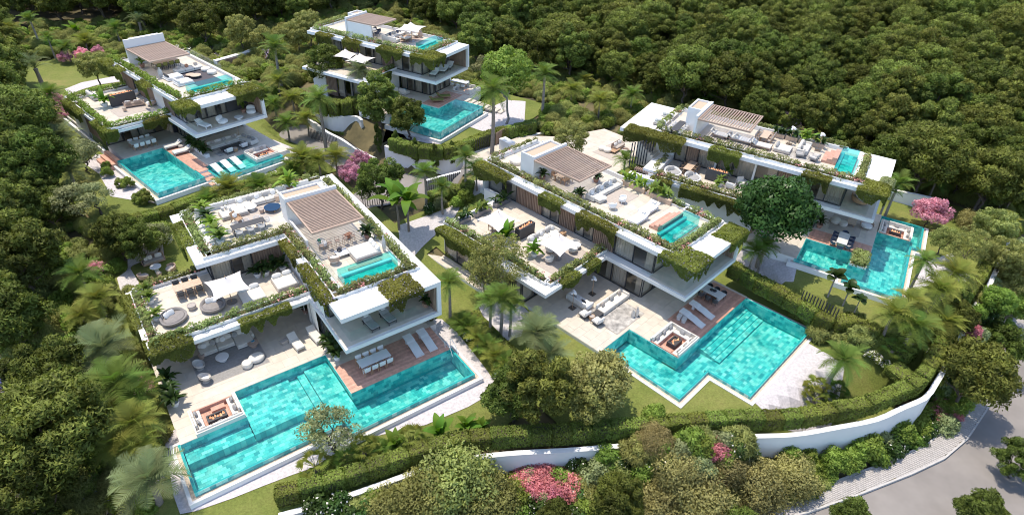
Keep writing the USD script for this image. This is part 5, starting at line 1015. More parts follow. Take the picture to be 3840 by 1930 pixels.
for i, (a, b_) in enumerate(((.5, 1.9), (2.5, 4.7), (5.4, 7.4))): put('potted', 'planter_box', f'grey planter trough of plants behind the umbrella terrace, {ORD[i]} from left', 'planter', 'D', -26.1, (a + b_) / 2, 3.2, seed=90 + i, n=30, l=1.1, w=.26, pot='grey_metal', leaf='dark_leaf' if i != 1 else 'shrub_leaf', box=(b_ - a, .6, .5))
puts('potted', 'banana_plant', 'banana plant beside the fire wall of the centre villa', 'plant', 'D', ('r4', 790, 990), 3.2, dz=.3, seed=95, n=14, l=1.9, w=.5, leaf='banana_leaf', pot='white_trim'); puts('potted', 'banana_plant', 'banana plant left of the second umbrella', 'plant', 'D', ('r4', 1045, 1110), 3.2, dz=.3, seed=96, n=12, l=1.5, w=.42, leaf='banana_leaf', pot='white_trim')
# roof
dining('D', *puv('D', ('r4', 1290, 425), 6.24 + .5), 6.24, 0, 2, ('round-cornered teak table', 'teak armchair'), 'under the centre pergola', dict(l=1.4, w=.9, top='pale_wood', leg='teak'), 'dining_chair', dict(seat='teak'), gap=.2)
puts('sofa', 'sofa', 'big white curved sofa with striped pillows on the centre roof', 'sofa', 'D', ('r4', 1665, 540), 6.24, 0, dz=.4, n=4, l=4.3, chaise=-1, arm=2, pillows=6); rug('D', 'pale rug before the curved sofa of the centre roof', -18.0, -14.6, 10.2, 13.8, 6.24, 'rug_sand')
puts('round_table', 'coffee_table', 'round white coffee table on the centre roof', 'coffee table', 'D', ('r4', 1642, 612), 6.24, dz=.4, r=.46, h=.42); puts('shell_chair', 'shell_chair', 'white shell chair beside the pergola plants of the centre roof', 'armchair', 'D', ('r4', 1435, 555), 6.24, H, dz=.4)
puts('tub_armchair', 'armchair', 'white wire armchair on the centre roof, nearer the planter', 'armchair', 'D', ('r4', 1735, 690), 6.24, PI * .8, dz=.3, shell='white_metal', leg='white_metal', r=.38); puts('tub_armchair', 'armchair', 'white wire armchair on the centre roof, nearer the sofa', 'armchair', 'D', ('r4', 1822, 635), 6.24, -H - .4, dz=.3, shell='white_metal', leg='white_metal', r=.38)
puts('lounger', 'sun_lounger', 'white double lounger by the plant troughs of the centre roof', 'sun lounger', 'D', ('r5', 715, 122), 6.24, -H, dz=.3, mat='white_fabric', frame='white_metal', w=1.1, l=2.2); puts('lounger', 'sun_lounger', 'white double lounger behind the roof planter of the centre villa', 'sun lounger', 'D', ('r5', 655, 178), 6.24, -H, dz=.3, mat='white_fabric', frame='white_metal', w=1.1, l=2.2)
for i in range(2): put('potted', 'planter_box', f'wooden trough of lime tropical plants on the centre roof, {ORD[i]} from the stair tower', 'planter', 'D', -15.9 + 3.0 * i, 14.75, 6.24, H * 0 + H, seed=98 + i, n=40, l=1.3, w=.3, pot='pale_wood', leaf='lime_leaf' if i == 0 else 'shrub_leaf', box=(2.7, .7, .5))
for i, (u, v) in enumerate(((-23.2, 9.2), (-19.3, 12.9), (-18.2, 8.9))): put('potted', 'leafy_plant', f'{ORD[i]} dark leafy plant from the stair tower under the centre pergola', 'plant', 'D', u, v, 6.24, seed=102 + i, n=24, l=1.0, w=.28)
for i, (x, y) in enumerate(((872, 278), (898, 292))): puts('pouf', 'pouf', f'white oval pouf behind the stair tower, {"left" if i == 0 else "right"} one', 'pouf', 'D', ('r4', x, y), 6.24, dz=.3, r=.5, sx=1.2)
# plaza behind
puts('garden_sofa', 'rattan_sofa', 'rattan sofa with white pillows on the plaza behind the centre villa', 'sofa', 'D', ('r4', 1785, 145), 3.2, .1, dz=.5); puts('tub_armchair', 'rattan_armchair', 'rattan armchair on the plaza behind the centre villa', 'armchair', 'D', ('r4', 1845, 205), 3.2, -H - .6, dz=.4)
for i, (x, y) in enumerate(((1648, 180), (1692, 196))): puts('pouf', 'pouf', f'white pouf on the plaza rug, {"left" if i == 0 else "right"} one', 'pouf', 'D', ('r4', x, y), 3.2, dz=.2, r=.5)
puts('table', 'coffee_table', 'low wooden table on the plaza rug', 'coffee table', 'D', ('r4', 1757, 190), 3.2, .1, dz=.3, l=1.4, w=.8, h=.3, top='teak'); u, v = puv('D', ('r4', 1750, 205), 3.2); rug('D', 'brown rug on the plaza behind the centre villa', u - 1.6, u + 1.5, v - 2.2, v + 2.0, 3.2, 'rug_sand')

# ================================================================ villa E (right)
h = House('E', 'long white villa on the right with open brown pergola and balcony egg chair')
def e_walls():
    b = h.box; z0, z1 = 3.22, 5.79
    b('floor_slab', (2.2, 6.649, -25.5, -12.5, 2.8, 3.15)); b('floor_slab', (6.65, 14.2, -26.3, -3.94, 2.8, 3.18)); h.window('u', 7.6, -14, -8.9, .02, 2.79, 3, out=-1); h.window('v', -8.8, 7.66, 13.6, .02, 2.79, 3, 1); b('wall', (13.65, 14.0, -25.3, -8.8, -.8, 2.79)); b('interior_wall', (7.7, 13.6, -13.7, -13.5, .02, 2.79), 'interior'); b('wall', (2.8, 3.1, -25.4, -14.0, -.8, 2.79)); h.slats('v', -13.9, 2.8, 7.5, .02, 2.79, 1)
    b('wall', (2.5, 7.3, -26.0, -24.45, 3.2, 3.75)); b('stair_wall', (7.3, 7.6, -26.6, -24.45, 3.2, 5.79)); h.window('u', 7.5, -24.4, -23.15, z0, z1, 1, 1, out=-1); h.slats('u', 7.55, -23.1, -21.9, z0, z1, -1); h.window('u', 7.5, -21.85, -19.95, z0, z1, 1, 1, out=-1); b('column', (7.2, 7.45, -19.93, -19.72, 3.2, 5.79), 'white_trim')
    h.window('u', 7.5, -19.65, -18.1, z0, z1, 1, out=-1); h.window('u', 7.5, -18.0, -13.6, z0, z1, 2, 1, out=-1); b('column', (7.2, 7.45, -15.9, -15.7, 3.2, 5.79), 'white_trim'); h.slats('u', 7.55, -13.5, -12.0, z0, z1, -1); h.window('u', 7.5, -11.95, -7.2, z0, z1, 3, 1, out=-1); h.window('v', -7.15, 7.55, 13.9, z0, z1, 3, 1)
    b('interior_wall', (9.8, 10.0, -26, -7.6, z0, z1), 'interior'); b('fin_wall', (13.9, 14.2, -26.2, -4.4, 3.2, 5.79)); b('wall', (7.6, 13.9, -26.6, -26.3, 3.2, 5.79))
    b('balcony_floor', (6.85, 13.9, -7.1, -4.2, 3.185, 3.215), 'stone_tile'); h.rail([(-8.6, 7.2), (-4.75, 7.2), (-4.75, 13.8)], 3.22, .95); b('parapet_wall', (13.6, 13.89, -7.1, -4.4, 3.22, 4.2))
    b('roof_slab', (6.1, 15.0, -26.2, -3.9, 5.8, 6.2)); b('roof_slab', (5.4, 14.4, -30.3, -26.201, 5.8, 6.2)); x = part(h.p, 'screen')
    for i in range(9): t = i / 8; MB().ubox(3.3 + 2.5 * t - .04, 3.3 + 2.5 * t + .04, -27.9 + 1.45 * t, -27.8 + 1.45 * t, 2.9, 5.79).build(x, 'mullion', 'dark_metal')
    x = part(h.p, 'entrance_stairs')
    for i in range(10): MB().ubox(5.2, 6.9, -27.9 + .3 * i, -27.61 + .3 * i, 2.6, 5.3 - .25 * i).build(x, 'step', 'stone_tile')
    x = part(h.p, 'sloped_screen')
    for i in range(14): MB().ubox(2.4, 3.0, -26.9 + .21 * i, -26.79 + .21 * i, 3.2, 3.5).build(x, 'slat', 'slat_wood')
    b('ramp_wall', (1.5, 2.2, -27.2, -24.0, 1.5, 3.2)); h.tower(9.15, 12.2, -24.4, -22.9, 6.2, 8.75, (7.2, 12.25, 8.8)); h.pergola(7.0, 12.0, -22.6, -17.15, 8.6, 19, .10)
    h.plunge(8.15, 12.8, -8.9, -7.25, 6.24, 7.2); h.steps(9.7, 12.2, -10.3, -8.91, 6.24, .25, 3); h.parapet('parapet', [(-26, 13.9), (-9.3, 13.9)], .16, 6.2, 6.65)
e_walls()
h.box('interior_floor', (7.67, 13.6, -13.5, -9.0, -.08, -.004), 'interior')
Epool = [(-9.0, .95), (-8.9, 5.15), (-4.62, 5.2), (-4.62, 2.78), (-3.1, 2.78), (-3.1, 10.85), (.02, 10.85), (.02, 13.42), (-3.05, 13.42), (-3.05, 14.7), (.82, 14.75), (.82, 10.0), (.03, 10.0), (0, 0), (-4.6, 0), (-4.6, .95)]
Eterr = R(-14, -8.95, .9, 14.9).union(R(-9, -3.1, 5.22, 14.9)).difference(poly(Epool)); Edk = R(-8.85, -3.12, 5.25, 7.55); Epit = R(-3.05, .0, 10.87, 13.4); Ebox = R(-4.6, -3.12, 2.8, 5.22)
terrace('E', 'terrace', 'pale stone terrace under the cantilever of the right villa', Eterr.difference(Edk), 0, (1.2, .9), -.9); terrace('E', 'roof_terrace', 'first-floor terrace of the right villa with fire wall', R(-25, -13, 3.1, 7.4), 3.2, (1.2, .9)); terrace('E', 'roof_terrace', 'top roof terrace of the right villa with striped loungers', R(-26.1, -7.3, 7.4, 13.8), 6.24, (1.2, 1.0))
deck('E', 'timber deck strip behind the left basin of the right pool', Edk, 0); pool('E', 'turquoise pool of the right villa wrapping a planter', Epool, Eterr.union(Epit).union(Ebox).union(Edk), ground=-1.2, gutter=.26, drop=.32)
lounge_pit('E', 'sunken fire lounge standing in the pool of the right villa', -3.03, .0, 10.88, 13.4, 'L'); put('fire_table', 'fire_table', 'fire table in the sunken lounge of the right villa', 'fire table', 'E', -1.5, 12.1, -.41, H, l=1.1, w=.6, h=.4)
t = thing('pool_planter', 'white planter box with a round shrub set into the right pool', 'planter', W('E', 0, 0), YAW['E']); MB().prism(Ebox.difference(Ebox.buffer(-.1, join_style=2)), -1.2, .12).build(t, 'box_wall', 'white_render'); MB().prism(Ebox.buffer(-.105, join_style=2), -.2, .06).build(t, 'soil', 'soil'); r_ = rng_next()
foliage(t, 'foliage', clumps(r_, [(v, -u, .3) for u in (-4.25, -3.85, -3.45) for v in (3.1, 3.7, 4.3, 4.9)], [(.5, .5, .5)] * 12, 170, .17, .6, .5, .6, .5, .6), 'planter_leaf'); MB().tube([(4, 3.9, .06), (4, 3.9, .3)], .06).build(t, 'stem', 'bark')
planting('E', 'long planter on the left roof edge of the right villa', [(-26.2, 6.95), (-6.2, 6.95)], 6.2, .8); planting('E', 'planter at the front end of the right roof', [(-6.45, 7.2), (-6.45, 13.6)], 6.2, .8); planting('E', 'planter at the back end of the right roof', [(-26.6, 7.0), (-26.6, 13.8)], 6.2, .7, dense_fl=.5); planting('E', 'back right planter of the right roof', [(-26.0, 14.4), (-8.8, 14.4)], 6.2, .7, dense_fl=.6)
planting('E', 'planter along the left edge of the right first-floor terrace', [(-24.9, 2.7), (-13.2, 2.7)], 3.2, .75); planting('E', 'planter by the sloped slatted screen of the right villa', [(-25.0, 3.2), (-25.0, 6.8)], 3.2, .7)
creeper('E', 'creeper over the stair screen of the right villa', -29.6, -23.2, 5.2, 6.6, 6.17, 'L', 1.2); creeper('E', 'creeper above the fire wall of the right villa', -20.4, -17.4, 5.9, 6.6, 6.17, 'L', 1.6); creeper('E', 'creeper above the middle glazing of the right villa', -11.2, -8.8, 5.9, 6.7, 6.17, 'L', 1.3); creeper('E', 'creeper over the balcony corner with the egg chair', -6.2, -3.9, 5.9, 8.2, 6.17, 'FL', 1.2); creeper('E', 'creeper on the right end roof edge of the right villa', -4.6, -3.7, 8.2, 9.8, 6.17, 'F', .8, leaf='olive_leaf')
creeper('E', 'long creeper below the right first-floor terrace', -21.5, -14.0, 2.0, 2.5, 3.17, 'L', 1.4); creeper('E', 'small creeper at the back corner of the right first-floor terrace', -24.8, -22.6, 2.0, 2.6, 3.17, 'L', 1.1)
dining('E', *puv('E', ('r6', 487, 540), .74), 0, 0, 3, ('grey stone dining table set for lunch', 'navy woven chair'), 'on right pool deck', dict(l=2.4, w=.95, top='marble', leg='pale_wood', trestle=True), 'bucket_chair', {}, gap=.22, ends=2)
puts('pouf', 'pouf', 'bigger white pouf under the right cantilever', 'pouf', 'E', ('r6', 432, 418), .02, dz=.2, r=.55); puts('pouf', 'pouf', 'smaller white pouf under the right cantilever', 'pouf', 'E', ('r6', 486, 440), .02, dz=.2, r=.42); puts('table', 'coffee_table', 'low gold table under the right cantilever', 'coffee table', 'E', ('r6', 545, 430), .02, 0, dz=.2, l=1.5, w=.8, h=.35, top='pale_wood'); puts('tub_armchair', 'rattan_armchair', 'rattan tub armchair under the right cantilever', 'armchair', 'E', ('r6', 650, 450), 0, H + PI, dz=.4, r=.62); u, v = puv('E', ('r6', 520, 440)); rug('E', 'grey-brown rug under the right cantilever', u - 1.6, u + 1.3, v - 2.4, v + 2.6, 0, 'rug_sand')
puts('potted', 'potted_plant', 'terracotta pot with dark plant at the end of the right deck', 'potted plant', 'E', ('r6', 322, 450), 0, dz=.3, seed=110, n=22, l=1.0); put('egg_daybed', 'balcony_egg_chair', 'large woven egg seat on the balcony of the right villa', 'egg seat', 'E', -5.7, 9.7, 3.22, .4, r=1.0, shell='teak', mat='mid_grey_fabric'); put('egg_daybed', 'bathtub', 'white oval bathtub behind the balcony glass of the right villa', 'bathtub', 'E', -9.3, 10.2, 3.2, H, r=.85, shell='white_trim', mat='white_trim', sy=.5)
dining('E', -22.0, 5.75, 3.2, 0, 3, ('pale wooden dining table with dark vase', 'teak armchair'), 'on right lower terrace', dict(l=2.3, w=.85, top='pale_wood', leg='teak'), 'dining_chair', dict(seat='charcoal'), gap=.14)
for i, (x, y) in enumerate(((690, 1045), (945, 1115))): puts('egg_daybed', 'round_daybed', f'pale round daybed with blue-grey pillows, {"farther" if i == 0 else "nearer"} from the fire wall', 'daybed', 'E', ('e1', x, y), 3.2, -.6 + .3 * i, dz=.3, r=.95, shell='white_fabric', mat='mid_grey_fabric', pmat='mid_grey_fabric')
put('fire_wall', 'fire_wall', 'tall charcoal fire wall of the right villa', 'fire wall', 'E', -19.0, 5.3, 3.2, H, l=2.2, w=.5, h=1.25)
for i in range(4): put('potted', 'leafy_plant', f'{ORD[i]} feathery plant from the back beside the right fire wall', 'plant', 'E', -18.3, 6.8 - 1.1 * i, 3.2, seed=112 + i, n=26, l=.95, w=.2, leaf='palm_leaf', pot='white_trim')
puts('club_chair', 'armchair', 'white armchair with blue pillow on the first-floor terrace', 'armchair', 'E', ('e1', 1425, 1215), 3.2, H, dz=.3, frame='white_metal'); puts('club_chair', 'armchair', 'cream armchair beside the big dark tree', 'armchair', 'E', ('e1', 1570, 1175), 3.2, -H * .5, dz=.3, frame='white_metal', mat='cream_fabric')
for i, (x, y) in enumerate(((655, 305), (560, 385))): puts('daybed', 'square_daybed', f'square cream daybed with pillows at the back of the right roof, {"far" if i == 0 else "near"} one', 'daybed', 'E', ('e1', x, y), 6.24, H, dz=.3, l=1.9, w=1.5)
dining('E', *puv('E', ('e1', 770, 445), 6.98), 6.24, 0, 4, ('long black dining table', 'white wire chair'), 'on right back roof', dict(l=2.9, w=.8, top='charcoal', leg='dark_metal', thick=.03), 'wire_chair', {}, gap=.15)
for i, (x, y) in enumerate(((1285, 555), (1500, 600), (1590, 625))): puts('lounger', 'sun_lounger', f'white lounger with striped pillow under the open pergola, {ORD[i]} from the tower', 'sun lounger', 'E', ('e1', x, y), 6.24, .0, dz=.3, mat='white_fabric', frame='rope', w=1.0, pillow='mid_grey_fabric')
for i, (x, y) in enumerate(((1380, 580), (1705, 660))): puts('stump', 'side_table', f'dark wicker side table between the right roof loungers, {ORD[i]} from the tower', 'side table', 'E', ('e1', x, y), 6.24, dz=.25, r=.34, mat='dark_metal')
puts('lounger', 'sun_lounger', 'cream lounger in the sun on the right roof', 'sun lounger', 'E', ('e1', 1815, 690), 6.24, 0, dz=.3, mat='cream_fabric', frame='rope', w=1.1, l=2.2)
dining('E', *puv('E', ('e1', 1880, 555), 6.98), 6.24, 0, 3, ('grey stone-topped dining table', 'dark wooden armchair'), 'by the open pergola', dict(l=2.2, w=.85, top='pale_wood', leg='teak'), 'dining_chair', dict(seat='taupe_fabric'), gap=.14)
puts('daybed', 'square_daybed', 'white mattress with grey cushion stack on the right roof', 'daybed', 'E', ('e2', 480, 365), 6.24, 0, dz=.2, l=1.7, w=1.6, pillows=1, pmat='mid_grey_fabric'); puts('sofa', 'sofa', 'white two-seat sofa between the roof globe lamps', 'sofa', 'E', ('e2', 730, 345), 6.24, 0, dz=.4, n=2, l=2.3, arm=2, pillows=2, pmat='mid_grey_fabric')
puts('globe_lamp', 'globe_lamp', 'white globe lamp left of the roof sofa', 'lamp', 'E', ('e2', 550, 310), 6.24); puts('globe_lamp', 'globe_lamp', 'white globe lamp right of the roof sofa', 'lamp', 'E', ('e2', 880, 385), 6.24)
for i, (x, y) in enumerate(((680, 425), (845, 470))): puts('club_chair', 'armchair', f'grey rope armchair facing the roof sofa, {"left" if i == 0 else "right"} one', 'armchair', 'E', ('e2', x, y), 6.24, PI + .3 - .6 * i, dz=.3, frame='grey_metal', mat='mid_grey_fabric')
u, v = puv('E', ('e2', 690, 440), 6.24); rug('E', 'pale worn rug before the right roof sofa', u - 1.9, u + 1.6, v - 1.1, v + 1.5, 6.24, 'rug_worn')
for i in range(4): put('potted', 'planter_box', f'{ORD[i]} leafy trough from the pergola behind the right roof sofa', 'planter', 'E', -15.3 + 1.35 * i, 13.3, 6.24, H, seed=120 + i, n=26, l=1.0 if i != 2 else 1.5, w=.3, pot='pale_wood', leaf='lime_leaf' if i == 2 else 'dark_leaf', box=(1.2, .5, .45))

# ================================================================ villa B (top left)
h = House('B', 'white villa at the upper left with closed brown pergola roof and clear-edged pools')
def b_walls():
    b = h.box; z0, z1 = 3.22, 5.79
    b('floor_slab', (.1, 6.399, -24, -10.4, 2.8, 3.15)); b('floor_slab', (6.4, 15.0, -24, -3.35, 2.8, 3.18))
    b('wall', (.4, .7, -23.8, -20, -.8, 2.79)); h.slats('u', .72, -19.9, -15.6, .02, 2.79, -1); h.window('u', .7, -15.55, -14.65, .02, 2.79, 1, out=-1); h.window('v', -14.6, .75, 7.8, .02, 2.79, 4, 1); b('interior_wall', (.8, 7.8, -17.0, -16.8, .02, 2.79), 'interior'); b('pier', (7.6, 7.9, -13.2, -12.9, .02, 2.79), 'dark_metal'); h.window('u', 7.9, -12.85, -9.45, .02, 2.79, 3, out=-1); h.window('v', -9.4, 7.96, 14.6, .02, 2.79, 5, 1); b('interior_wall', (8, 14.6, -11.9, -11.7, .02, 2.79), 'interior'); b('wall', (14.6, 14.9, -23.8, -9.3, -.8, 2.79)); b('wall', (7.9, 8.1, -14.5, -12.9, .02, 2.79), 'dark_metal')
    h.slats('u', 7.2, -23.8, -20.4, z0, z1, -1); h.window('u', 7.15, -20.35, -18.9, z0, z1, 2, 1, out=-1); h.slats('u', 7.2, -18.85, -17.5, z0, z1, -1); h.window('u', 7.15, -17.45, -16.5, z0, z1, 2, 1, out=-1); h.slats('u', 7.2, -16.4, -14.6, z0, z1, -1); h.slats('u', 7.2, -11.9, -9.7, z0, z1, -1); b('wall', (7.1, 7.3, -14.55, -11.95, z0, z1)); h.window('u', 7.15, -9.65, -6.9, z0, z1, 3, 1, out=-1)
    h.window('v', -6.85, 7.2, 12.0, z0, z1, 4, 1); b('wall', (12.0, 14.7, -7.0, -6.8, z0, z1), 'charcoal'); b('interior_wall', (7.3, 14.6, -9.5, -9.3, z0, z1), 'interior'); b('fin_wall', (14.65, 15.0, -23.8, -3.4, 3.2, 5.79)); h.slats('u', 14.64, -6.7, -3.7, z0, z1, -1, .18, .09, .1); b('wall', (7.2, 14.6, -24, -23.7, 3.2, 5.79))
    b('balcony_floor', (6.9, 14.6, -6.8, -3.7, 3.185, 3.215), 'stone_tile'); h.rail([(-7.6, 6.95), (-4.1, 6.95)], 3.22, .95)
    b('roof_slab', (6.4, 15.0, -24, -3.5, 5.8, 6.2)); h.tower(8.8, 12.35, -22.9, -21.5, 6.2, 8.95, (7.7, 12.45, 9.25)); h.pergola(7.65, 12.4, -21.23, -14.5, 8.3, 27, .12, True)
    h.plunge(8.4, 13.35, -8.0, -6.55, 6.24, 7.2); h.parapet('parapet', [(-21.4, 14.3), (-8.2, 14.3)], .16, 6.2, 6.6); h.rail([(-21, 14.75), (-12, 14.75)], 6.22, .9)
    b('garden_wall', (.0, .3, -29.5, -14.6, -1.6, -.45), 'white_render'); b('basement_wall', (.45, .6, -29, -20, -1.4, -.2), 'stone_base')
b_walls()
for q in ((.8, 7.8, -18.7, -14.67), (8, 14.6, -12.8, -9.47)): h.box('interior_floor', (*q, -.08, -.004), 'interior')
Bpool = [(-9.9, 0), (-9.9, 4.75), (0, 4.75), (0, 0)]; Bpool2 = [(-2.1, 6.0), (-2.1, 10.55), (.95, 10.55), (.95, 13.5), (1.32, 13.5), (1.32, 6.0)]
Bterr = R(-14.5, -9.92, .55, 15.0).union(R(-10, -2.12, 4.8, 15.0)).union(R(-2.2, .5, 13.55, 15.0)); Bdk = R(-9.5, -1.95, 4.8, 6.35); Bpit = R(-2.1, .93, 10.58, 13.48)
terrace('B', 'terrace', 'pale stone terrace of the upper left villa', Bterr.difference(Bdk).difference(Bpit), 0, (1.2, .9), -1.1); terrace('B', 'roof_terrace', 'first-floor roof terrace with the long dark fire wall', R(-23.6, -11.3, 1.2, 7.0), 3.2, (1.2, .9)); terrace('B', 'roof_terrace', 'top roof terrace with dark rug and round tables', R(-21.4, -6.4, 7.5, 14.2), 6.24, (1.2, 1.0))
deck('B', 'reddish timber deck between the two pools of the upper left villa', Bdk, 0, along='u'); pool('B', 'big rectangular turquoise pool of the upper left villa', Bpool, Bterr, ground=-1.3, gutter=.28, drop=.6); pool('B', 'smaller pool with white sunbeds of the upper left villa', Bpool2, Bterr.union(Bpit), ground=-1.3, gutter=.28, drop=.55, depth=.5)
t = thing('deck_stairs', 'floating timber steps running down between the two upper left pools', 'steps', W('B', 0, 0), YAW['B'])
for i in range(5): MB().ubox(4.92, 5.95, -1.9 + .82 * i, -1.12 + .82 * i, -.3 - .22 * i, -.02 - .22 * i).build(t, 'base', 'white_render'); MB().ubox(4.9, 5.97, -1.92 + .82 * i, -1.12 + .82 * i, -.019 - .22 * i, .02 - .22 * i).build(t, 'step', 'deck_wood')
t = thing('side_stairs', 'timber steps at the left end of the upper left terrace', 'steps', W('B', 0, 0), YAW['B'])
for i in range(3): MB().ubox(-.75 - .5 * i + .5, -.25 - .5 * i + .5, -13.6, -10.2, -1.2, -.1 - .3 * i).build(t, 'step', 'deck_wood')
lounge_pit('B', 'sunken fire lounge with striped pillows at the upper left pool', -2.08, .93, 10.6, 13.46, 'R', pil='taupe_fabric'); put('fire_table', 'fire_table', 'fire table in the upper left sunken lounge', 'fire table', 'B', -.5, 12.2, -.41, 0, l=1.2, w=.6, h=.4)
PL = dict(flower='flower_white', leaf='shrub_leaf', h=.55)
planting('B', 'leafy planter on the left roof edge of the upper left villa', [(-23.8, 6.95), (-6.3, 6.95)], 6.2, .8, **PL); planting('B', 'leafy planter before the upper left plunge pool', [(-5.95, 7.3), (-5.95, 14.6)], 6.2, .75, **PL); planting('B', 'leafy planter on the right roof edge of the upper left villa', [(-23, 14.75), (-21.5, 14.75)], 6.2, .6, **PL); planting('B', 'planter behind the stair tower of the upper left villa', [(-23.7, 7.4), (-23.7, 14.6)], 6.2, .7, **PL)
planting('B', 'leafy planter on the left edge of the fire-wall terrace', [(-23.6, .65), (-11.2, .65)], 3.2, .8, **PL); planting('B', 'white-flowering planter on the front edge of the fire-wall terrace', [(-10.95, .9), (-10.95, 6.9)], 3.2, .8, dense_fl=2.5, **PL); planting('B', 'planter at the back of the fire-wall terrace', [(-23.0, 1.2), (-23.0, 6.9)], 3.2, .8, **PL)
creeper('B', 'creeper on the first slatted wall, farthest back, upper left villa', -21.8, -19.8, 5.9, 6.6, 6.17, 'L', 1.6); creeper('B', 'creeper on the middle slatted wall of the upper left villa', -14.9, -12.3, 5.9, 6.6, 6.17, 'L', 1.9); creeper('B', 'creeper at the far back corner of the upper left roof', -25.5, -23.2, 5.6, 6.8, 6.17, 'L', 1.4); creeper('B', 'round creeper over the balcony corner of the upper left villa', -6.2, -3.6, 5.9, 7.6, 6.17, 'LF', 1.0); creeper('B', 'creeper on the right front roof corner of the upper left villa', -6.0, -3.5, 11.9, 15.1, 6.17, 'FR', 1.3)
creeper('B', 'creeper over the left front corner of the fire-wall terrace', -14.4, -10.4, -.1, .9, 3.17, 'LF', 1.8); creeper('B', 'creeper above the dining glass of the upper left villa', -10.9, -10.3, 3.8, 6.6, 3.17, 'F', 1.5); creeper('B', 'creeper along the left wall of the fire-wall terrace', -23.2, -17.6, -.2, .5, 3.17, 'L', 1.5)
dining('B', *puv('B', ('b2', 1000, 975), .74), 0, 0, 4, ('long white table for eight', 'white armchair with teak legs'), 'on upper left terrace', dict(l=2.6, w=.95, top='white_trim', leg='pale_wood'), 'dining_chair', {}, gap=.14)
puts('lounger', 'sun_lounger', 'cream lounger with rope back on the upper left deck, nearer the house', 'sun lounger', 'B', ('b2', 1510, 1050), 0, -H - .1, dz=.3, mat='cream_fabric', frame='pale_rope', l=2.1, w=.95); puts('lounger', 'sun_lounger', 'cream lounger with rope back on the upper left deck, nearer the steps', 'sun lounger', 'B', ('b2', 1660, 1140), 0, -H - .1, dz=.3, mat='cream_fabric', frame='pale_rope', l=2.1, w=.95); puts('pouf', 'side_table', 'round grey table between the upper left loungers', 'side table', 'B', ('b2', 1650, 1065), 0, dz=.2, r=.4, h=.35, mat='taupe_fabric')
for i, (x, y) in enumerate(((838, 1150), (955, 1105), (1075, 1065))): puts('sunbed', 'sunbed', f'white sunbed standing in the shallow pool, {ORD[i]} from the steps', 'sunbed', 'B', ('b3', x, y), -.3, 0, dz=.3)
rug('B', 'worn patterned rug under the upper left sofas', -6.9, -3.2, 8.3, 12.4, 0, 'rug_worn')
puts('sofa', 'sofa', 'long white sofa by the glass of the upper left villa', 'sofa', 'B', ('b3', 905, 815), 0, 0, dz=.35, n=2, l=3.7, puffy=False, pillows=3, pmat='taupe_fabric'); puts('sofa', 'sofa', 'white two-seat sofa at the right of the upper left rug', 'sofa', 'B', ('b3', 1190, 785), 0, -H + .2, dz=.35, n=2, l=2.3, puffy=False, pillows=3, arm=2, pmat='mid_grey_fabric')
puts('table', 'coffee_table', 'black coffee table with books on the upper left rug', 'coffee table', 'B', ('b3', 990, 870), .02, .0, dz=.3, l=2.4, w=.75, h=.32, top='charcoal', leg='dark_metal')
for i, (x, y) in enumerate(((965, 925), (1145, 862))): puts('club_chair', 'armchair', f'white armchair facing the long sofa of the upper left villa, {"left" if i == 0 else "right"} one', 'armchair', 'B', ('b3', x, y), 0, PI, dz=.3)
puts('stump', 'side_table', 'brown round side table on the upper left rug', 'side table', 'B', ('b3', 1045, 910), .02, dz=.2, r=.3, mat='teak'); puts('globe_lamp', 'globe_lamp', 'globe lamp by the dark corner of the upper left villa', 'lamp', 'B', ('b3', 1098, 775), 0)
for i in range(3): put('potted', 'planter_box', f'{ORD[i]} trough of dark leaves from the house under the upper left cantilever', 'planter', 'B', -7.6 + 1.5 * i, 7.3, 0, H, seed=130 + i, n=40, l=1.25, w=.28, pot='white_trim', box=(1.4, .5, .4))
puts('vase', 'wooden_sculpture', 'taller carved wooden block by the dark pier', 'sculpture', 'B', ('b2', 1435, 790), 0, dz=.2, h=1.3, r=.3, mat='pale_wood'); puts('vase', 'wooden_sculpture', 'shorter carved wooden block by the dark pier', 'sculpture', 'B', ('b2', 1490, 815), 0, dz=.2, h=1.0, r=.28, mat='pale_wood')
puts('lounger', 'sun_lounger', 'white lounger at the balcony corner of the upper left villa', 'sun lounger', 'B', ('b3', 650, 600), 3.2, .2, dz=.3, mat='white_fabric', frame='white_metal'); puts('beanbag', 'soft_lounger', 'white soft lounge seat in the middle of the upper left balcony', 'lounge seat', 'B', ('b3', 890, 560), 3.2, .5, dz=.3); puts('beanbag', 'soft_lounger', 'white soft lounge seat at the slatted end of the upper left balcony', 'lounge seat', 'B', ('b3', 1235, 440), 3.2, -.5, dz=.3); puts('round_table', 'side_table', 'low glass table on the upper left balcony', 'side table', 'B', ('b3', 1085, 515), 3.2, dz=.3, r=.5, h=.35); puts('potted', 'potted_plant', 'tall green plant in the upper left balcony corner', 'potted plant', 'B', ('b3', 1145, 440), 3.2, dz=.2, seed=134, n=18, l=1.1, w=.2, leaf='shrub_leaf', lo=.7)
put('fire_wall', 'fire_wall', 'long dark fire wall on the upper left first-floor terrace', 'fire wall', 'B', -17.5, 4.55, 3.2, 0, l=2.8, w=.55, h=1.35)
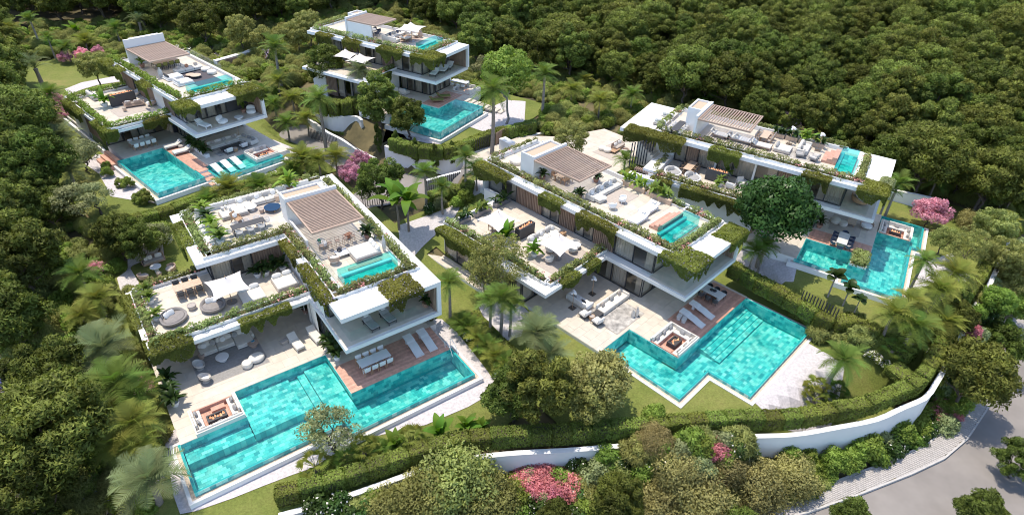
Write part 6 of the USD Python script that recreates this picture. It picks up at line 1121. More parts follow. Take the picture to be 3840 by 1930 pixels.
puts('garden_sofa', 'rattan_sofa', 'pinkish rope sofa before the long fire wall', 'sofa', 'B', ('b2', 870, 370), 3.2, PI - .3, dz=.4, l=2.2); puts('tub_armchair', 'rope_armchair', 'pinkish rope armchair beside the rope sofa', 'armchair', 'B', ('b2', 1150, 360), 3.2, -H - .5, dz=.4, r=.6); puts('stump', 'side_table', 'small pedestal table beside the rope sofa', 'side table', 'B', ('b2', 718, 470), 3.2, dz=.3, r=.22, h=.5, mat='pale_wood'); puts('sofa', 'sofa', 'white curved sofa behind the long fire wall', 'sofa', 'B', ('b2', 230, 240), 3.2, H, dz=.4, n=2, l=2.4, pillows=3, pmat='blue_gloss'); puts('shell_chair', 'shell_chair', 'white shell chair right of the long fire wall', 'armchair', 'B', ('b2', 915, 205), 3.2, -H, dz=.4); u, v = puv('B', ('b2', 800, 500), 3.2); rug('B', 'pale rug before the rope sofa', u - 1.5, u + 1.2, v - 1.6, v + 2.0, 3.2, 'rug_sand')
puts('potted', 'banana_plant', 'banana plant left of the long fire wall', 'plant', 'B', ('b2', 400, 380), 3.2, dz=.4, seed=136, n=14, l=2.0, w=.55, leaf='banana_leaf', pot='white_trim')
dining('B', *puv('B', ('b1', 745, 580), 6.98), 6.24, 0, 4, ('chunky teak dining table for eight', 'olive-green dining chair'), 'on upper left roof', dict(l=2.95, w=1.0, top='pale_wood', leg='pale_wood', thick=.08), 'dining_chair', dict(seat='olive_fabric', leg='charcoal'), gap=.14)
rug('B', 'dark purple-grey rug on the upper left roof', -15.0, -9.0, 10.2, 13.2, 6.24, 'rug_dark')
puts('sofa', 'sofa', 'long low white sofa with striped pillow stack on the upper left roof', 'sofa', 'B', ('b1', 1110, 700), 6.24, PI * 0, dz=.3, n=3, l=3.3, puffy=False, back=.2, pillows=3, pmat='taupe_fabric', pmat2='terracotta_fabric'); puts('daybed', 'square_daybed', 'low white daybed with black pillow on the upper left roof', 'daybed', 'B', ('b1', 870, 820), 6.24, H, dz=.3, l=1.9, w=1.5, pmat='charcoal', pillows=1, mat='white_fabric', base='white_fabric'); puts('daybed', 'square_daybed', 'low stepped white daybed nearest the upper left plunge pool', 'daybed', 'B', ('b1', 1030, 900), 6.24, H, dz=.3, l=1.9, w=1.6, mat='white_fabric', base='white_fabric')
for i, (x, y) in enumerate(((1140, 790), (1225, 805))): puts('round_table', 'coffee_table', f'round pale table on the dark rug, {"smaller left" if i == 0 else "larger right"} one', 'coffee table', 'B', ('b1', x, y), 6.26, dz=.25, r=.5 + .12 * i, h=.26 + .05 * i, top='pale_wood', leg='charcoal')
for i, (x, y) in enumerate(((1385, 710), (1480, 755))): puts('pouf', 'pouf', f'white drum pouf by the right parapet of the upper left roof, {"far" if i == 0 else "near"} one', 'pouf', 'B', ('b1', x, y), 6.24, dz=.2, r=.55, h=.4)
puts('vase', 'folded_parasol', 'pale cone-shaped sculpture beside the upper left roof daybed', 'sculpture', 'B', ('b1', 690, 830), 6.24, h=1.1, r=.25)
put('potted', 'leafy_plant', 'dark palm-like plant under the left pergola corner, upper left villa', 'plant', 'B', -19.5, 8.4, 6.24, seed=138, n=22, l=1.2, w=.22, leaf='palm_leaf')

# ================================================================ villa C (top centre)
h = House('C', 'white villa at the top centre with slatted pergola and three white umbrellas')
def c_walls():
    b = h.box; z0, z1 = 3.22, 5.79
    b('floor_slab', (1.0, 6.399, -23, -12.0, 2.8, 3.15)); b('floor_slab', (6.4, 14.0, -26.4, -4.9, 2.8, 3.18))
    h.window('v', -7.8, 9.0, 13.6, .02, 2.79, 4, 1); h.window('u', 8.95, -12.9, -7.85, .02, 2.79, 4, 1, out=-1); b('wall', (8.6, 8.9, -16, -12.95, -1, 2.79), 'charcoal'); b('wall', (13.65, 13.95, -26.3, -7.8, -1.2, 2.79)); b('interior_wall', (9, 13.6, -12.4, -12.2, .02, 2.79), 'interior')
    b('wall', (2.5, 2.8, -22.8, -20.5, -2, 2.79)); h.slats('u', 2.6, -20.4, -18.6, -.5, 2.79, -1); h.window('u', 2.55, -18.5, -13, -.5, 2.79, 4, out=-1); b('wall', (2.6, 8.5, -13, -12.7, -1, 2.79)); b('interior_wall', (6.2, 6.4, -22, -13, .02, 2.79), 'interior')
    h.window('u', 7.5, -25.5, -20.6, z0, z1, 4, out=-1); h.slats('u', 7.55, -20.5, -18.8, z0, z1, -1); h.window('u', 7.5, -18.7, -14.6, z0, z1, 3, 1, out=-1); h.slats('u', 7.55, -14.5, -12.8, z0, z1, -1); h.window('u', 7.5, -12.7, -7.9, z0, z1, 3, 1, out=-1); h.window('v', -7.85, 7.55, 13.5, z0, z1, 4, 1); b('interior_wall', (9.8, 10.0, -26, -8.2, z0, z1), 'interior')
    b('fin_wall', (13.6, 13.95, -26.2, -4.7, 3.2, 5.79)); h.slats('u', 13.59, -7.7, -5.0, z0, z1, -1, .18, .09, .1); b('wall', (7.5, 13.5, -26.2, -25.9, 3.2, 5.79)); b('balcony_floor', (6.6, 13.6, -7.8, -5.1, 3.185, 3.215), 'stone_tile'); h.rail([(-7.9, 7.2), (-5.4, 7.2), (-5.4, 13.5)], 3.22, .95)
    b('roof_slab', (5.95, 13.95, -26.4, -4.7, 5.8, 6.2)); h.tower(9.1, 11.0, -21.4, -19.9, 6.2, 8.75, (6.8, 11.05, 8.85)); h.pergola(6.9, 11.1, -19.63, -14.6, 8.6, 24, .1); b('stair_wall', (6.85, 7.1, -19.6, -15.5, 6.2, 8.4)); b('low_wall', (6.7, 6.849, -19.6, -15.2, 6.2, 6.6))
    h.plunge(7.7, 11.85, -8.9, -7.4, 6.24, 7.2); h.parapet('parapet', [(-25.9, 13.3), (-9.2, 13.3)], .16, 6.2, 6.65)
c_walls()
for q in ((9.02, 13.6, -12.4, -7.87), (2.65, 6.2, -22, -13.02)): h.box('interior_floor', (*q, -.08, -.004), 'interior')
Cpool = [(-7.35, 0), (-7.35, 5.8), (-4.2, 5.8), (-4.2, 9.7), (0, 9.7), (0, 0)]
Cterr = R(-13, -7.36, .3, 14.0).union(R(-7.4, -4.21, 5.85, 14.2)).union(R(-4.3, -3.2, 9.85, 13.2)); Cdk = R(-7.05, -4.25, 6.0, 11.7)
terrace('C', 'terrace', 'pale stone pool terrace of the top centre villa', Cterr.difference(Cdk), 0, (1.2, .9), -1.3); terrace('C', 'roof_terrace', 'first-floor terrace with olive loungers under two umbrellas', R(-22.5, -12.9, 1.6, 7.4), 3.2, (1.2, .9)); terrace('C', 'roof_terrace', 'top roof terrace of the top centre villa', R(-25.9, -7.2, 7.2, 13.2), 6.24, (1.2, 1.0))
deck('C', 'reddish timber deck with olive loungers', Cdk, 0); pool('C', 'turquoise pool with deep tiled outer side, top centre villa', Cpool, Cterr.union(Cdk), ground=-1.5, gutter=.3, drop=1.0, depth=1.1)
t = thing('stepping_slabs', 'pale floating slabs stepping down beside the top centre pool', 'steps', W('C', 0, 0), YAW['C'])
for i in range(8): MB().ubox(10.0 + .25 * i, 11.3 + .25 * i, -3.1 + .62 * i, -2.55 + .62 * i, -.25 - .17 * i, -.05 - .17 * i).build(t, 'slab', 'stone_tile')
lounge_pit('C', 'sunken fire lounge with cream cushions, top centre villa', -6.4, -3.4, 12.1, 14.9, 'L', z=.0, back=.5); put('fire_table', 'fire_table', 'fire table in the top centre sunken lounge', 'fire table', 'C', -5.0, 13.4, -.41, 0, l=1.2, w=.6, h=.4)
planting('C', 'long planter on the left roof edge of the top centre villa', [(-25.6, 6.65), (-7.2, 6.65)], 6.2, .8); planting('C', 'planter before the top centre plunge pool', [(-6.75, 7.0), (-6.75, 13.4)], 6.2, .75); planting('C', 'planter at the far end of the top centre roof', [(-26.0, 7.0), (-26.0, 13.4)], 6.2, .8, dense_fl=.5); planting('C', 'back planter of the top centre roof', [(-25.4, 13.6), (-8.0, 13.6)], 6.2, .7, dense_fl=.7); planting('C', 'planter on the front edge of the olive lounger terrace', [(-12.5, 2.0), (-12.5, 7.3)], 3.2, .8)
creeper('C', 'creeper near the far left corner of the top centre roof', -24.2, -21.6, 5.6, 6.2, 6.17, 'L', 1.4); creeper('C', 'creeper above the two umbrellas of the top centre villa', -19.4, -16.6, 5.6, 6.3, 6.17, 'L', 1.6); creeper('C', 'creeper above the slatted wall of the top centre villa', -13.6, -9.6, 5.6, 6.4, 6.17, 'L', 1.5); creeper('C', 'creeper over the balcony corner of the top centre villa', -8.2, -4.8, 5.8, 8.3, 6.17, 'FL', 1.3); creeper('C', 'creeper on the slab of the olive lounger terrace', -13.0, -12.1, 3.6, 6.0, 3.17, 'F', 1.3)
dining('C', *puv('C', ('rC', 1490, 705), .74), 0, H + .1, 3, ('pale oval dining table', 'pale shell chair'), 'on top centre terrace', dict(l=2.5, w=.95, top='white_trim', leg='pale_wood', trestle=True), 'bucket_chair', dict(mat='white_trim', seat='cream_fabric', leg='pale_wood', r=.3), gap=.22)
for i, (x, y) in enumerate(((1285, 865), (1345, 832))): puts('lounger', 'sun_lounger', f'olive-green lounger with orange pillow on the top centre deck, {"left" if i == 0 else "right"} one', 'sun lounger', 'C', ('rC', x, y), 0, H * .5, dz=.3, mat='olive_fabric', frame='teak', pillow='terracotta_fabric')
for i, (u, v) in enumerate(((-15.5, 4.4), (-17.6, 4.0), (-13.6, 3.4))): put('club_chair', 'armchair', f'olive-green armchair on the umbrella terrace, {ORD[i]} from the front' if i else 'olive-green armchair with orange pillow by the terrace planter', 'armchair', 'C', u, v, 3.2, PI * .6, frame='teak', mat='olive_fabric')
put('sail_umbrella', 'umbrella', 'white sail umbrella at the far left of the top centre villa', 'umbrella', 'C', -18.0, 4.3, 3.2, .2, w=2.8, h=2.45); put('sail_umbrella', 'umbrella', 'white sail umbrella nearer the camera, top centre villa terrace', 'umbrella', 'C', -15.2, 4.0, 3.2, .2, w=2.9, h=2.45); put('sail_umbrella', 'umbrella', 'white sail umbrella on the top centre roof', 'umbrella', 'C', -11.6, 10.4, 6.24, .3, w=3.2, h=2.6)
for i in range(3): put('lounger', 'sun_lounger', f'white balcony lounger of the top centre villa, {ORD[i]} from the glass corner', 'sun lounger', 'C', -6.6, 8.5 + 1.7 * i, 3.22, -H + .3, mat='white_fabric', frame='dark_metal', w=.9 if i != 1 else 1.4, l=1.8)
puts('round_table', 'dining_table', 'round white dining table under the top centre pergola', 'dining table', 'C', ('c1', 1055, 350), 6.24, dz=.74, r=.75, h=.74, top='white_trim', leg='pale_wood'); u, v = puv('C', ('c1', 1055, 350), 6.98)
for i in range(7): a = i * 2 * PI / 7; put('bucket_chair', 'dining_chair', f'navy woven chair around the round roof table, {(ORD + ["seventh"])[i]} counting round from the pool side', 'chair', 'C', u - 1.05 * math.cos(a + PI), v + 1.05 * math.sin(a), 6.24, math.atan2(-math.sin(a), -math.cos(a)), group='navy chairs around the round roof table')
put('vase', 'vase', 'vase of greenery on the round roof table', 'vase', 'C', u, v, 6.98, h=.4, r=.16)
puts('sofa', 'sofa', 'long cream sofa with navy pillows on the top centre roof', 'sofa', 'C', ('c1', 1430, 420), 6.24, 0, dz=.4, n=3, l=3.0, puffy=False, pillows=4, pmat='navy_weave'); puts('sofa', 'sofa', 'low cream sofa by the planter of the top centre roof', 'sofa', 'C', ('c1', 1350, 480), 6.24, H, dz=.4, n=2, l=2.4, puffy=False, pillows=2); u, v = puv('C', ('c1', 1590, 500), 6.24); rug('C', 'rust patterned rug on the top centre roof', u - 1.6, u + 1.5, v - 1.6, v + 1.6, 6.24, 'rug_pattern'); put('table', 'coffee_table', 'low wooden table on the rust patterned rug', 'coffee table', 'C', u - .3, v, 6.26, 0, l=1.3, w=.8, h=.32, top='teak')
puts('club_chair', 'armchair', 'cream armchair beside the roof umbrella pole', 'armchair', 'C', ('c1', 1715, 425), 6.24, -H, dz=.4, frame='teak', mat='cream_fabric'); puts('tub_armchair', 'armchair', 'round cream armchair under the roof umbrella', 'armchair', 'C', ('c1', 1600, 400), 6.24, PI * .2, dz=.4, shell='cream_fabric'); puts('vase', 'wicker_lantern', 'tall round wicker lantern beside the top centre plunge pool', 'lantern', 'C', ('c1', 1782, 470), 6.24, h=1.0, r=.32, mat='rope'); puts('lounger', 'sun_lounger', 'cream lounger end by the top centre roof planter', 'sun lounger', 'C', ('c1', 1560, 490), 6.26, H, dz=.3, mat='cream_fabric', frame='teak')
for i, (x, y) in enumerate(((920, 870), (965, 845))): puts('round_table', 'side_table', f'round stone table on the lower pool terrace, {"near" if i == 0 else "far"} one', 'side table', 'C', ('rC', x, y), 0, dz=.4, r=.6, h=.4, top='stone_tile', leg='stone_tile')
puts('sofa', 'sofa', 'teal-cushioned white sofa under the top centre slab', 'sofa', 'C', ('rC', 975, 780), 0, H, dz=.4, n=2, l=2.6, pillows=3, pmat='book_blue')

# ================================================================ grounds: lawns, gravel, drive, road
def ZP(r, pts, z): return Polygon([Z(r, x, y, z) for x, y in pts]).buffer(0)
def DP(pts, z): return Polygon([D(x, y, z) for x, y in pts]).buffer(0)
WALL_S = [('D', 700, 1296, -.9), ('D', 860, 1250, -.8), ('D', 960, 1216, -.75), ('D', 1090, 1171, -.7), ('D', 1180, 1151, -.65), ('D', 1300, 1138, -.6), ('D', 1430, 1131, -.6), ('rQ', 230, 872, -.6), ('rQ', 740, 834, -.55), ('rQ', 1000, 828, -.5), ('rQ', 1340, 776, -.4), ('rQ', 1530, 738, -.3), ('rQ', 1700, 664, -.2), ('rQ', 1830, 606, 0), ('rQ', 1885, 530, .2), ('rQ', 1965, 390, .6), ('rQ', 2025, 280, .9), ('rQ', 2100, 100, 1.4), ('r6', 1480, 900, 1.7), ('r6', 1560, 740, 1.9), ('r6', 1592, 688, 2.0), ('r6', 1640, 560, 2.2)]
def pix(s): return np.r_[D(s[1], s[2], s[3]) if s[0] == 'D' else Z(s[0], s[1], s[2], s[3]), s[3]]
wall_s = np.array([pix(s) for s in WALL_S])
foot = shapely.union_all(FOOT)
south = Polygon([tuple(p[:2]) for p in wall_s] + [(130, 80), (130, -60), (-80, -60), (-80, 10)])
road_c = LineString(_road); kerb_r = road_c.buffer(7.6, single_sided=True) if Point(*Z('rQ', 2000, 1150, -4)).within(road_c.buffer(7.6, single_sided=True)) else road_c.buffer(-7.6, single_sided=True)
_sg = 1 if kerb_r.equals(road_c.buffer(7.6, single_sided=True)) else -1
walk = road_c.buffer(-_sg * 1.6, single_sided=True).difference(kerb_r.buffer(.01)); walk2 = road_c.buffer(_sg * 9.4, single_sided=True).difference(road_c.buffer(_sg * 7.62, single_sided=True))
lane = LineString([W('C', u, v)[:2] for u, v in ((-20, -4.5), (-14, -5.2), (-7, -7.7), (0, -7.6), (4, -6.2), (6.2, -3.5), (7.4, -1))]).buffer(2.1); lane2 = LineString([W('C', -4, -8)[:2], Z('rM', 1000, 620, .75), Z('rM', 900, 730, .7), Z('rM', 760, 700, .7)]).buffer(2.0)
drive = lane.union(lane2)
lawn = shapely.union_all([rect('A', -34, 6, -4.5, 24.5), rect('D', -33, 12, -8, 24), rect('E', -27, 7, -6, 20), rect('E', -14, 7, 15, 27), rect('B', -34, 5, -6, 19), rect('B', -55, -24, -6, 11), rect('C', -3, 6, -2, 19)]).difference(south).difference(drive).difference(foot)
gravels = [('pale gravel around the pool wall of the nearest villa', ZP('r2', [(225, 790), (1850, 60), (1980, 62), (2073, 145), (2177, 270), (2271, 394), (2323, 477), (2292, 529), (2146, 612), (1876, 727), (1600, 790), (1419, 830), (1320, 900), (1160, 1000), (1030, 1045), (860, 1110), (660, 1190), (430, 1270), (330, 1290), (290, 1180)], -.8)),
    ('pale gravel on the lawn left of the nearest villa', ZP('rL', [(478, 335), (540, 312), (606, 306), (598, 340), (520, 365), (470, 384), (505, 440), (498, 480), (440, 478), (425, 425), (460, 400)], -.6)),
    ('pale gravel bed with the leaning palm', ZP('rQ', [(815, 628), (1140, 292), (1360, 415), (1362, 580), (1318, 690), (1180, 700), (1040, 710), (890, 692)], -.35)),
    ('pale gravel bed between the two nearest villas', ZP('r3', [(955, 400), (1180, 350), (1270, 450), (1220, 590), (1130, 620), (1080, 560), (990, 470)], -.5)),
    ('pale gravel path curving to the centre villa', ZP('rM', [(1050, 960), (1240, 895), (1480, 810), (1630, 735), (1690, 690), (1810, 670), (1790, 770), (1600, 800), (1490, 960), (1360, 1015), (1170, 1125), (1060, 1080)], 1.0)),
    ('bluish shaded gravel under the big dark tree', ZP('r5', [(1215, 360), (1290, 310), (1500, 420), (1545, 470), (1530, 535), (1470, 525), (1400, 505), (1290, 430)], 1.7)), ('pale gravel on the lawn right of the right pool', ZP('r6', [(1040, 710), (1250, 640), (1400, 740), (1380, 790), (1200, 800), (1010, 905), (960, 880)], 1.7)),
    ('pale gravel garden round the upper left pool', ZP('rB', [(150, 1020), (230, 950), (340, 960), (700, 1050), (900, 1200), (660, 1300), (560, 1290), (330, 1250), (300, 1180), (250, 1090)], 1.9)), ('pale gravel patch on the upper left lawn', ZP('rB', [(0, 470), (120, 425), (390, 380), (400, 425), (240, 445), (130, 475), (30, 512)], 1.9)), ('pale gravel strip at the right of the upper left terrace', ZP('rB', [(1490, 845), (1710, 935), (1650, 1010), (1480, 1100), (1330, 1140), (1300, 1100), (1600, 1000)], 1.9)),
    ('pale gravel beside the top centre pool steps', ZP('rC', [(1545, 1100), (1720, 950), (1900, 870), (2060, 880), (2050, 1085), (1880, 1112), (1790, 1152), (1690, 1140)], 2.9)), ('pale gravel corner in front of the top centre pool', ZP('rC', [(980, 1140), (1100, 1150), (1330, 1215), (1320, 1255), (1200, 1245), (1030, 1205)], 3.0))]
_done = south.union(drive).union(foot)
for lab, g in gravels:
    g = g.buffer(.6).buffer(-.6).difference(_done)
    if not g.is_empty: sheet('gravel', g, .035, 'gravel_white', 1.0, lab); _done = _done.union(g)
lawn_all = lawn.difference(shapely.union_all([g for _, g in gravels])); sheet('lawn', lawn_all, .0, 'grass', 1.0, 'mown green lawns of the five gardens')
sheet('driveway', drive.difference(foot), .02, 'asphalt', 1.5, 'grey asphalt lane between the villas')
sheet('road', kerb_r, .02, 'asphalt', 1.5, 'grey asphalt road curving past the boundary wall')
def pavement(label, g):
    """Block pavement with a kerb: single pavers joined as stuff."""
    x = UsdGeom.Xform.Define(stage, numbered('/World/pavement')); data(x.GetPrim(), label, kind='structure'); p = str(x.GetPath())
    inner = g.buffer(-.14); k = MB().prism(g.difference(inner), -4.3, -3.86); k.build(p, 'kerb', 'kerb_stone'); MB().prism(inner, -4.3, -3.91).build(p, 'bed', 'soil')
    a = math.radians(25); h_ = shapely.affinity.rotate(inner, -25, origin=(0, 0)); x0, y0, x1, y1 = h_.bounds; sx, sy = .26, .13; C = []
    for j, y in enumerate(np.arange(y0, y1, sy)):
        xs = np.arange(x0 + (sx / 2 if j % 2 else 0), x1, sx); m = shapely.contains_xy(h_, xs + sx / 2, np.full(len(xs), y + sy / 2)); C += [(q, y) for q in xs[m]]
    C = np.array(C); r_ = np.random.default_rng(3); z = -3.87 + r_.uniform(-.006, .006, len(C)); e = .008
    base = np.array([(e, e, 0), (sx - e, e, 0), (sx - e, sy - e, 0), (e, sy - e, 0), (e, e, -.04), (sx - e, e, -.04), (sx - e, sy - e, -.04), (e, sy - e, -.04)]); F = np.array([(0, 1, 2), (0, 2, 3), (4, 5, 1), (4, 1, 0), (5, 6, 2), (5, 2, 1), (6, 7, 3), (6, 3, 2), (7, 4, 0), (7, 0, 3)])
    V = (np.c_[C, z][:, None] + base[None]).reshape(-1, 3); c_, s_ = math.cos(a), math.sin(a); V = np.stack([V[:, 0] * c_ - V[:, 1] * s_, V[:, 0] * s_ + V[:, 1] * c_, V[:, 2]], 1)
    obj(p, 'paver_field', (V, (np.arange(len(C))[:, None, None] * 8 + F[None]).reshape(-1, 3)), 'paver', kind='stuff', tone=np.repeat(r_.random(len(C)), 8))
pavement('pale block pavement between planted bank and road', walk); pavement('pale block pavement on the far side of the road', walk2)

# ---------------------------------------------------------------- walls and fences
def wall(label, pts, bottom, t=.28, name='garden_wall'):
    """A white rendered wall with a cap along (x, y, top) points."""
    x = thing(name, label, 'wall'); p = np.asarray(pts, float); d = np.gradient(p[:, :2], axis=0); d /= np.linalg.norm(d, axis=1, keepdims=True); o = np.stack([-d[:, 1], d[:, 0]], 1)
    for nm, w, lo, hi in (('wall', t / 2, None, -.06), ('cap', t / 2 + .04, -.06, 0)):
        V = []
        for i in range(len(p)):
            b = (bottom if np.ndim(bottom) == 0 else bottom[i]) if lo is None else p[i, 2] + lo + .002
            for s in (-1, 1):
                for z in (b, p[i, 2] + hi): V.append((*(p[i, :2] + o[i] * w * s), z))
        F = []
        for i in range(len(p) - 1):
            a, b = 4 * i, 4 * i + 4
            for q in ((0, 1), (1, 3), (3, 2), (2, 0)): F += [(a + q[0], b + q[0], b + q[1]), (a + q[0], b + q[1], a + q[1])]
        F += [(0, 1, 3), (0, 3, 2)]; e = 4 * len(p) - 4; F += [(e, e + 2, e + 3), (e, e + 3, e + 1)]
        obj(x, nm, (np.array(V), np.array(F)), 'white_render' if nm == 'wall' else 'white_trim')
    return x
def smooth(p, step=1.0):
    p = np.asarray(p, float); s = np.r_[0, np.cumsum(np.linalg.norm(np.diff(p[:, :2], axis=0), axis=1))]; n = max(2, int(s[-1] / step)); t = np.linspace(0, s[-1], n)
    from scipy.interpolate import PchipInterpolator
    return np.stack([PchipInterpolator(s, p[:, i])(t) for i in range(p.shape[1])], 1)
ws = smooth(wall_s, 1.0); wall('long curved white boundary wall above the planted bank', ws, -4.2, .32, 'boundary_wall')
def zz(r, pts, z): return np.array([[*Z(r, x, y, z), z] for x, y in pts])
wc = smooth(zz('rM', [(935, 243), (985, 264), (1090, 292), (1250, 330), (1400, 350), (1480, 352), (1600, 332), (1700, 296), (1900, 245), (2220, 150), (2400, 110)], 3.0), 1.0); wall('tall curved white retaining wall behind the cypress columns', wc, .3, .3, 'retaining_wall')
wc2 = smooth(zz('rC', [(150, 860), (220, 920), (300, 968), (400, 1003), (500, 1010), (560, 1003), (640, 1040)], 3.3), .7); wall('rounded white retaining wall under the clipped dark hedge', wc2, .3, .3, 'retaining_wall')
w4 = smooth(zz('rM', [(230, -20), (330, 50), (420, 118), (560, 190), (700, 280), (850, 355)], 1.9), 1.0); wall('white lane wall beside the dark picket fence, upper part', w4, .2, .3, 'lane_wall')
w5 = smooth(zz('rM', [(1290, 545), (1450, 502), (1660, 448)], 2.3), 1.0); wall('white lane wall behind the picket fence of the centre garden', w5, .4, .3, 'lane_wall')
w6 = smooth(zz('rB', [(1075, 280), (1230, 237), (1385, 190)], 3.4), 1.0); wall('white drive wall with brown gate behind the upper left villa', w6, 2.2, .8, 'drive_wall')
w7 = smooth(zz('r6', [(815, 200), (950, 228), (1090, 258), (1180, 285)], 2.6), 1.0); wall('low white wall behind the pink blossom tree', w7, .8, .3, 'garden_wall')
wall('low white end wall at the entrance of the centre villa', zz('rM', [(1800, 615), (1915, 668)], 4.0), 1.5, .25, 'garden_wall'); wall('white gate pier wall beside the entrance plaza', zz('rM', [(1950, 175), (2040, 225)], 4.6), 1.5, .9, 'gate_pier')
def fence(label, pts, h=1.3, step=.26, mat='dark_metal', r=.035):
    x = thing('picket_fence', label, 'fence'); p = smooth(pts, .3); l = LineString(p[:, :2]); n = min(int(l.length / step), 150); m = MB()
    zf = lambda q: float(np.interp(l.project(q), np.linspace(0, l.length, len(p)), p[:, 2]))
    for i in range(n):
        q = l.interpolate((i + .5) / n, normalized=True); z = zf(q); MB().box(q.x - r, q.x + r, q.y - r, q.y + r, z - .1, z + h).build(x, 'picket', mat)
    m.tube([(a, b, c + .12) for a, b, c in p[::4]], .025, 4); m.build(x, 'rail', mat)
fence('dark picket fence in front of the round hedge of the top centre villa', zz('rM', [(1612, 318), (1700, 292), (1890, 240)], 3.1), 1.5); fence('dark picket fence continuing right of the slatted gate', zz('rM', [(1960, 200), (2100, 165), (2240, 135)], 3.1), 1.5)
fence('dark picket fence beside the lane below the tall palm', zz('rM', [(290, 175), (400, 215), (530, 262)], .9), 1.3); fence('dark picket fence near the pink blossom tree on the lane', zz('rM', [(560, 240), (680, 330), (760, 400)], .8), 1.3); fence('dark picket fence behind the round pine', zz('rM', [(740, 790), (800, 800), (960, 750), (1040, 720)], .4), 1.2); fence('dark picket fence along the hedge of the centre garden', zz('rM', [(1290, 640), (1450, 595), (1690, 525)], 1.1), 1.3); fence('grey picket fence at the far upper left', zz('rN', [(275, 410), (400, 402), (520, 388)], 2.2), 1.6); fence('dark picket fence in the dividing hedge of the right garden', zz('r5', [(1560, 640), (1680, 705), (1770, 755)], 1.7), 1.2)
t = thing('slatted_gate', 'brown slatted gate between fence and entrance plaza', 'gate')
for i, (x, y) in enumerate(np.linspace((1895, 255), (1960, 215), 10)): q = Z('rM', x, y, 2.8); MB().box(q[0] - .05, q[0] + .05, q[1] - .05, q[1] + .05, 2.3, 4.6).build(t, 'slat', 'slat_wood')
t = thing('drive_gate', 'brown slatted gate below the white drive wall', 'gate')
for i, (x, y) in enumerate(np.linspace((1105, 318), (1235, 285), 16)): q = Z('rB', x, y, 2.6); MB().box(q[0] - .07, q[0] + .07, q[1] - .05, q[1] + .05, 1.3, 3.3).build(t, 'slat', 'slat_wood')
covered = shapely.union_all([lawn_all, drive, kerb_r, walk, walk2] + [g for _, g in gravels]).buffer(-.9)
# base terrain: fine near, coarse far, out to the horizon
_fx = np.r_[np.arange(-110, -62, 2.0), np.arange(-62, 70, 1.0), np.arange(70, 126, 2.0)]; _fy = np.r_[np.arange(0, 16, 2.0), np.arange(16, 126, 1.0), np.arange(126, 180, 2.0)]
_fx = np.r_[-3000, -1500, -700, -400, -250, -160, _fx, 160, 250, 400, 700, 1500, 3000]; _fy = np.r_[-2000, -700, -300, -120, -60, -30, -12, _fy, 200, 240, 320, 500, 900, 1800, 4000]
_gx, _gy = np.meshgrid(_fx, _fy, indexing='ij'); _g = np.c_[_gx.ravel(), _gy.ravel()]
_gz = hz(_g) - .14; _gz[shapely.contains_xy(covered, _g[:, 0], _g[:, 1])] -= .35; _k = np.arange(len(_g)).reshape(_gx.shape)
_q = np.stack([_k[:-1, :-1], _k[1:, :-1], _k[1:, 1:], _k[:-1, 1:]], -1).reshape(-1, 4)
_hole = shapely.union_all(HOLES); _qc = shapely.polygons(_g[_q]); _q = _q[~shapely.intersects(_hole, _qc)]
_p = obj(None, 'terrain', (np.c_[_g, _gz], _q), 'soil', True); data(stage.GetPrimAtPath(_p), 'dry brown hillside ground under the pines', kind='structure')


# ================================================================ hedges
HB = [make_hedge_block('hedge_block_kit_%d' % i, 7 + i, 1.45, 1.15, 1.25, 330, 'hedge_leaf') for i in range(3)]
def hedge(label, pts, w=1.0, hgt=1.0, step=1.42, z=None, group=None):
    """A clipped hedge of single bushes along (x, y) points, standing on the terrain."""
    t = thing('clipped_hedge', label, 'hedge', group=group); l = LineString([tuple(p[:2]) for p in pts]); n = max(1, round(l.length / step)); zs = None if np.shape(pts)[1] < 3 else np.asarray(pts)[:, 2]; r_ = random.Random(n)
    s = np.r_[0, np.cumsum(np.linalg.norm(np.diff(np.asarray(pts)[:, :2], axis=0), axis=1))]
    for i in range(n):
        a, b = l.interpolate(i / n, normalized=True), l.interpolate((i + 1) / n, normalized=True); c = l.interpolate((i + .5) / n, normalized=True)
        zc = hz1(c.x, c.y) - .05 if zs is None else float(np.interp(l.project(c), s, zs)); subcopy(HB[i % 3], t, 'hedge_block', (c.x, c.y, zc), math.atan2(b.y - a.y, b.x - a.x) + (math.pi if r_.random() < .5 else 0), (l.length / n / 1.45, w / 1.15 * r_.uniform(.97, 1.04), hgt / 1.25 * r_.uniform(.94, 1.05)))
_o = LineString(ws[:, :2]).parallel_offset(1.0, 'left'); _o2 = LineString(ws[:, :2]).parallel_offset(1.0, 'right')
_in = _o if _o.distance(Point(W('D', 0, 0)[:2])) < _o2.distance(Point(W('D', 0, 0)[:2])) else _o2
_pts = np.array(_in.coords); _pts = _pts if np.linalg.norm(_pts[0] - ws[0, :2]) < np.linalg.norm(_pts[-1] - ws[0, :2]) else _pts[::-1]
_tz = [float(ws[np.argmin(np.linalg.norm(ws[:, :2] - p, axis=1)), 2]) - .15 for p in _pts]; _pts = np.c_[_pts, _tz]; _c = np.r_[0, np.cumsum(np.linalg.norm(np.diff(_pts[:, :2], axis=0), axis=1))]; _k = [int(np.searchsorted(_c, _c[-1] * f)) for f in (0, .36, .74, 1)]
for i, lab in enumerate(('long clipped hedge above the left half of the boundary wall', 'long clipped hedge above the white curve of the boundary wall', 'clipped hedge on the boundary wall at the right edge of the gardens')): hedge(lab, smooth(_pts[_k[i]:_k[i + 1] + 1], .8), 1.05, 1.35)
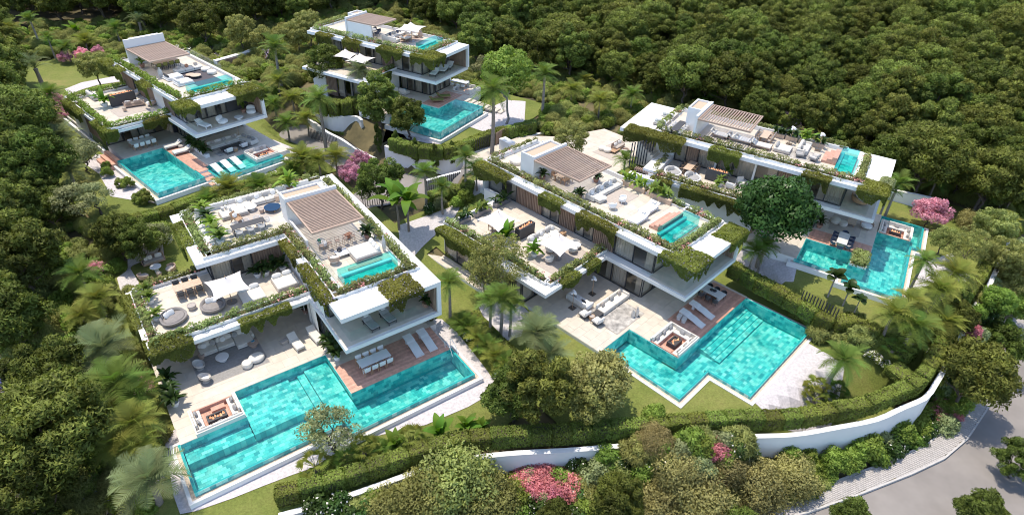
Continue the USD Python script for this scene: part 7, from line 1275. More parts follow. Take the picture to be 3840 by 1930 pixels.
hedge('clipped hedge dividing the centre garden from the right garden', smooth([(*Z('r5', x, y, 1.4), 0.6) for x, y in ((1175, 455), (1300, 525), (1450, 605), (1600, 685), (1760, 770))] + [(*Z('rQ', x, y, .9), z) for x, y, z in ((1400, 175, .4), (1520, 235, .2), (1640, 290, .1), (1760, 365, .1))], 1), 1.3, 1.35)
hedge('low planted hedge in front of the dividing hedge of the centre garden', smooth([(*Z('rQ', x, y, .3), -.2) for x, y in ((1040, 90), (1130, 130), (1230, 185), (1330, 230))], 1), 1.1, .7); hedge('pale low hedge at the right corner of the centre lawn', smooth([(*Z('rQ', x, y, .2), -.3) for x, y in ((1630, 420), (1700, 470), (1760, 520))], 1), 1.6, .7)
hedge('hedge of round bushes between the two nearest villas', smooth([(*Z('r3', x, y, 0), -.55) for x, y in ((915, 455), (1000, 540), (1080, 620), (1150, 690), (1215, 760))], 1), 1.1, 1.0, 1.1)
hedge('long clipped hedge behind the nearest villa, below the upper left pool', smooth([(*D(x, y, 1.4), .6) for x, y in ((240, 590), (340, 556), (430, 532), (490, 512), (570, 483), (650, 455), (760, 425))], 1), 1.2, 1.4)
hedge('short clipped hedge by the white corner slab of the nearest villa', smooth([(*D(x, y, .4), -.5) for x, y in ((370, 590), (425, 573))], 1), 1.3, 1.6); hedge('rounded clipped hedge round the top centre garden', smooth(np.array([[*Z('rM', x, y, 4.2), 2.95] for x, y in ((985, 190), (1070, 218), (1160, 245), (1270, 265), (1380, 272), (1480, 266), (1580, 245), (1700, 195), (1850, 140), (2000, 100), (2230, 55))]), 1), 1.2, 1.5)
hedge('clipped dark hedge above the rounded white wall', smooth(np.array([[*Z('rC', x, y, 3.9), 3.1] for x, y in ((190, 880), (280, 920), (380, 950), (480, 950), (590, 905))]), 1), 1.6, 1.9); hedge('clipped dark hedge at the far left of the rounded wall', smooth(np.array([[*Z('rC', x, y, 3.6), 2.9] for x, y in ((40, 800), (120, 850))]), 1), 1.5, 1.4)
hedge('hedge behind the picket fence of the centre garden', [ground(x, y, 'rM', .9)[:2] for x, y in ((1310, 690), (1450, 650), (1580, 610), (1700, 570))], 1.3, 1.3); hedge('clipped hedge at the far end of the upper left garden', smooth([(*D(x, y, 2.6), 1.9) for x, y in ((700, 205), (780, 190), (860, 178))], 1), 1.2, 1.2)
hedge('low hedge at the foot of the rounded white wall', smooth(np.array([[*Z('rC', x, y, 1.0), .55] for x, y in ((330, 1095), (400, 1140), (500, 1160), (640, 1120))]), 1), .8, .6)

# ================================================================ plants of the gardens
PALM = {'green': [make_palm('palm_green_%d' % i, 31 + i, 3.2, 24, 2.5, .55, 'palm_leaf', .13, .8) for i in range(2)], 'gold': [make_palm('palm_gold_%d' % i, 41 + i, 2.6, 24, 2.3, .6, 'palm_leaf_gold', .11, .75, lo=-.4) for i in range(2)],
        'silver': [make_palm('palm_silver_%d' % i, 51 + i, 2.6, 26, 2.6, .42, 'palm_leaf_silver', .2, .85, lo=-.35, hi=1.1, droop=.3)], 'royal': [make_palm('palm_royal_%d' % i, 61 + i, 5.2, 18, 2.3, .6, 'palm_leaf', .15, .8, lo=-.45, hi=1.3, bark='pale_bark') for i in range(2)],
        'tall': [make_palm('palm_tall', 71, 6.2, 24, 2.3, .5, 'palm_leaf', .15, .6, lo=-.8, hi=1.2)], 'pale': [make_palm('palm_pale', 72, 5.0, 26, 2.3, .5, 'palm_leaf_silver', .17, .7, lo=-.6, hi=1.2)], 'lean': [make_palm('palm_leaning', 73, 4.3, 30, 2.6, .55, 'palm_leaf', .22, .7, lo=-.75, hi=1.2, lean=1.3, bark='pale_bark')], 'big': [make_palm('palm_big', 74, 4.0, 26, 3.6, .75, 'palm_leaf_silver', .32, .6, lo=.1, hi=1.4, droop=.35)],
        'areca': [make_palm('palm_areca_%d' % i, 81 + i, 1.2, 22, 2.0, .5, 'palm_leaf_gold' if i else 'palm_leaf', .09, .6, lo=.0, hi=1.35) for i in range(2)]}
HC = {'green': 3.2, 'gold': 2.6, 'silver': 2.6, 'royal': 5.2, 'tall': 6.2, 'pale': 5.0, 'lean': 4.3, 'big': 4.0, 'areca': 1.4}
_prng = random.Random(5)
def palm(kind, px, py, label, s=1.0, r='D', cat='palm', yaw=None):
    s *= .80
    g = ground(px, py, r, HC[kind] * s); v = PALM[kind]; copy(v[_prng.randrange(len(v))], 'palm_tree', label, cat, g - [0, 0, .08], _prng.uniform(0, 6.28) if yaw is None else yaw, s)
C1 = 'left of nearest villa'
for k_, x, y, s, lab in (('green', 200, 690, 1.1, f'dark green feather palm beside the pine edge, {C1}'), ('gold', 245, 752, 1.05, f'yellow-green palm just below the dark green feather palm, {C1}'), ('gold', 205, 795, .95, f'lower yellow-green palm overlapping the pines, {C1}'), ('silver', 258, 875, 1.35, f'large silver-green palm with wide crown, {C1}'), ('green', 290, 965, 1.25, f'lush green palm below the silver-green one, {C1}'), ('green', 345, 985, .95, f'smaller green palm close to the terrace edge, {C1}'), ('gold', 335, 1065, 1.2, f'yellow-green palm beside the pool corner, {C1}'), ('gold', 285, 1120, 1.05, f'yellow-green palm nearest the dry flowering ground, {C1}'), ('silver', 372, 1205, 1.2, f'silver-green palm at the bottom, near the pool corner, {C1}'), ('gold', 350, 1120, .85, f'small palm with a white stem, {C1}'),
    ('silver', 150, 345, 1.2, 'silver-green palm left of the upper left steps'), ('gold', 125, 292, 1.1, 'yellow-green palm below the pink blossom at the far left'), ('green', 125, 238, 1.1, 'green palm at the far left beside pink blossom'), ('silver', 175, 430, 1.0, 'greyish palm below the upper left gravel garden'), ('big', 88, 172, 1.0, 'broad palm with thick trunk and upright feathery leaves at the far left'), ('royal', 75, 52, 1.1, 'tall palm in the far upper left corner group'), ('gold', 25, 75, 1.3, 'golden palm clump at the upper left picture edge'), ('royal', 120, 95, .8, 'smaller palm before the far grey picket fence'), ('green', 165, 118, .9, 'drooping palm behind the pink blossom at the far upper left'), ('green', 290, 72, 1.1, 'feather palm behind the upper left stair tower'), ('big', 350, 55, .85, 'upright palm rising over the upper left roof'), ('areca', 215, 105, 1.6, 'arching palm between pink blossom and upper left roof'),
    ('royal', 692, 122, 1.4, 'palm with a slender grey trunk right of the upper left villa'), ('gold', 700, 205, 1.15, 'yellow-green palm right of the upper left balcony'), ('gold', 735, 250, 1.2, 'yellow-green palm between lane and upper left villa'), ('green', 690, 262, .95, 'low green palm right of the upper left balcony'), ('gold', 770, 300, 1.15, 'yellow-green palm beside the lane fence'), ('green', 720, 310, 1.0, 'dark palm right of the upper left terrace'), ('areca', 655, 235, 1.5, 'feathery palm against the upper left roof creeper'), ('tall', 802, 248, 1.45, 'tall palm with a thin dark trunk by the lane'), ('pale', 905, 180, 1.2, 'pale drooping palm before the top centre villa'), ('tall', 1240, 228, 1.6, 'tall palm beside the top centre gravel'),
    ('royal', 1370, 190, 1.35, 'palm behind the round dark tree of the top centre garden'), ('gold', 1440, 228, 1.2, 'yellow-green palm at the forest edge, left of the right villa'), ('gold', 1510, 255, 1.3, 'bigger yellow-green palm at the forest edge, left of the right villa'), ('green', 1590, 240, 1.1, 'green palm touching the back roof slab of the right villa'), ('gold', 1560, 205, 1.0, 'yellow-green palm at the forest edge, farther back'), ('gold', 1470, 200, .95, 'small palm at the forest edge above the gravel'),
    ('gold', 845, 395, 1.15, 'yellow-green palm behind the pink blossom near the round pine'), ('gold', 800, 405, 1.1, 'yellow-green palm above the back roof corner of the nearest villa'), ('areca', 760, 400, 1.6, 'arching palm below the upper left fire lounge'), ('areca', 740, 425, 1.4, 'smaller arching palm below the upper left fire lounge'), ('areca', 575, 478, 1.5, 'weeping palm behind the nearest roof, left one'), ('areca', 655, 468, 1.5, 'weeping palm behind the nearest roof, right one'), ('areca', 520, 505, 1.1, 'low weeping palm beside the roof banana leaves'),
    ('royal', 1068, 435, 1.0, 'silver-trunked palm before the lane fence'), ('royal', 1112, 470, .8, 'slender palm right of the round pine'), ('royal', 1172, 398, .95, 'palm at the left corner of the creeper-covered pergola'), ('green', 1200, 430, .9, 'palm under the creeper-covered pergola'), ('royal', 1572, 405, .95, 'palm in front of the entrance screen of the right villa'), ('royal', 1130, 712, .95, 'palm at the right wall of the nearest villa'),
    ('silver', 1350, 835, 1.15, 'silver-green palm at the terrace corner of the centre villa'), ('silver', 1385, 890, .9, 'smaller silver-green palm on the centre lawn edge'), ('royal', 1235, 755, .9, 'slim palm of the trio on the gravel, left one'), ('royal', 1262, 748, 1.0, 'slim palm of the trio on the gravel, middle one'), ('royal', 1285, 765, .85, 'slim palm of the trio on the gravel, right one'), ('royal', 1900, 632, .9, 'palm under the big dark tree, nearer one'), ('royal', 1925, 622, .85, 'palm under the big dark tree, farther one'),
    ('tall', 2325, 655, .85, 'dark palm with hanging leaves right of the right pool'), ('gold', 2400, 690, 1.35, 'golden palm right of the right pool'), ('gold', 2360, 730, 1.2, 'golden palm in the middle of the right palm group'), ('gold', 2250, 790, 1.15, 'olive palm at the left of the right palm group'), ('green', 2300, 820, 1.1, 'low palm at the foot of the right palm group'), ('gold', 2380, 810, 1.1, 'golden palm next to the boundary wall'), ('gold', 2290, 760, 1.0, 'olive palm in the right palm group, behind'),
    ('royal', 2262, 462, 1.0, 'palm behind the right end of the right villa'), ('royal', 2240, 480, .8, 'small palm behind the right end of the right villa'), ('green', 2355, 455, 1.1, 'palm over the pink blossom at the right'), ('green', 2480, 470, 1.4, 'broad palm at the right forest edge'), ('gold', 2550, 495, 1.2, 'golden palm at the right picture edge'), ('gold', 2530, 560, 1.0, 'golden palm at the right picture edge, lower one'), ('areca', 1730, 305, 1.2, 'arching palm behind the open pergola of the right villa'), ('areca', 1890, 315, 1.1, 'palm behind the roof lamps of the right villa')):
    palm(k_, x, y, lab, s)
g = ground(1213, 600, 'rQ'); copy(PALM['lean'][0], 'palm_tree', 'leaning palm on the pale gravel bed of the centre garden', 'palm', g - [0, 0, .1], .55, .82)
FANP = make_fan_palm('fan_palm_kit', 91, .7, 15, .55, 'palm_leaf_gold', .75); FANP2 = make_fan_palm('fan_palm_kit_low', 92, .35, 14, .55, 'palm_leaf', .6)
for i, (r, x, y, lab) in enumerate((('rQ', 1175, 560, 'left fan palm at the foot of the leaning palm'), ('rQ', 1310, 560, 'right fan palm at the foot of the leaning palm'), ('rQ', 1180, 625, 'front left fan palm at the foot of the leaning palm'), ('rQ', 1262, 645, 'front fan palm at the foot of the leaning palm'), ('rG', 130, 390, 'fan palm by the hedge, leftmost on the near gravel'), ('rG', 230, 370, 'big fan palm by the hedge on the near gravel'), ('rG', 470, 330, 'fan palm beside the upright banana leaves'), ('r2', 1375, 960, 'fan palm under the olive tree'), ('r2', 1190, 1000, 'low fan palm left of the olive tree'), ('rQ', 1640, 320, 'fan palm by the dividing hedge'), ('rQ', 1740, 300, 'fan palm near the right palm group'))):
    g = ground(x, y, r, .6); copy((FANP, FANP2)[i % 2], 'fan_palm', lab, 'fan palm', g, i * 1.3, 1.0 if i < 4 else 1.15)
BAN = make_banana('banana_kit', 93, 2.6, 9, 2.9, .75, 'banana_leaf', .0, 1.2, .5, 2); BAN2 = make_banana('banana_kit_small', 94, .5, 9, 1.7, .6, 'banana_leaf', .25, 1.35, .4, 1); TRAV = make_banana('broad_leaf_tree_kit', 95, 2.2, 8, 1.2, .7, 'dark_leaf', -.3, 1.2, .3, 1, 'pale_bark', .06)
g = ground(1010, 520, 'D', 3.0); copy(BAN, 'banana_plant', 'big banana plant with torn hanging leaves on the path', 'banana plant', g, .4, 1.25)
for r, x, y, lab, s in (('rG', 370, 360, 'upright banana leaves by the hedge on the near gravel', 1.0), ('rG', 690, 270, 'broad shiny leaves beside white flower spikes', 1.1), ('rG', 890, 215, 'bright green leafy plant on the near lawn', .9), ('rG', 1000, 215, 'bright green feathery plant on the near lawn', .8), ('D', 195, 92, 'banana plant by the far grey picket fence', 1.6), ('D', 465, 130, 'banana leaf plant right of the upper left pergola', 1.0)):
    copy(BAN2, 'banana_plant', lab, 'banana plant', ground(x, y, r, .3), x, s)
for r, x, y, lab, s in (('r6', 375, 950, 'young broad-leaved tree on the right lawn, left one', 1.15), ('r6', 480, 1010, 'young broad-leaved tree on the right lawn, middle one', 1.0), ('r6', 560, 1060, 'young broad-leaved tree on the right lawn, right one', .75)):
    g = ground(x, y, r); copy(TRAV, 'young_tree', lab, 'tree', g, x, s)
FIC = make_tree('ficus_kit', 201, 11.2, 4.1, 3.5, 64, 230, .40, .62, 'dark_leaf', 'pale_bark', .48, .3, -.8, .26, .95, .6); FIC2 = make_tree('ficus_kit_small', 202, 8.6, 2.8, 2.6, 36, 230, .30, .62, 'shrub_leaf', 'pale_bark', .42, .16, -.7, .28, 1.0, .55)
copy(FIC, 'broadleaf_tree', 'big dark glossy-leaved tree in front of the right villa', 'tree', ground(1905, 672, 'D'), .3, .88); copy(FIC2, 'broadleaf_tree', 'round green tree on the top centre gravel', 'tree', ground(1274, 312, 'D'), 1.3, 1.15)
OLV = [make_tree('olive_kit_%d' % i, 211 + i, 3.6, 1.9, 1.4, 22, 170, .17, .45, 'olive_leaf', 'bark', .35, .13, -.4, .3, .85) for i in range(2)]; LGT = [make_tree('light_tree_kit_%d' % i, 221 + i, 6.0, 2.5, 2.3, 44, 170, .22, .5, 'light_leaf', 'bark', .4, .13, -.7, .26, .75) for i in range(2)]; DRK = make_tree('olive_brown_tree_kit', 231, 5.6, 2.6, 2.3, 40, 230, .26, .55, 'gold_bush_leaf', 'bark', .38, .15, -.75, .26, .9); AIRY = make_tree('airy_tree_kit', 235, 8.5, 3.6, 3.2, 60, 85, .24, .5, 'light_leaf', 'bark', .4, .14, -.75, .24, .55, .4, 12)
MASS = [make_shrub('bush_mass_kit_%d' % i, 241 + i, 3.0, 3.2, 34, 420, .24, .5, ('light_leaf', 'gold_bush_leaf', 'pale_shrub_leaf')[i], spiky=.3) for i in range(3)]
BLO = make_tree('blossom_kit', 251, 3.2, 1.9, 1.6, 26, 190, .17, .7, 'blossom', 'bark', .3, .09, -.5, .3, .8, .4, 9); BLO2 = make_tree('lilac_blossom_kit', 252, 3.6, 2.0, 1.6, 24, 120, .15, .7, 'blossom_lilac', 'pale_bark', .3, .09, -.4, .3, .75, .4, 12)
def tree(kit_, px, py, label, s=1.0, hc=2.5, r='D', cat='tree', name='tree'):
    copy(kit_, name, label, cat, ground(px, py, r, hc * s) - [0, 0, .05], _prng.uniform(0, 6.28), s)
for kit_, x, y, lab, s, hc in ((LGT[1], 1265, 640, 'airy light-green tree hiding part of the umbrella terrace', .01, 5),): pass
tree(AIRY, 1255, 640, 'tall airy light-green tree before the umbrella terrace', .85, 6.0); tree(AIRY, 1218, 665, 'smaller airy tree left of the tall one', .6, 6.0); tree(DRK, 1505, 950, 'olive-brown broadleaf tree beside the big pine', .95, 3.3); tree(LGT[0], 1480, 1010, 'low green tree in front of the olive-brown one', .8, 3.0)
tree(OLV[0], 833, 1075, 'gnarled olive tree at the long pool wall', 1.15, 2.2); tree(OLV[1], 190, 515, 'grey-green round olive tree on the upper left lawn', 1.25, 1.8); tree(OLV[0], 240, 500, 'second grey-green olive tree on the upper left lawn', 1.0, 1.8); tree(OLV[1], 385, 590, 'olive tree over the gravel by the garden sofa', .95, 2.4); tree(OLV[0], 135, 315, 'olive-like tree left of the upper left steps', .9, 2.0); tree(OLV[1], 205, 385, 'thin olive tree by the upper left gravel', 1.1, 2.2)
tree(LGT[0], 232, 162, 'round tree with bare trunk on the upper left lawn', .95, 3.8); tree(LGT[1], 605, 72, 'pale green tree at the forest edge behind the upper left villa', 1.15, 3.8); tree(LGT[0], 665, 95, 'second pale green tree at the forest edge behind the upper left villa', 1.0, 3.8); tree(LGT[1], 772, 62, 'pale green tree left of the top centre villa', 1.2, 3.8); tree(LGT[0], 745, 85, 'lower pale green tree left of the top centre villa', 1.0, 3.8); tree(OLV[0], 1225, 165, 'grey tree beside the top centre villa', 1.3, 2.4)
tree(LGT[1], 1440, 345, 'spreading light tree on the entrance plaza', .85, 3.8); tree(AIRY, 2440, 615, 'wide light-green tree right of the right pool', .62, 5.5); tree(LGT[0], 2505, 560, 'dense light-green tree at the right', .85, 3.8); tree(LGT[1], 2380, 600, 'light-green tree behind the right gravel', .6, 3.8); tree(LGT[0], 2530, 640, 'light-green tree at the right picture edge', .8, 3.5); tree(FIC2, 2540, 780, 'dark glossy bush tree right of the boundary wall', .6, 4.5); tree(FIC2, 2500, 770, 'second dark glossy bush tree right of the boundary wall', .5, 4.5); tree(LGT[1], 2560, 700, 'light green tree right of the boundary wall', .9, 3.5)
for x, y, s, lab, kk in ((205, 132, .75, 'pink blossom tree in front of the far picket fence', BLO), (245, 125, .65, 'second pink blossom tree by the round tree', BLO), (160, 140, .6, 'pink blossom bush left of the far lawn', BLO), (128, 245, .75, 'pink blossom at the far left above golden palms', BLO), (150, 275, .7, 'pink blossom between golden palms at the far left', BLO), (880, 425, .85, 'pink blossom bush beside the lane', BLO), (905, 395, .75, 'smaller pink blossom bush against the lane wall', BLO), (2350, 522, 1.1, 'bright pink blossom tree at the right', BLO), (1985, 308, 1.1, 'lilac blossom tree behind the right roof', BLO2), (240, 670, .55, 'pink blossom among palms level with the garden sofa', BLO), (355, 965, .45, 'small pink blossom beside the near terrace edge', BLO)): tree(kk, x, y, lab, s, 2.1, name='blossom_tree')
CYP = make_shrub('column_kit', 261, .62, 2.0, 16, 330, .17, .6, 'hedge_leaf'); CYC = [make_tree('column_tree_kit', 262, 4.2, .85, 2.1, 30, 150, .2, .55, 'pine_leaf', 'bark', .12, .08, -.95, .22, 1.15, .5, 2)]
for i, (x, y) in enumerate(((955, 385), (1000, 405), (1047, 425), (1095, 440), (1138, 432))): copy(CYC[0], 'column_tree', f'slim column tree against the curved white wall, {ORD[i]} from the left', 'tree', ground(x, y + 5, 'D'), i, (.56, .56, 1.1), group='column trees against the curved wall')
PINE = [make_pine('pine_kit_0', 301, 7.2, 2.9, 2.7, 58, 'pine_leaf', .3), make_pine('pine_kit_1', 302, 6.8, 2.7, 2.6, 52, 'pine_leaf', .28), make_pine('pine_kit_2', 303, 7.6, 3.1, 2.6, 62, 'pine_leaf_light', .3), make_pine('pine_kit_3', 304, 6.2, 2.4, 2.6, 48, 'pine_leaf', .25), make_pine('pine_kit_4', 305, 8.2, 2.4, 3.2, 54, 'pine_leaf_light', .3)]
def pine(i, x, y, lab, s=1.0, r='D'): copy(PINE[i], 'pine_tree', lab, 'pine', ground(x, y, r, (4.6, 4.3, 5.1, 3.7, 5.1)[i] * s) - [0, 0, .1], _prng.uniform(0, 6.28), s)
pine(4, 945, 250, 'tall leaning pine in front of the top centre pool', 1.0); pine(3, 1030, 290, 'shorter pine in front of the top centre pool', .85); pine(0, 820, 165, 'flat-topped pine before the top centre terrace', .85); pine(1, 955, 452, 'round pine beside the lane', .78); pine(4, 1340, 975, 'large dark pine at the bottom centre hedge', .92); pine(3, 1295, 990, 'smaller dark pine left of the large one', .8); pine(2, 2450, 930, 'large pine overhanging the boundary wall at the right', .9); pine(0, 2520, 870, 'pine beside the road at the right', .7); pine(1, 2565, 1155, 'pine at the right picture edge across the road', .5); pine(3, 2480, 1290, 'pine tops at the lower right beside the road', .6); pine(3, 2150, 1300, 'pine tip at the bottom right edge', .5); pine(1, 1555, 1255, 'dark pine in the bottom middle', .6); pine(3, 1400, 1300, 'dark pine at the bottom middle, left one', .45); pine(3, 1860, 1320, 'pine at the bottom edge right of the middle', .5); pine(0, 505, 55, 'pine with bare forked trunk behind the upper left villa', .95); pine(1, 340, 600, 'pine beside the olive tree left of the nearest villa', .7); pine(3, 290, 590, 'dark pine behind the garden sofa', .8); pine(3, 2420, 800, 'dark pine outside the boundary wall', .55)
# bush masses at the bottom
for i, x, y, s, lab in ((0, 1150, 1225, 1.15, 'big light-green bush in the bottom middle'), (0, 1080, 1260, .9, 'lower part bush left of the big light-green one'), (0, 1225, 1265, .85, 'light-green bush right of the big one at the bottom edge'), (1, 1645, 1110, .5, 'olive-brown bush at the wall, bottom right of the middle'), (1, 1700, 1190, .75, 'olive-brown bush in the bank, left one'), (1, 1830, 1160, .62, 'olive-brown bush in the bank, upper middle one'), (1, 1890, 1225, .85, 'large olive-brown bush near the pavement'), (1, 1760, 1265, .9, 'olive-brown bush at the bottom edge'), (1, 1990, 1210, .75, 'olive-brown bush beside the pavement'), (1, 1640, 1265, .7, 'olive-brown bush at the bottom edge, left one'), (0, 980, 1290, .7, 'light-green bush at the bottom edge, left'), (1, 2440, 560, .55, 'olive-brown bush behind the right light tree')): copy(MASS[i], 'bush', lab, 'bush', ground(x, y, 'D', 1.0 * s) - [0, 0, .3], _prng.uniform(0, 6.28), s)
SH = {'pale': make_shrub('shrub_pale_kit', 271, .85, .85, 12, 190, .13, .6, 'pale_shrub_leaf'), 'green': make_shrub('shrub_green_kit', 272, .85, .8, 12, 190, .15, .5, 'shrub_leaf'), 'dark': make_shrub('shrub_dark_kit', 273, .85, .8, 12, 170, .15, .6, 'dark_leaf', 'flower_white', 5), 'pink': make_shrub('shrub_pink_kit', 274, .95, .45, 14, 210, .11, .7, 'pink_carpet'), 'spiky': make_shrub('shrub_spiky_kit', 275, .9, .8, 10, 190, .34, .14, 'light_leaf', spiky=1), 'ball': make_shrub('shrub_ball_kit', 276, .7, .95, 9, 330, .09, .7, 'hedge_leaf'), 'white': make_shrub('shrub_white_kit', 277, .6, .5, 8, 110, .14, .5, 'shrub_leaf', 'flower_white', 22)}
WORD = {'pale': 'pale green rounded shrub', 'green': 'bright green leafy shrub', 'dark': 'dark green shrub with tiny white flowers', 'pink': 'low pink flowering shrub', 'spiky': 'spiky yellow-green shrub'}
br = random.Random(9); wl = LineString(ws[:, :2]); bank = south.intersection(wl.buffer(9)).difference(walk.buffer(.2)).difference(kerb_r).difference(walk2); pts_ = []
bx = bank.bounds
for _ in range(30000):
    p = Point(br.uniform(bx[0], bx[2]), br.uniform(bx[1], bx[3]))
    if not bank.contains(p) or wl.distance(p) < .4 or any(p.distance(q) < .72 for q in pts_): continue
    d = np.array([p.x, p.y, -2.8]) - [0, 0, CAM_H]; z_ = d @ FW; X, Y = 1920 + FOCAL_PX * (d @ RT) / z_, 965 - FOCAL_PX * (d @ UP) / z_
    if z_ < 5 or not (-60 < X < 3900 and Y < 2000): continue
    pts_.append(p)
for p in pts_[:330]:
    q = np.array([p.x, p.y, 0]); n_ = meshkit.noise(q[None] * .33, 3)[0]; m_ = meshkit.noise(q[None] * .5, 8)[0]; w_ = br.random() * .7 + n_ * .6; kd = 'pink' if w_ > 1.0 else 'spiky' if w_ < .40 else 'pale' if w_ < .58 else 'dark' if w_ < .74 else 'green'
    copy(SH[kd], 'shrub', f'{WORD[kd]} on the bank below the boundary wall', 'shrub', (p.x, p.y, hz1(p.x, p.y) - .12), br.uniform(0, 6.28), br.uniform(1.0, 1.6), group=f'bank planting: {WORD[kd]}')
for i, (x, y) in enumerate(((1332, 1182), (1352, 1190), (1375, 1196), (1330, 1205), (1352, 1212), (1376, 1216), (1400, 1220), (1425, 1222), (1345, 1230), (1368, 1236), (1392, 1240), (1418, 1238), (1315, 1200), (1440, 1232))): copy(SH['pink'], 'shrub', 'pink shrub of the large pink carpet at the bottom middle', 'shrub', ground(x, y, 'D', .3) + [0, 0, .25], i, 1.35, group='pink carpet at the bottom middle')
for r, x, y, k_, s, lab in (('rB', 310, 1050, 'ball', 1.0, 'clipped ball shrub by the upper left pool corner, back'), ('rB', 315, 1095, 'ball', 1.1, 'clipped ball shrub by the upper left pool corner, front'), ('rB', 460, 1175, 'ball', 1.2, 'clipped ball shrub on the upper left gravel, right of the cycad'), ('rB', 400, 1165, 'ball', .9, 'clipped ball shrub on the upper left gravel, middle'), ('rB', 575, 1250, 'ball', 1.0, 'clipped ball of the front gravel cluster, back'), ('rB', 600, 1285, 'ball', 1.2, 'clipped ball of the front gravel cluster, right'), ('rB', 530, 1275, 'ball', 1.0, 'clipped ball of the front gravel cluster, left'), ('rB', 560, 1295, 'ball', .9, 'clipped ball of the front gravel cluster, front'), ('rM', 1560, 750, 'green', 1.1, 'low green mound beside the gravel path'), ('rM', 1640, 700, 'green', 1.3, 'low green mound near the entrance gravel'), ('rM', 1320, 800, 'dark', 1.0, 'dark shrub left of the gravel path'), ('rM', 1420, 760, 'pale', 1.1, 'grey-green shrub left of the gravel path'), ('rQ', 1220, 240, 'spiky', 1.5, 'twiggy olive shrub at the right pool corner of the centre garden'), ('rQ', 240, 712, 'green', 1.2, 'bright green shrub at the left end of the wall hedge'), ('rQ', 1330, 290, 'spiky', 1.2, 'spiky shrub between dividing hedge and leaning palm'), ('rQ', 1430, 260, 'spiky', 1.4, 'spiky shrub in front of the dividing hedge'), ('rQ', 1850, 350, 'white', 1.3, 'white-flowered shrub at the right wall corner'), ('rL', 600, 290, 'white', 1.6, 'white-flowered shrub by the garden sofa gravel'), ('rL', 560, 298, 'white', 1.4, 'white-flowered shrub behind the garden sofa gravel'), ('rC', 560, 940, 'white', 1.4, 'white-flowered shrub by the rounded wall'), ('r3', 1100, 830, 'white', 1.2, 'white-flowered shrub on the gravel edge beside the round hedge'), ('r3', 900, 580, 'white', 1.0, 'white-flowered shrub near the start of the round hedge')): copy(SH[k_], 'shrub', lab, 'shrub', ground(x, y, r, .3), x, s)
for i, (x, y) in enumerate(((905, 10), (945, 30), (985, 52), (1020, 75), (1500, 350), (1545, 380), (1590, 415))): copy(SH['white'], 'shrub', f'white-flowered shrub along the dividing hedge, {(ORD + ["seventh"])[i]} from the house', 'shrub', ground(x, y, 'rQ', .2), i, .95)
for i, (x, y) in enumerate(((905, 545), (960, 610), (1020, 660), (1060, 720), (1130, 760), (1150, 815), (860, 520))): copy(PALM['areca'][i % 2], 'leafy_palm', f'low arching palm beside the round hedge of the nearest villa, {(ORD + ["seventh"])[i]} in the row', 'palm', ground(x, y, 'r3', .8), i, .75)
# dry grass and wild flowers at the forest floor
gr = np.random.default_rng(77); kt = proto('wild_tuft'); P_ = np.c_[gr.normal(0, .35, (60, 2)), gr.uniform(.05, .3, 60)]; foliage(kt, 'tuft', leaves(P_, np.tile([0, 0, 1.], (60, 1)) + gr.normal(0, .6, (60, 3)), .26, .22, gr, .0, .6), 'lavender_grass'); Q_ = np.c_[gr.normal(0, .35, (14, 2)), gr.uniform(.25, .4, 14)]; foliage(kt, 'flower', leaves(Q_, np.tile([0, 0, 1.], (14, 1)), .1, .8, gr, .5, .6), 'flower_violet')
def scatter(name, label, kit_paths, pos, yaw, scl, kind='stuff'):
    pi = UsdGeom.PointInstancer.Define(stage, '/World/' + name); rel = pi.CreatePrototypesRel(); n = len(pos)
    for j, kp in enumerate(kit_paths):
        pr = stage.DefinePrim(f'/World/{name}/kind_{j}', 'Xform'); pr.GetReferences().AddInternalReference(kp); rel.AddTarget(pr.GetPath())
    pi.CreateProtoIndicesAttr(Vt.IntArray([j % len(kit_paths) for j in range(n)])); pi.CreatePositionsAttr(Vt.Vec3fArray.FromNumpy(np.asarray(pos, np.float32))); pi.CreateOrientationsAttr(Vt.QuathArray([Gf.Quath(math.cos(a / 2), 0, 0, math.sin(a / 2)) for a in yaw])); pi.CreateScalesAttr(Vt.Vec3fArray.FromNumpy(np.repeat(np.asarray(scl, np.float32)[:, None], 3, 1))); data(pi.GetPrim(), label, kind=kind)
wild = shapely.union_all([DP([(130, 1100), (330, 1090), (420, 1260), (300, 1300), (60, 1290)], -2), DP([(0, 850), (60, 880), (60, 1000), (0, 1010)], -2), DP([(430, 130), (520, 100), (800, 90), (760, 130), (600, 140), (480, 165)], 3)])
P_ = gr.uniform(wild.bounds[:2], wild.bounds[2:], (26000, 2)); P_ = P_[shapely.contains_xy(wild, P_[:, 0], P_[:, 1])][:2200]; scatter('wild_grass', 'dry grass with violet wild flowers on the forest floor', [kt], np.c_[P_, hz(P_) - .12], gr.uniform(0, 6.28, len(P_)), gr.uniform(.7, 1.5, len(P_)))

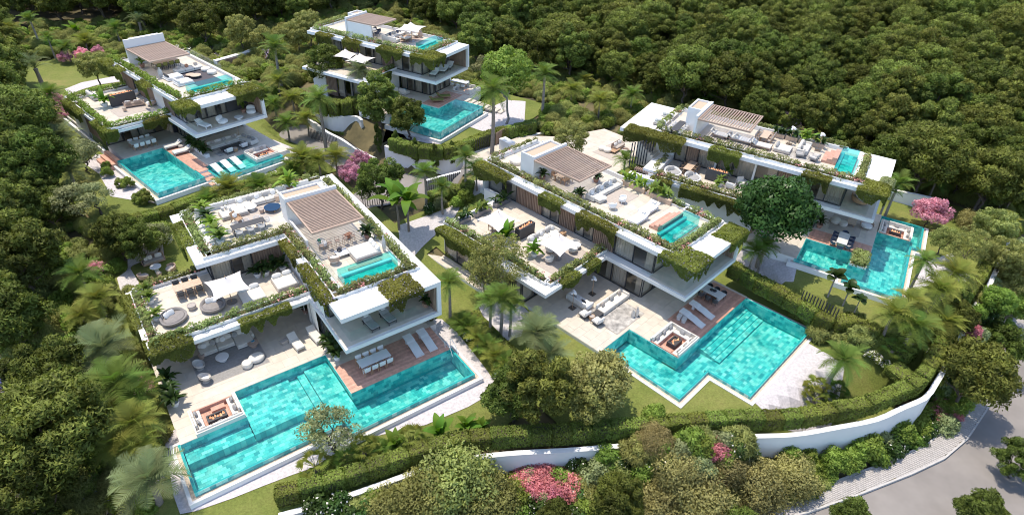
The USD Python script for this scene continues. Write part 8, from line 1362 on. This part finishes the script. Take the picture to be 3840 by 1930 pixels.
cover = shapely.union_all([lawn_all, drive, foot, kerb_r, walk, walk2, bank] + [g for _, g in gravels] + [drive.buffer(3), rect('C', -26, 6, -9, 3)]).buffer(.4); under_ = DP([(-20, 1296), (-20, 30), (700, 60), (1600, 150), (2590, 420), (2590, 1200), (2250, 760), (2000, 760)], 2).union(DP([(0, 0), (2576, 0), (2576, 500), (1600, 300), (900, 120), (0, 150)], 4)).difference(cover)
under_ = under_.union(DP([(150, 620), (300, 660), (335, 760), (385, 900), (445, 1110), (430, 1290), (120, 1290)], -.8).difference(shapely.union_all([foot] + [g for _, g in gravels]).buffer(.5))); P_ = gr.uniform(under_.bounds[:2], under_.bounds[2:], (60000, 2)); P_ = P_[shapely.contains_xy(under_, P_[:, 0], P_[:, 1])]; P_ = P_[np.argsort(np.linalg.norm(P_, axis=1))][::3][:5200]; scatter('undergrowth', 'green scrub and young bushes covering the ground below the pines', [SH['green'], SH['spiky'], MASS[0]], np.c_[P_, hz(P_) - .2], gr.uniform(0, 6.28, len(P_)), np.where(np.arange(len(P_)) % 3 == 2, .35, 1.1) * gr.uniform(.7, 1.5, len(P_)))

# ================================================================ the pine forest
forest = DP([(-40, 1300), (-40, -60), (2620, -60), (2620, 470), (2480, 440), (2270, 400), (2150, 360), (2060, 300), (1850, 260), (1650, 215), (1560, 190), (1400, 165), (1200, 140), (1170, 60), (1080, 30), (900, -5), (780, 30), (640, 40), (480, 62), (330, 28), (140, 30), (40, 40), (-5, 120), (40, 250), (60, 330), (120, 430), (165, 545), (235, 560), (245, 600), (130, 640), (160, 730), (150, 830), (195, 930), (215, 1040), (230, 1130), (120, 1160), (30, 1240), (200, 1262), (390, 1300)], 5.5)
forest = forest.union(Polygon([(-260, 95), (-170, 330), (250, 330), (260, 120), (140, 110), (110, 140), (-100, 150), (-110, 90)]).difference(DP([(-40, 1300), (-40, -20), (2620, -20), (2620, 1300)], 5.5).buffer(1)))
forest = forest.difference(shapely.union_all([rect(k, -37, 6, -6, 19) for k in 'ADE'] + [rect('B', -31, 4, -5, 18), rect('C', -28, 4, -3, 16)]))
fr = np.random.default_rng(11); cand = fr.uniform(forest.bounds[:2], forest.bounds[2:], (60000, 2)); cand = cand[shapely.contains_xy(forest, cand[:, 0], cand[:, 1])]; kept = []; grid = {}
for p in cand:
    dist_ = math.hypot(*p); sp = 2.9 if dist_ < 130 else 3.3 + .012 * (dist_ - 130); c = (int(p[0] // 4), int(p[1] // 4))
    if any(math.hypot(p[0] - q[0], p[1] - q[1]) < sp for a in (-1, 0, 1) for b in (-1, 0, 1) for q in grid.get((c[0] + a, c[1] + b), ())): continue
    grid.setdefault(c, []).append(p); kept.append(p)
kept = np.array(kept); dd = np.linalg.norm(np.c_[kept, np.full(len(kept), -30.)], axis=1)
d3 = np.c_[kept, np.full(len(kept), 5.)] - [0, 0, CAM_H]; zc = d3 @ FW; inview = (zc > 5) & (np.abs((d3 @ RT) / zc * FOCAL_PX) < 1990) & (np.abs((d3 @ UP) / zc * FOCAL_PX) < 1030)
order = np.lexsort((dd, ~inview)); near, far = kept[order[:298]], kept[order[298:]]
nz = hz(near) - .2
for i, p in enumerate(near): copy(PINE[int(fr.integers(5))], 'forest_pine', 'dark green bushy pine of the forest around the villas', 'pine', (p[0], p[1], nz[i]), fr.uniform(0, 6.28), fr.uniform(.65, 1.2), group='pines of the surrounding forest')
scatter('distant_pine_forest', 'mass of dark pine crowns filling the far hillside', PINE, np.c_[far, hz(far) - .2], fr.uniform(0, 6.28, len(far)), fr.uniform(.65, 1.3, len(far)))
print('pines', len(near), len(far), 'shrubs', len(pts_))

# garden furniture left of the nearest villa
for nm, lab, cat, kn, S_, rot, kw in (('rattan_sofa', 'rattan garden sofa with pillows on the gravel edge', 'sofa', 'garden_sofa', ('r1', 185, 735), .05, {}), ('rattan_armchair', 'rattan garden armchair right of the round garden table', 'armchair', 'tub_armchair', ('r1', 315, 800), -H * .9, dict(mat='taupe_fabric', r=.5)), ('rattan_armchair', 'rattan garden armchair by the shaded gravel', 'armchair', 'tub_armchair', ('r1', 115, 860), H + .5, dict(mat='taupe_fabric', r=.5)), ('garden_table', 'round white garden table between rattan seats', 'table', 'round_table', ('r1', 208, 800), 0, dict(r=.5, h=.6, base=.4)), ('side_table', 'small side table with a vase by the garden armchair', 'side table', 'stump', ('r1', 228, 835), 0, {})):
    g = ground(S_[1], S_[2], S_[0], .3); copy(K[kn](**kw), nm, lab, cat, g, YAW['A'] + rot)
print('prims', sum(1 for _ in stage.Traverse()))
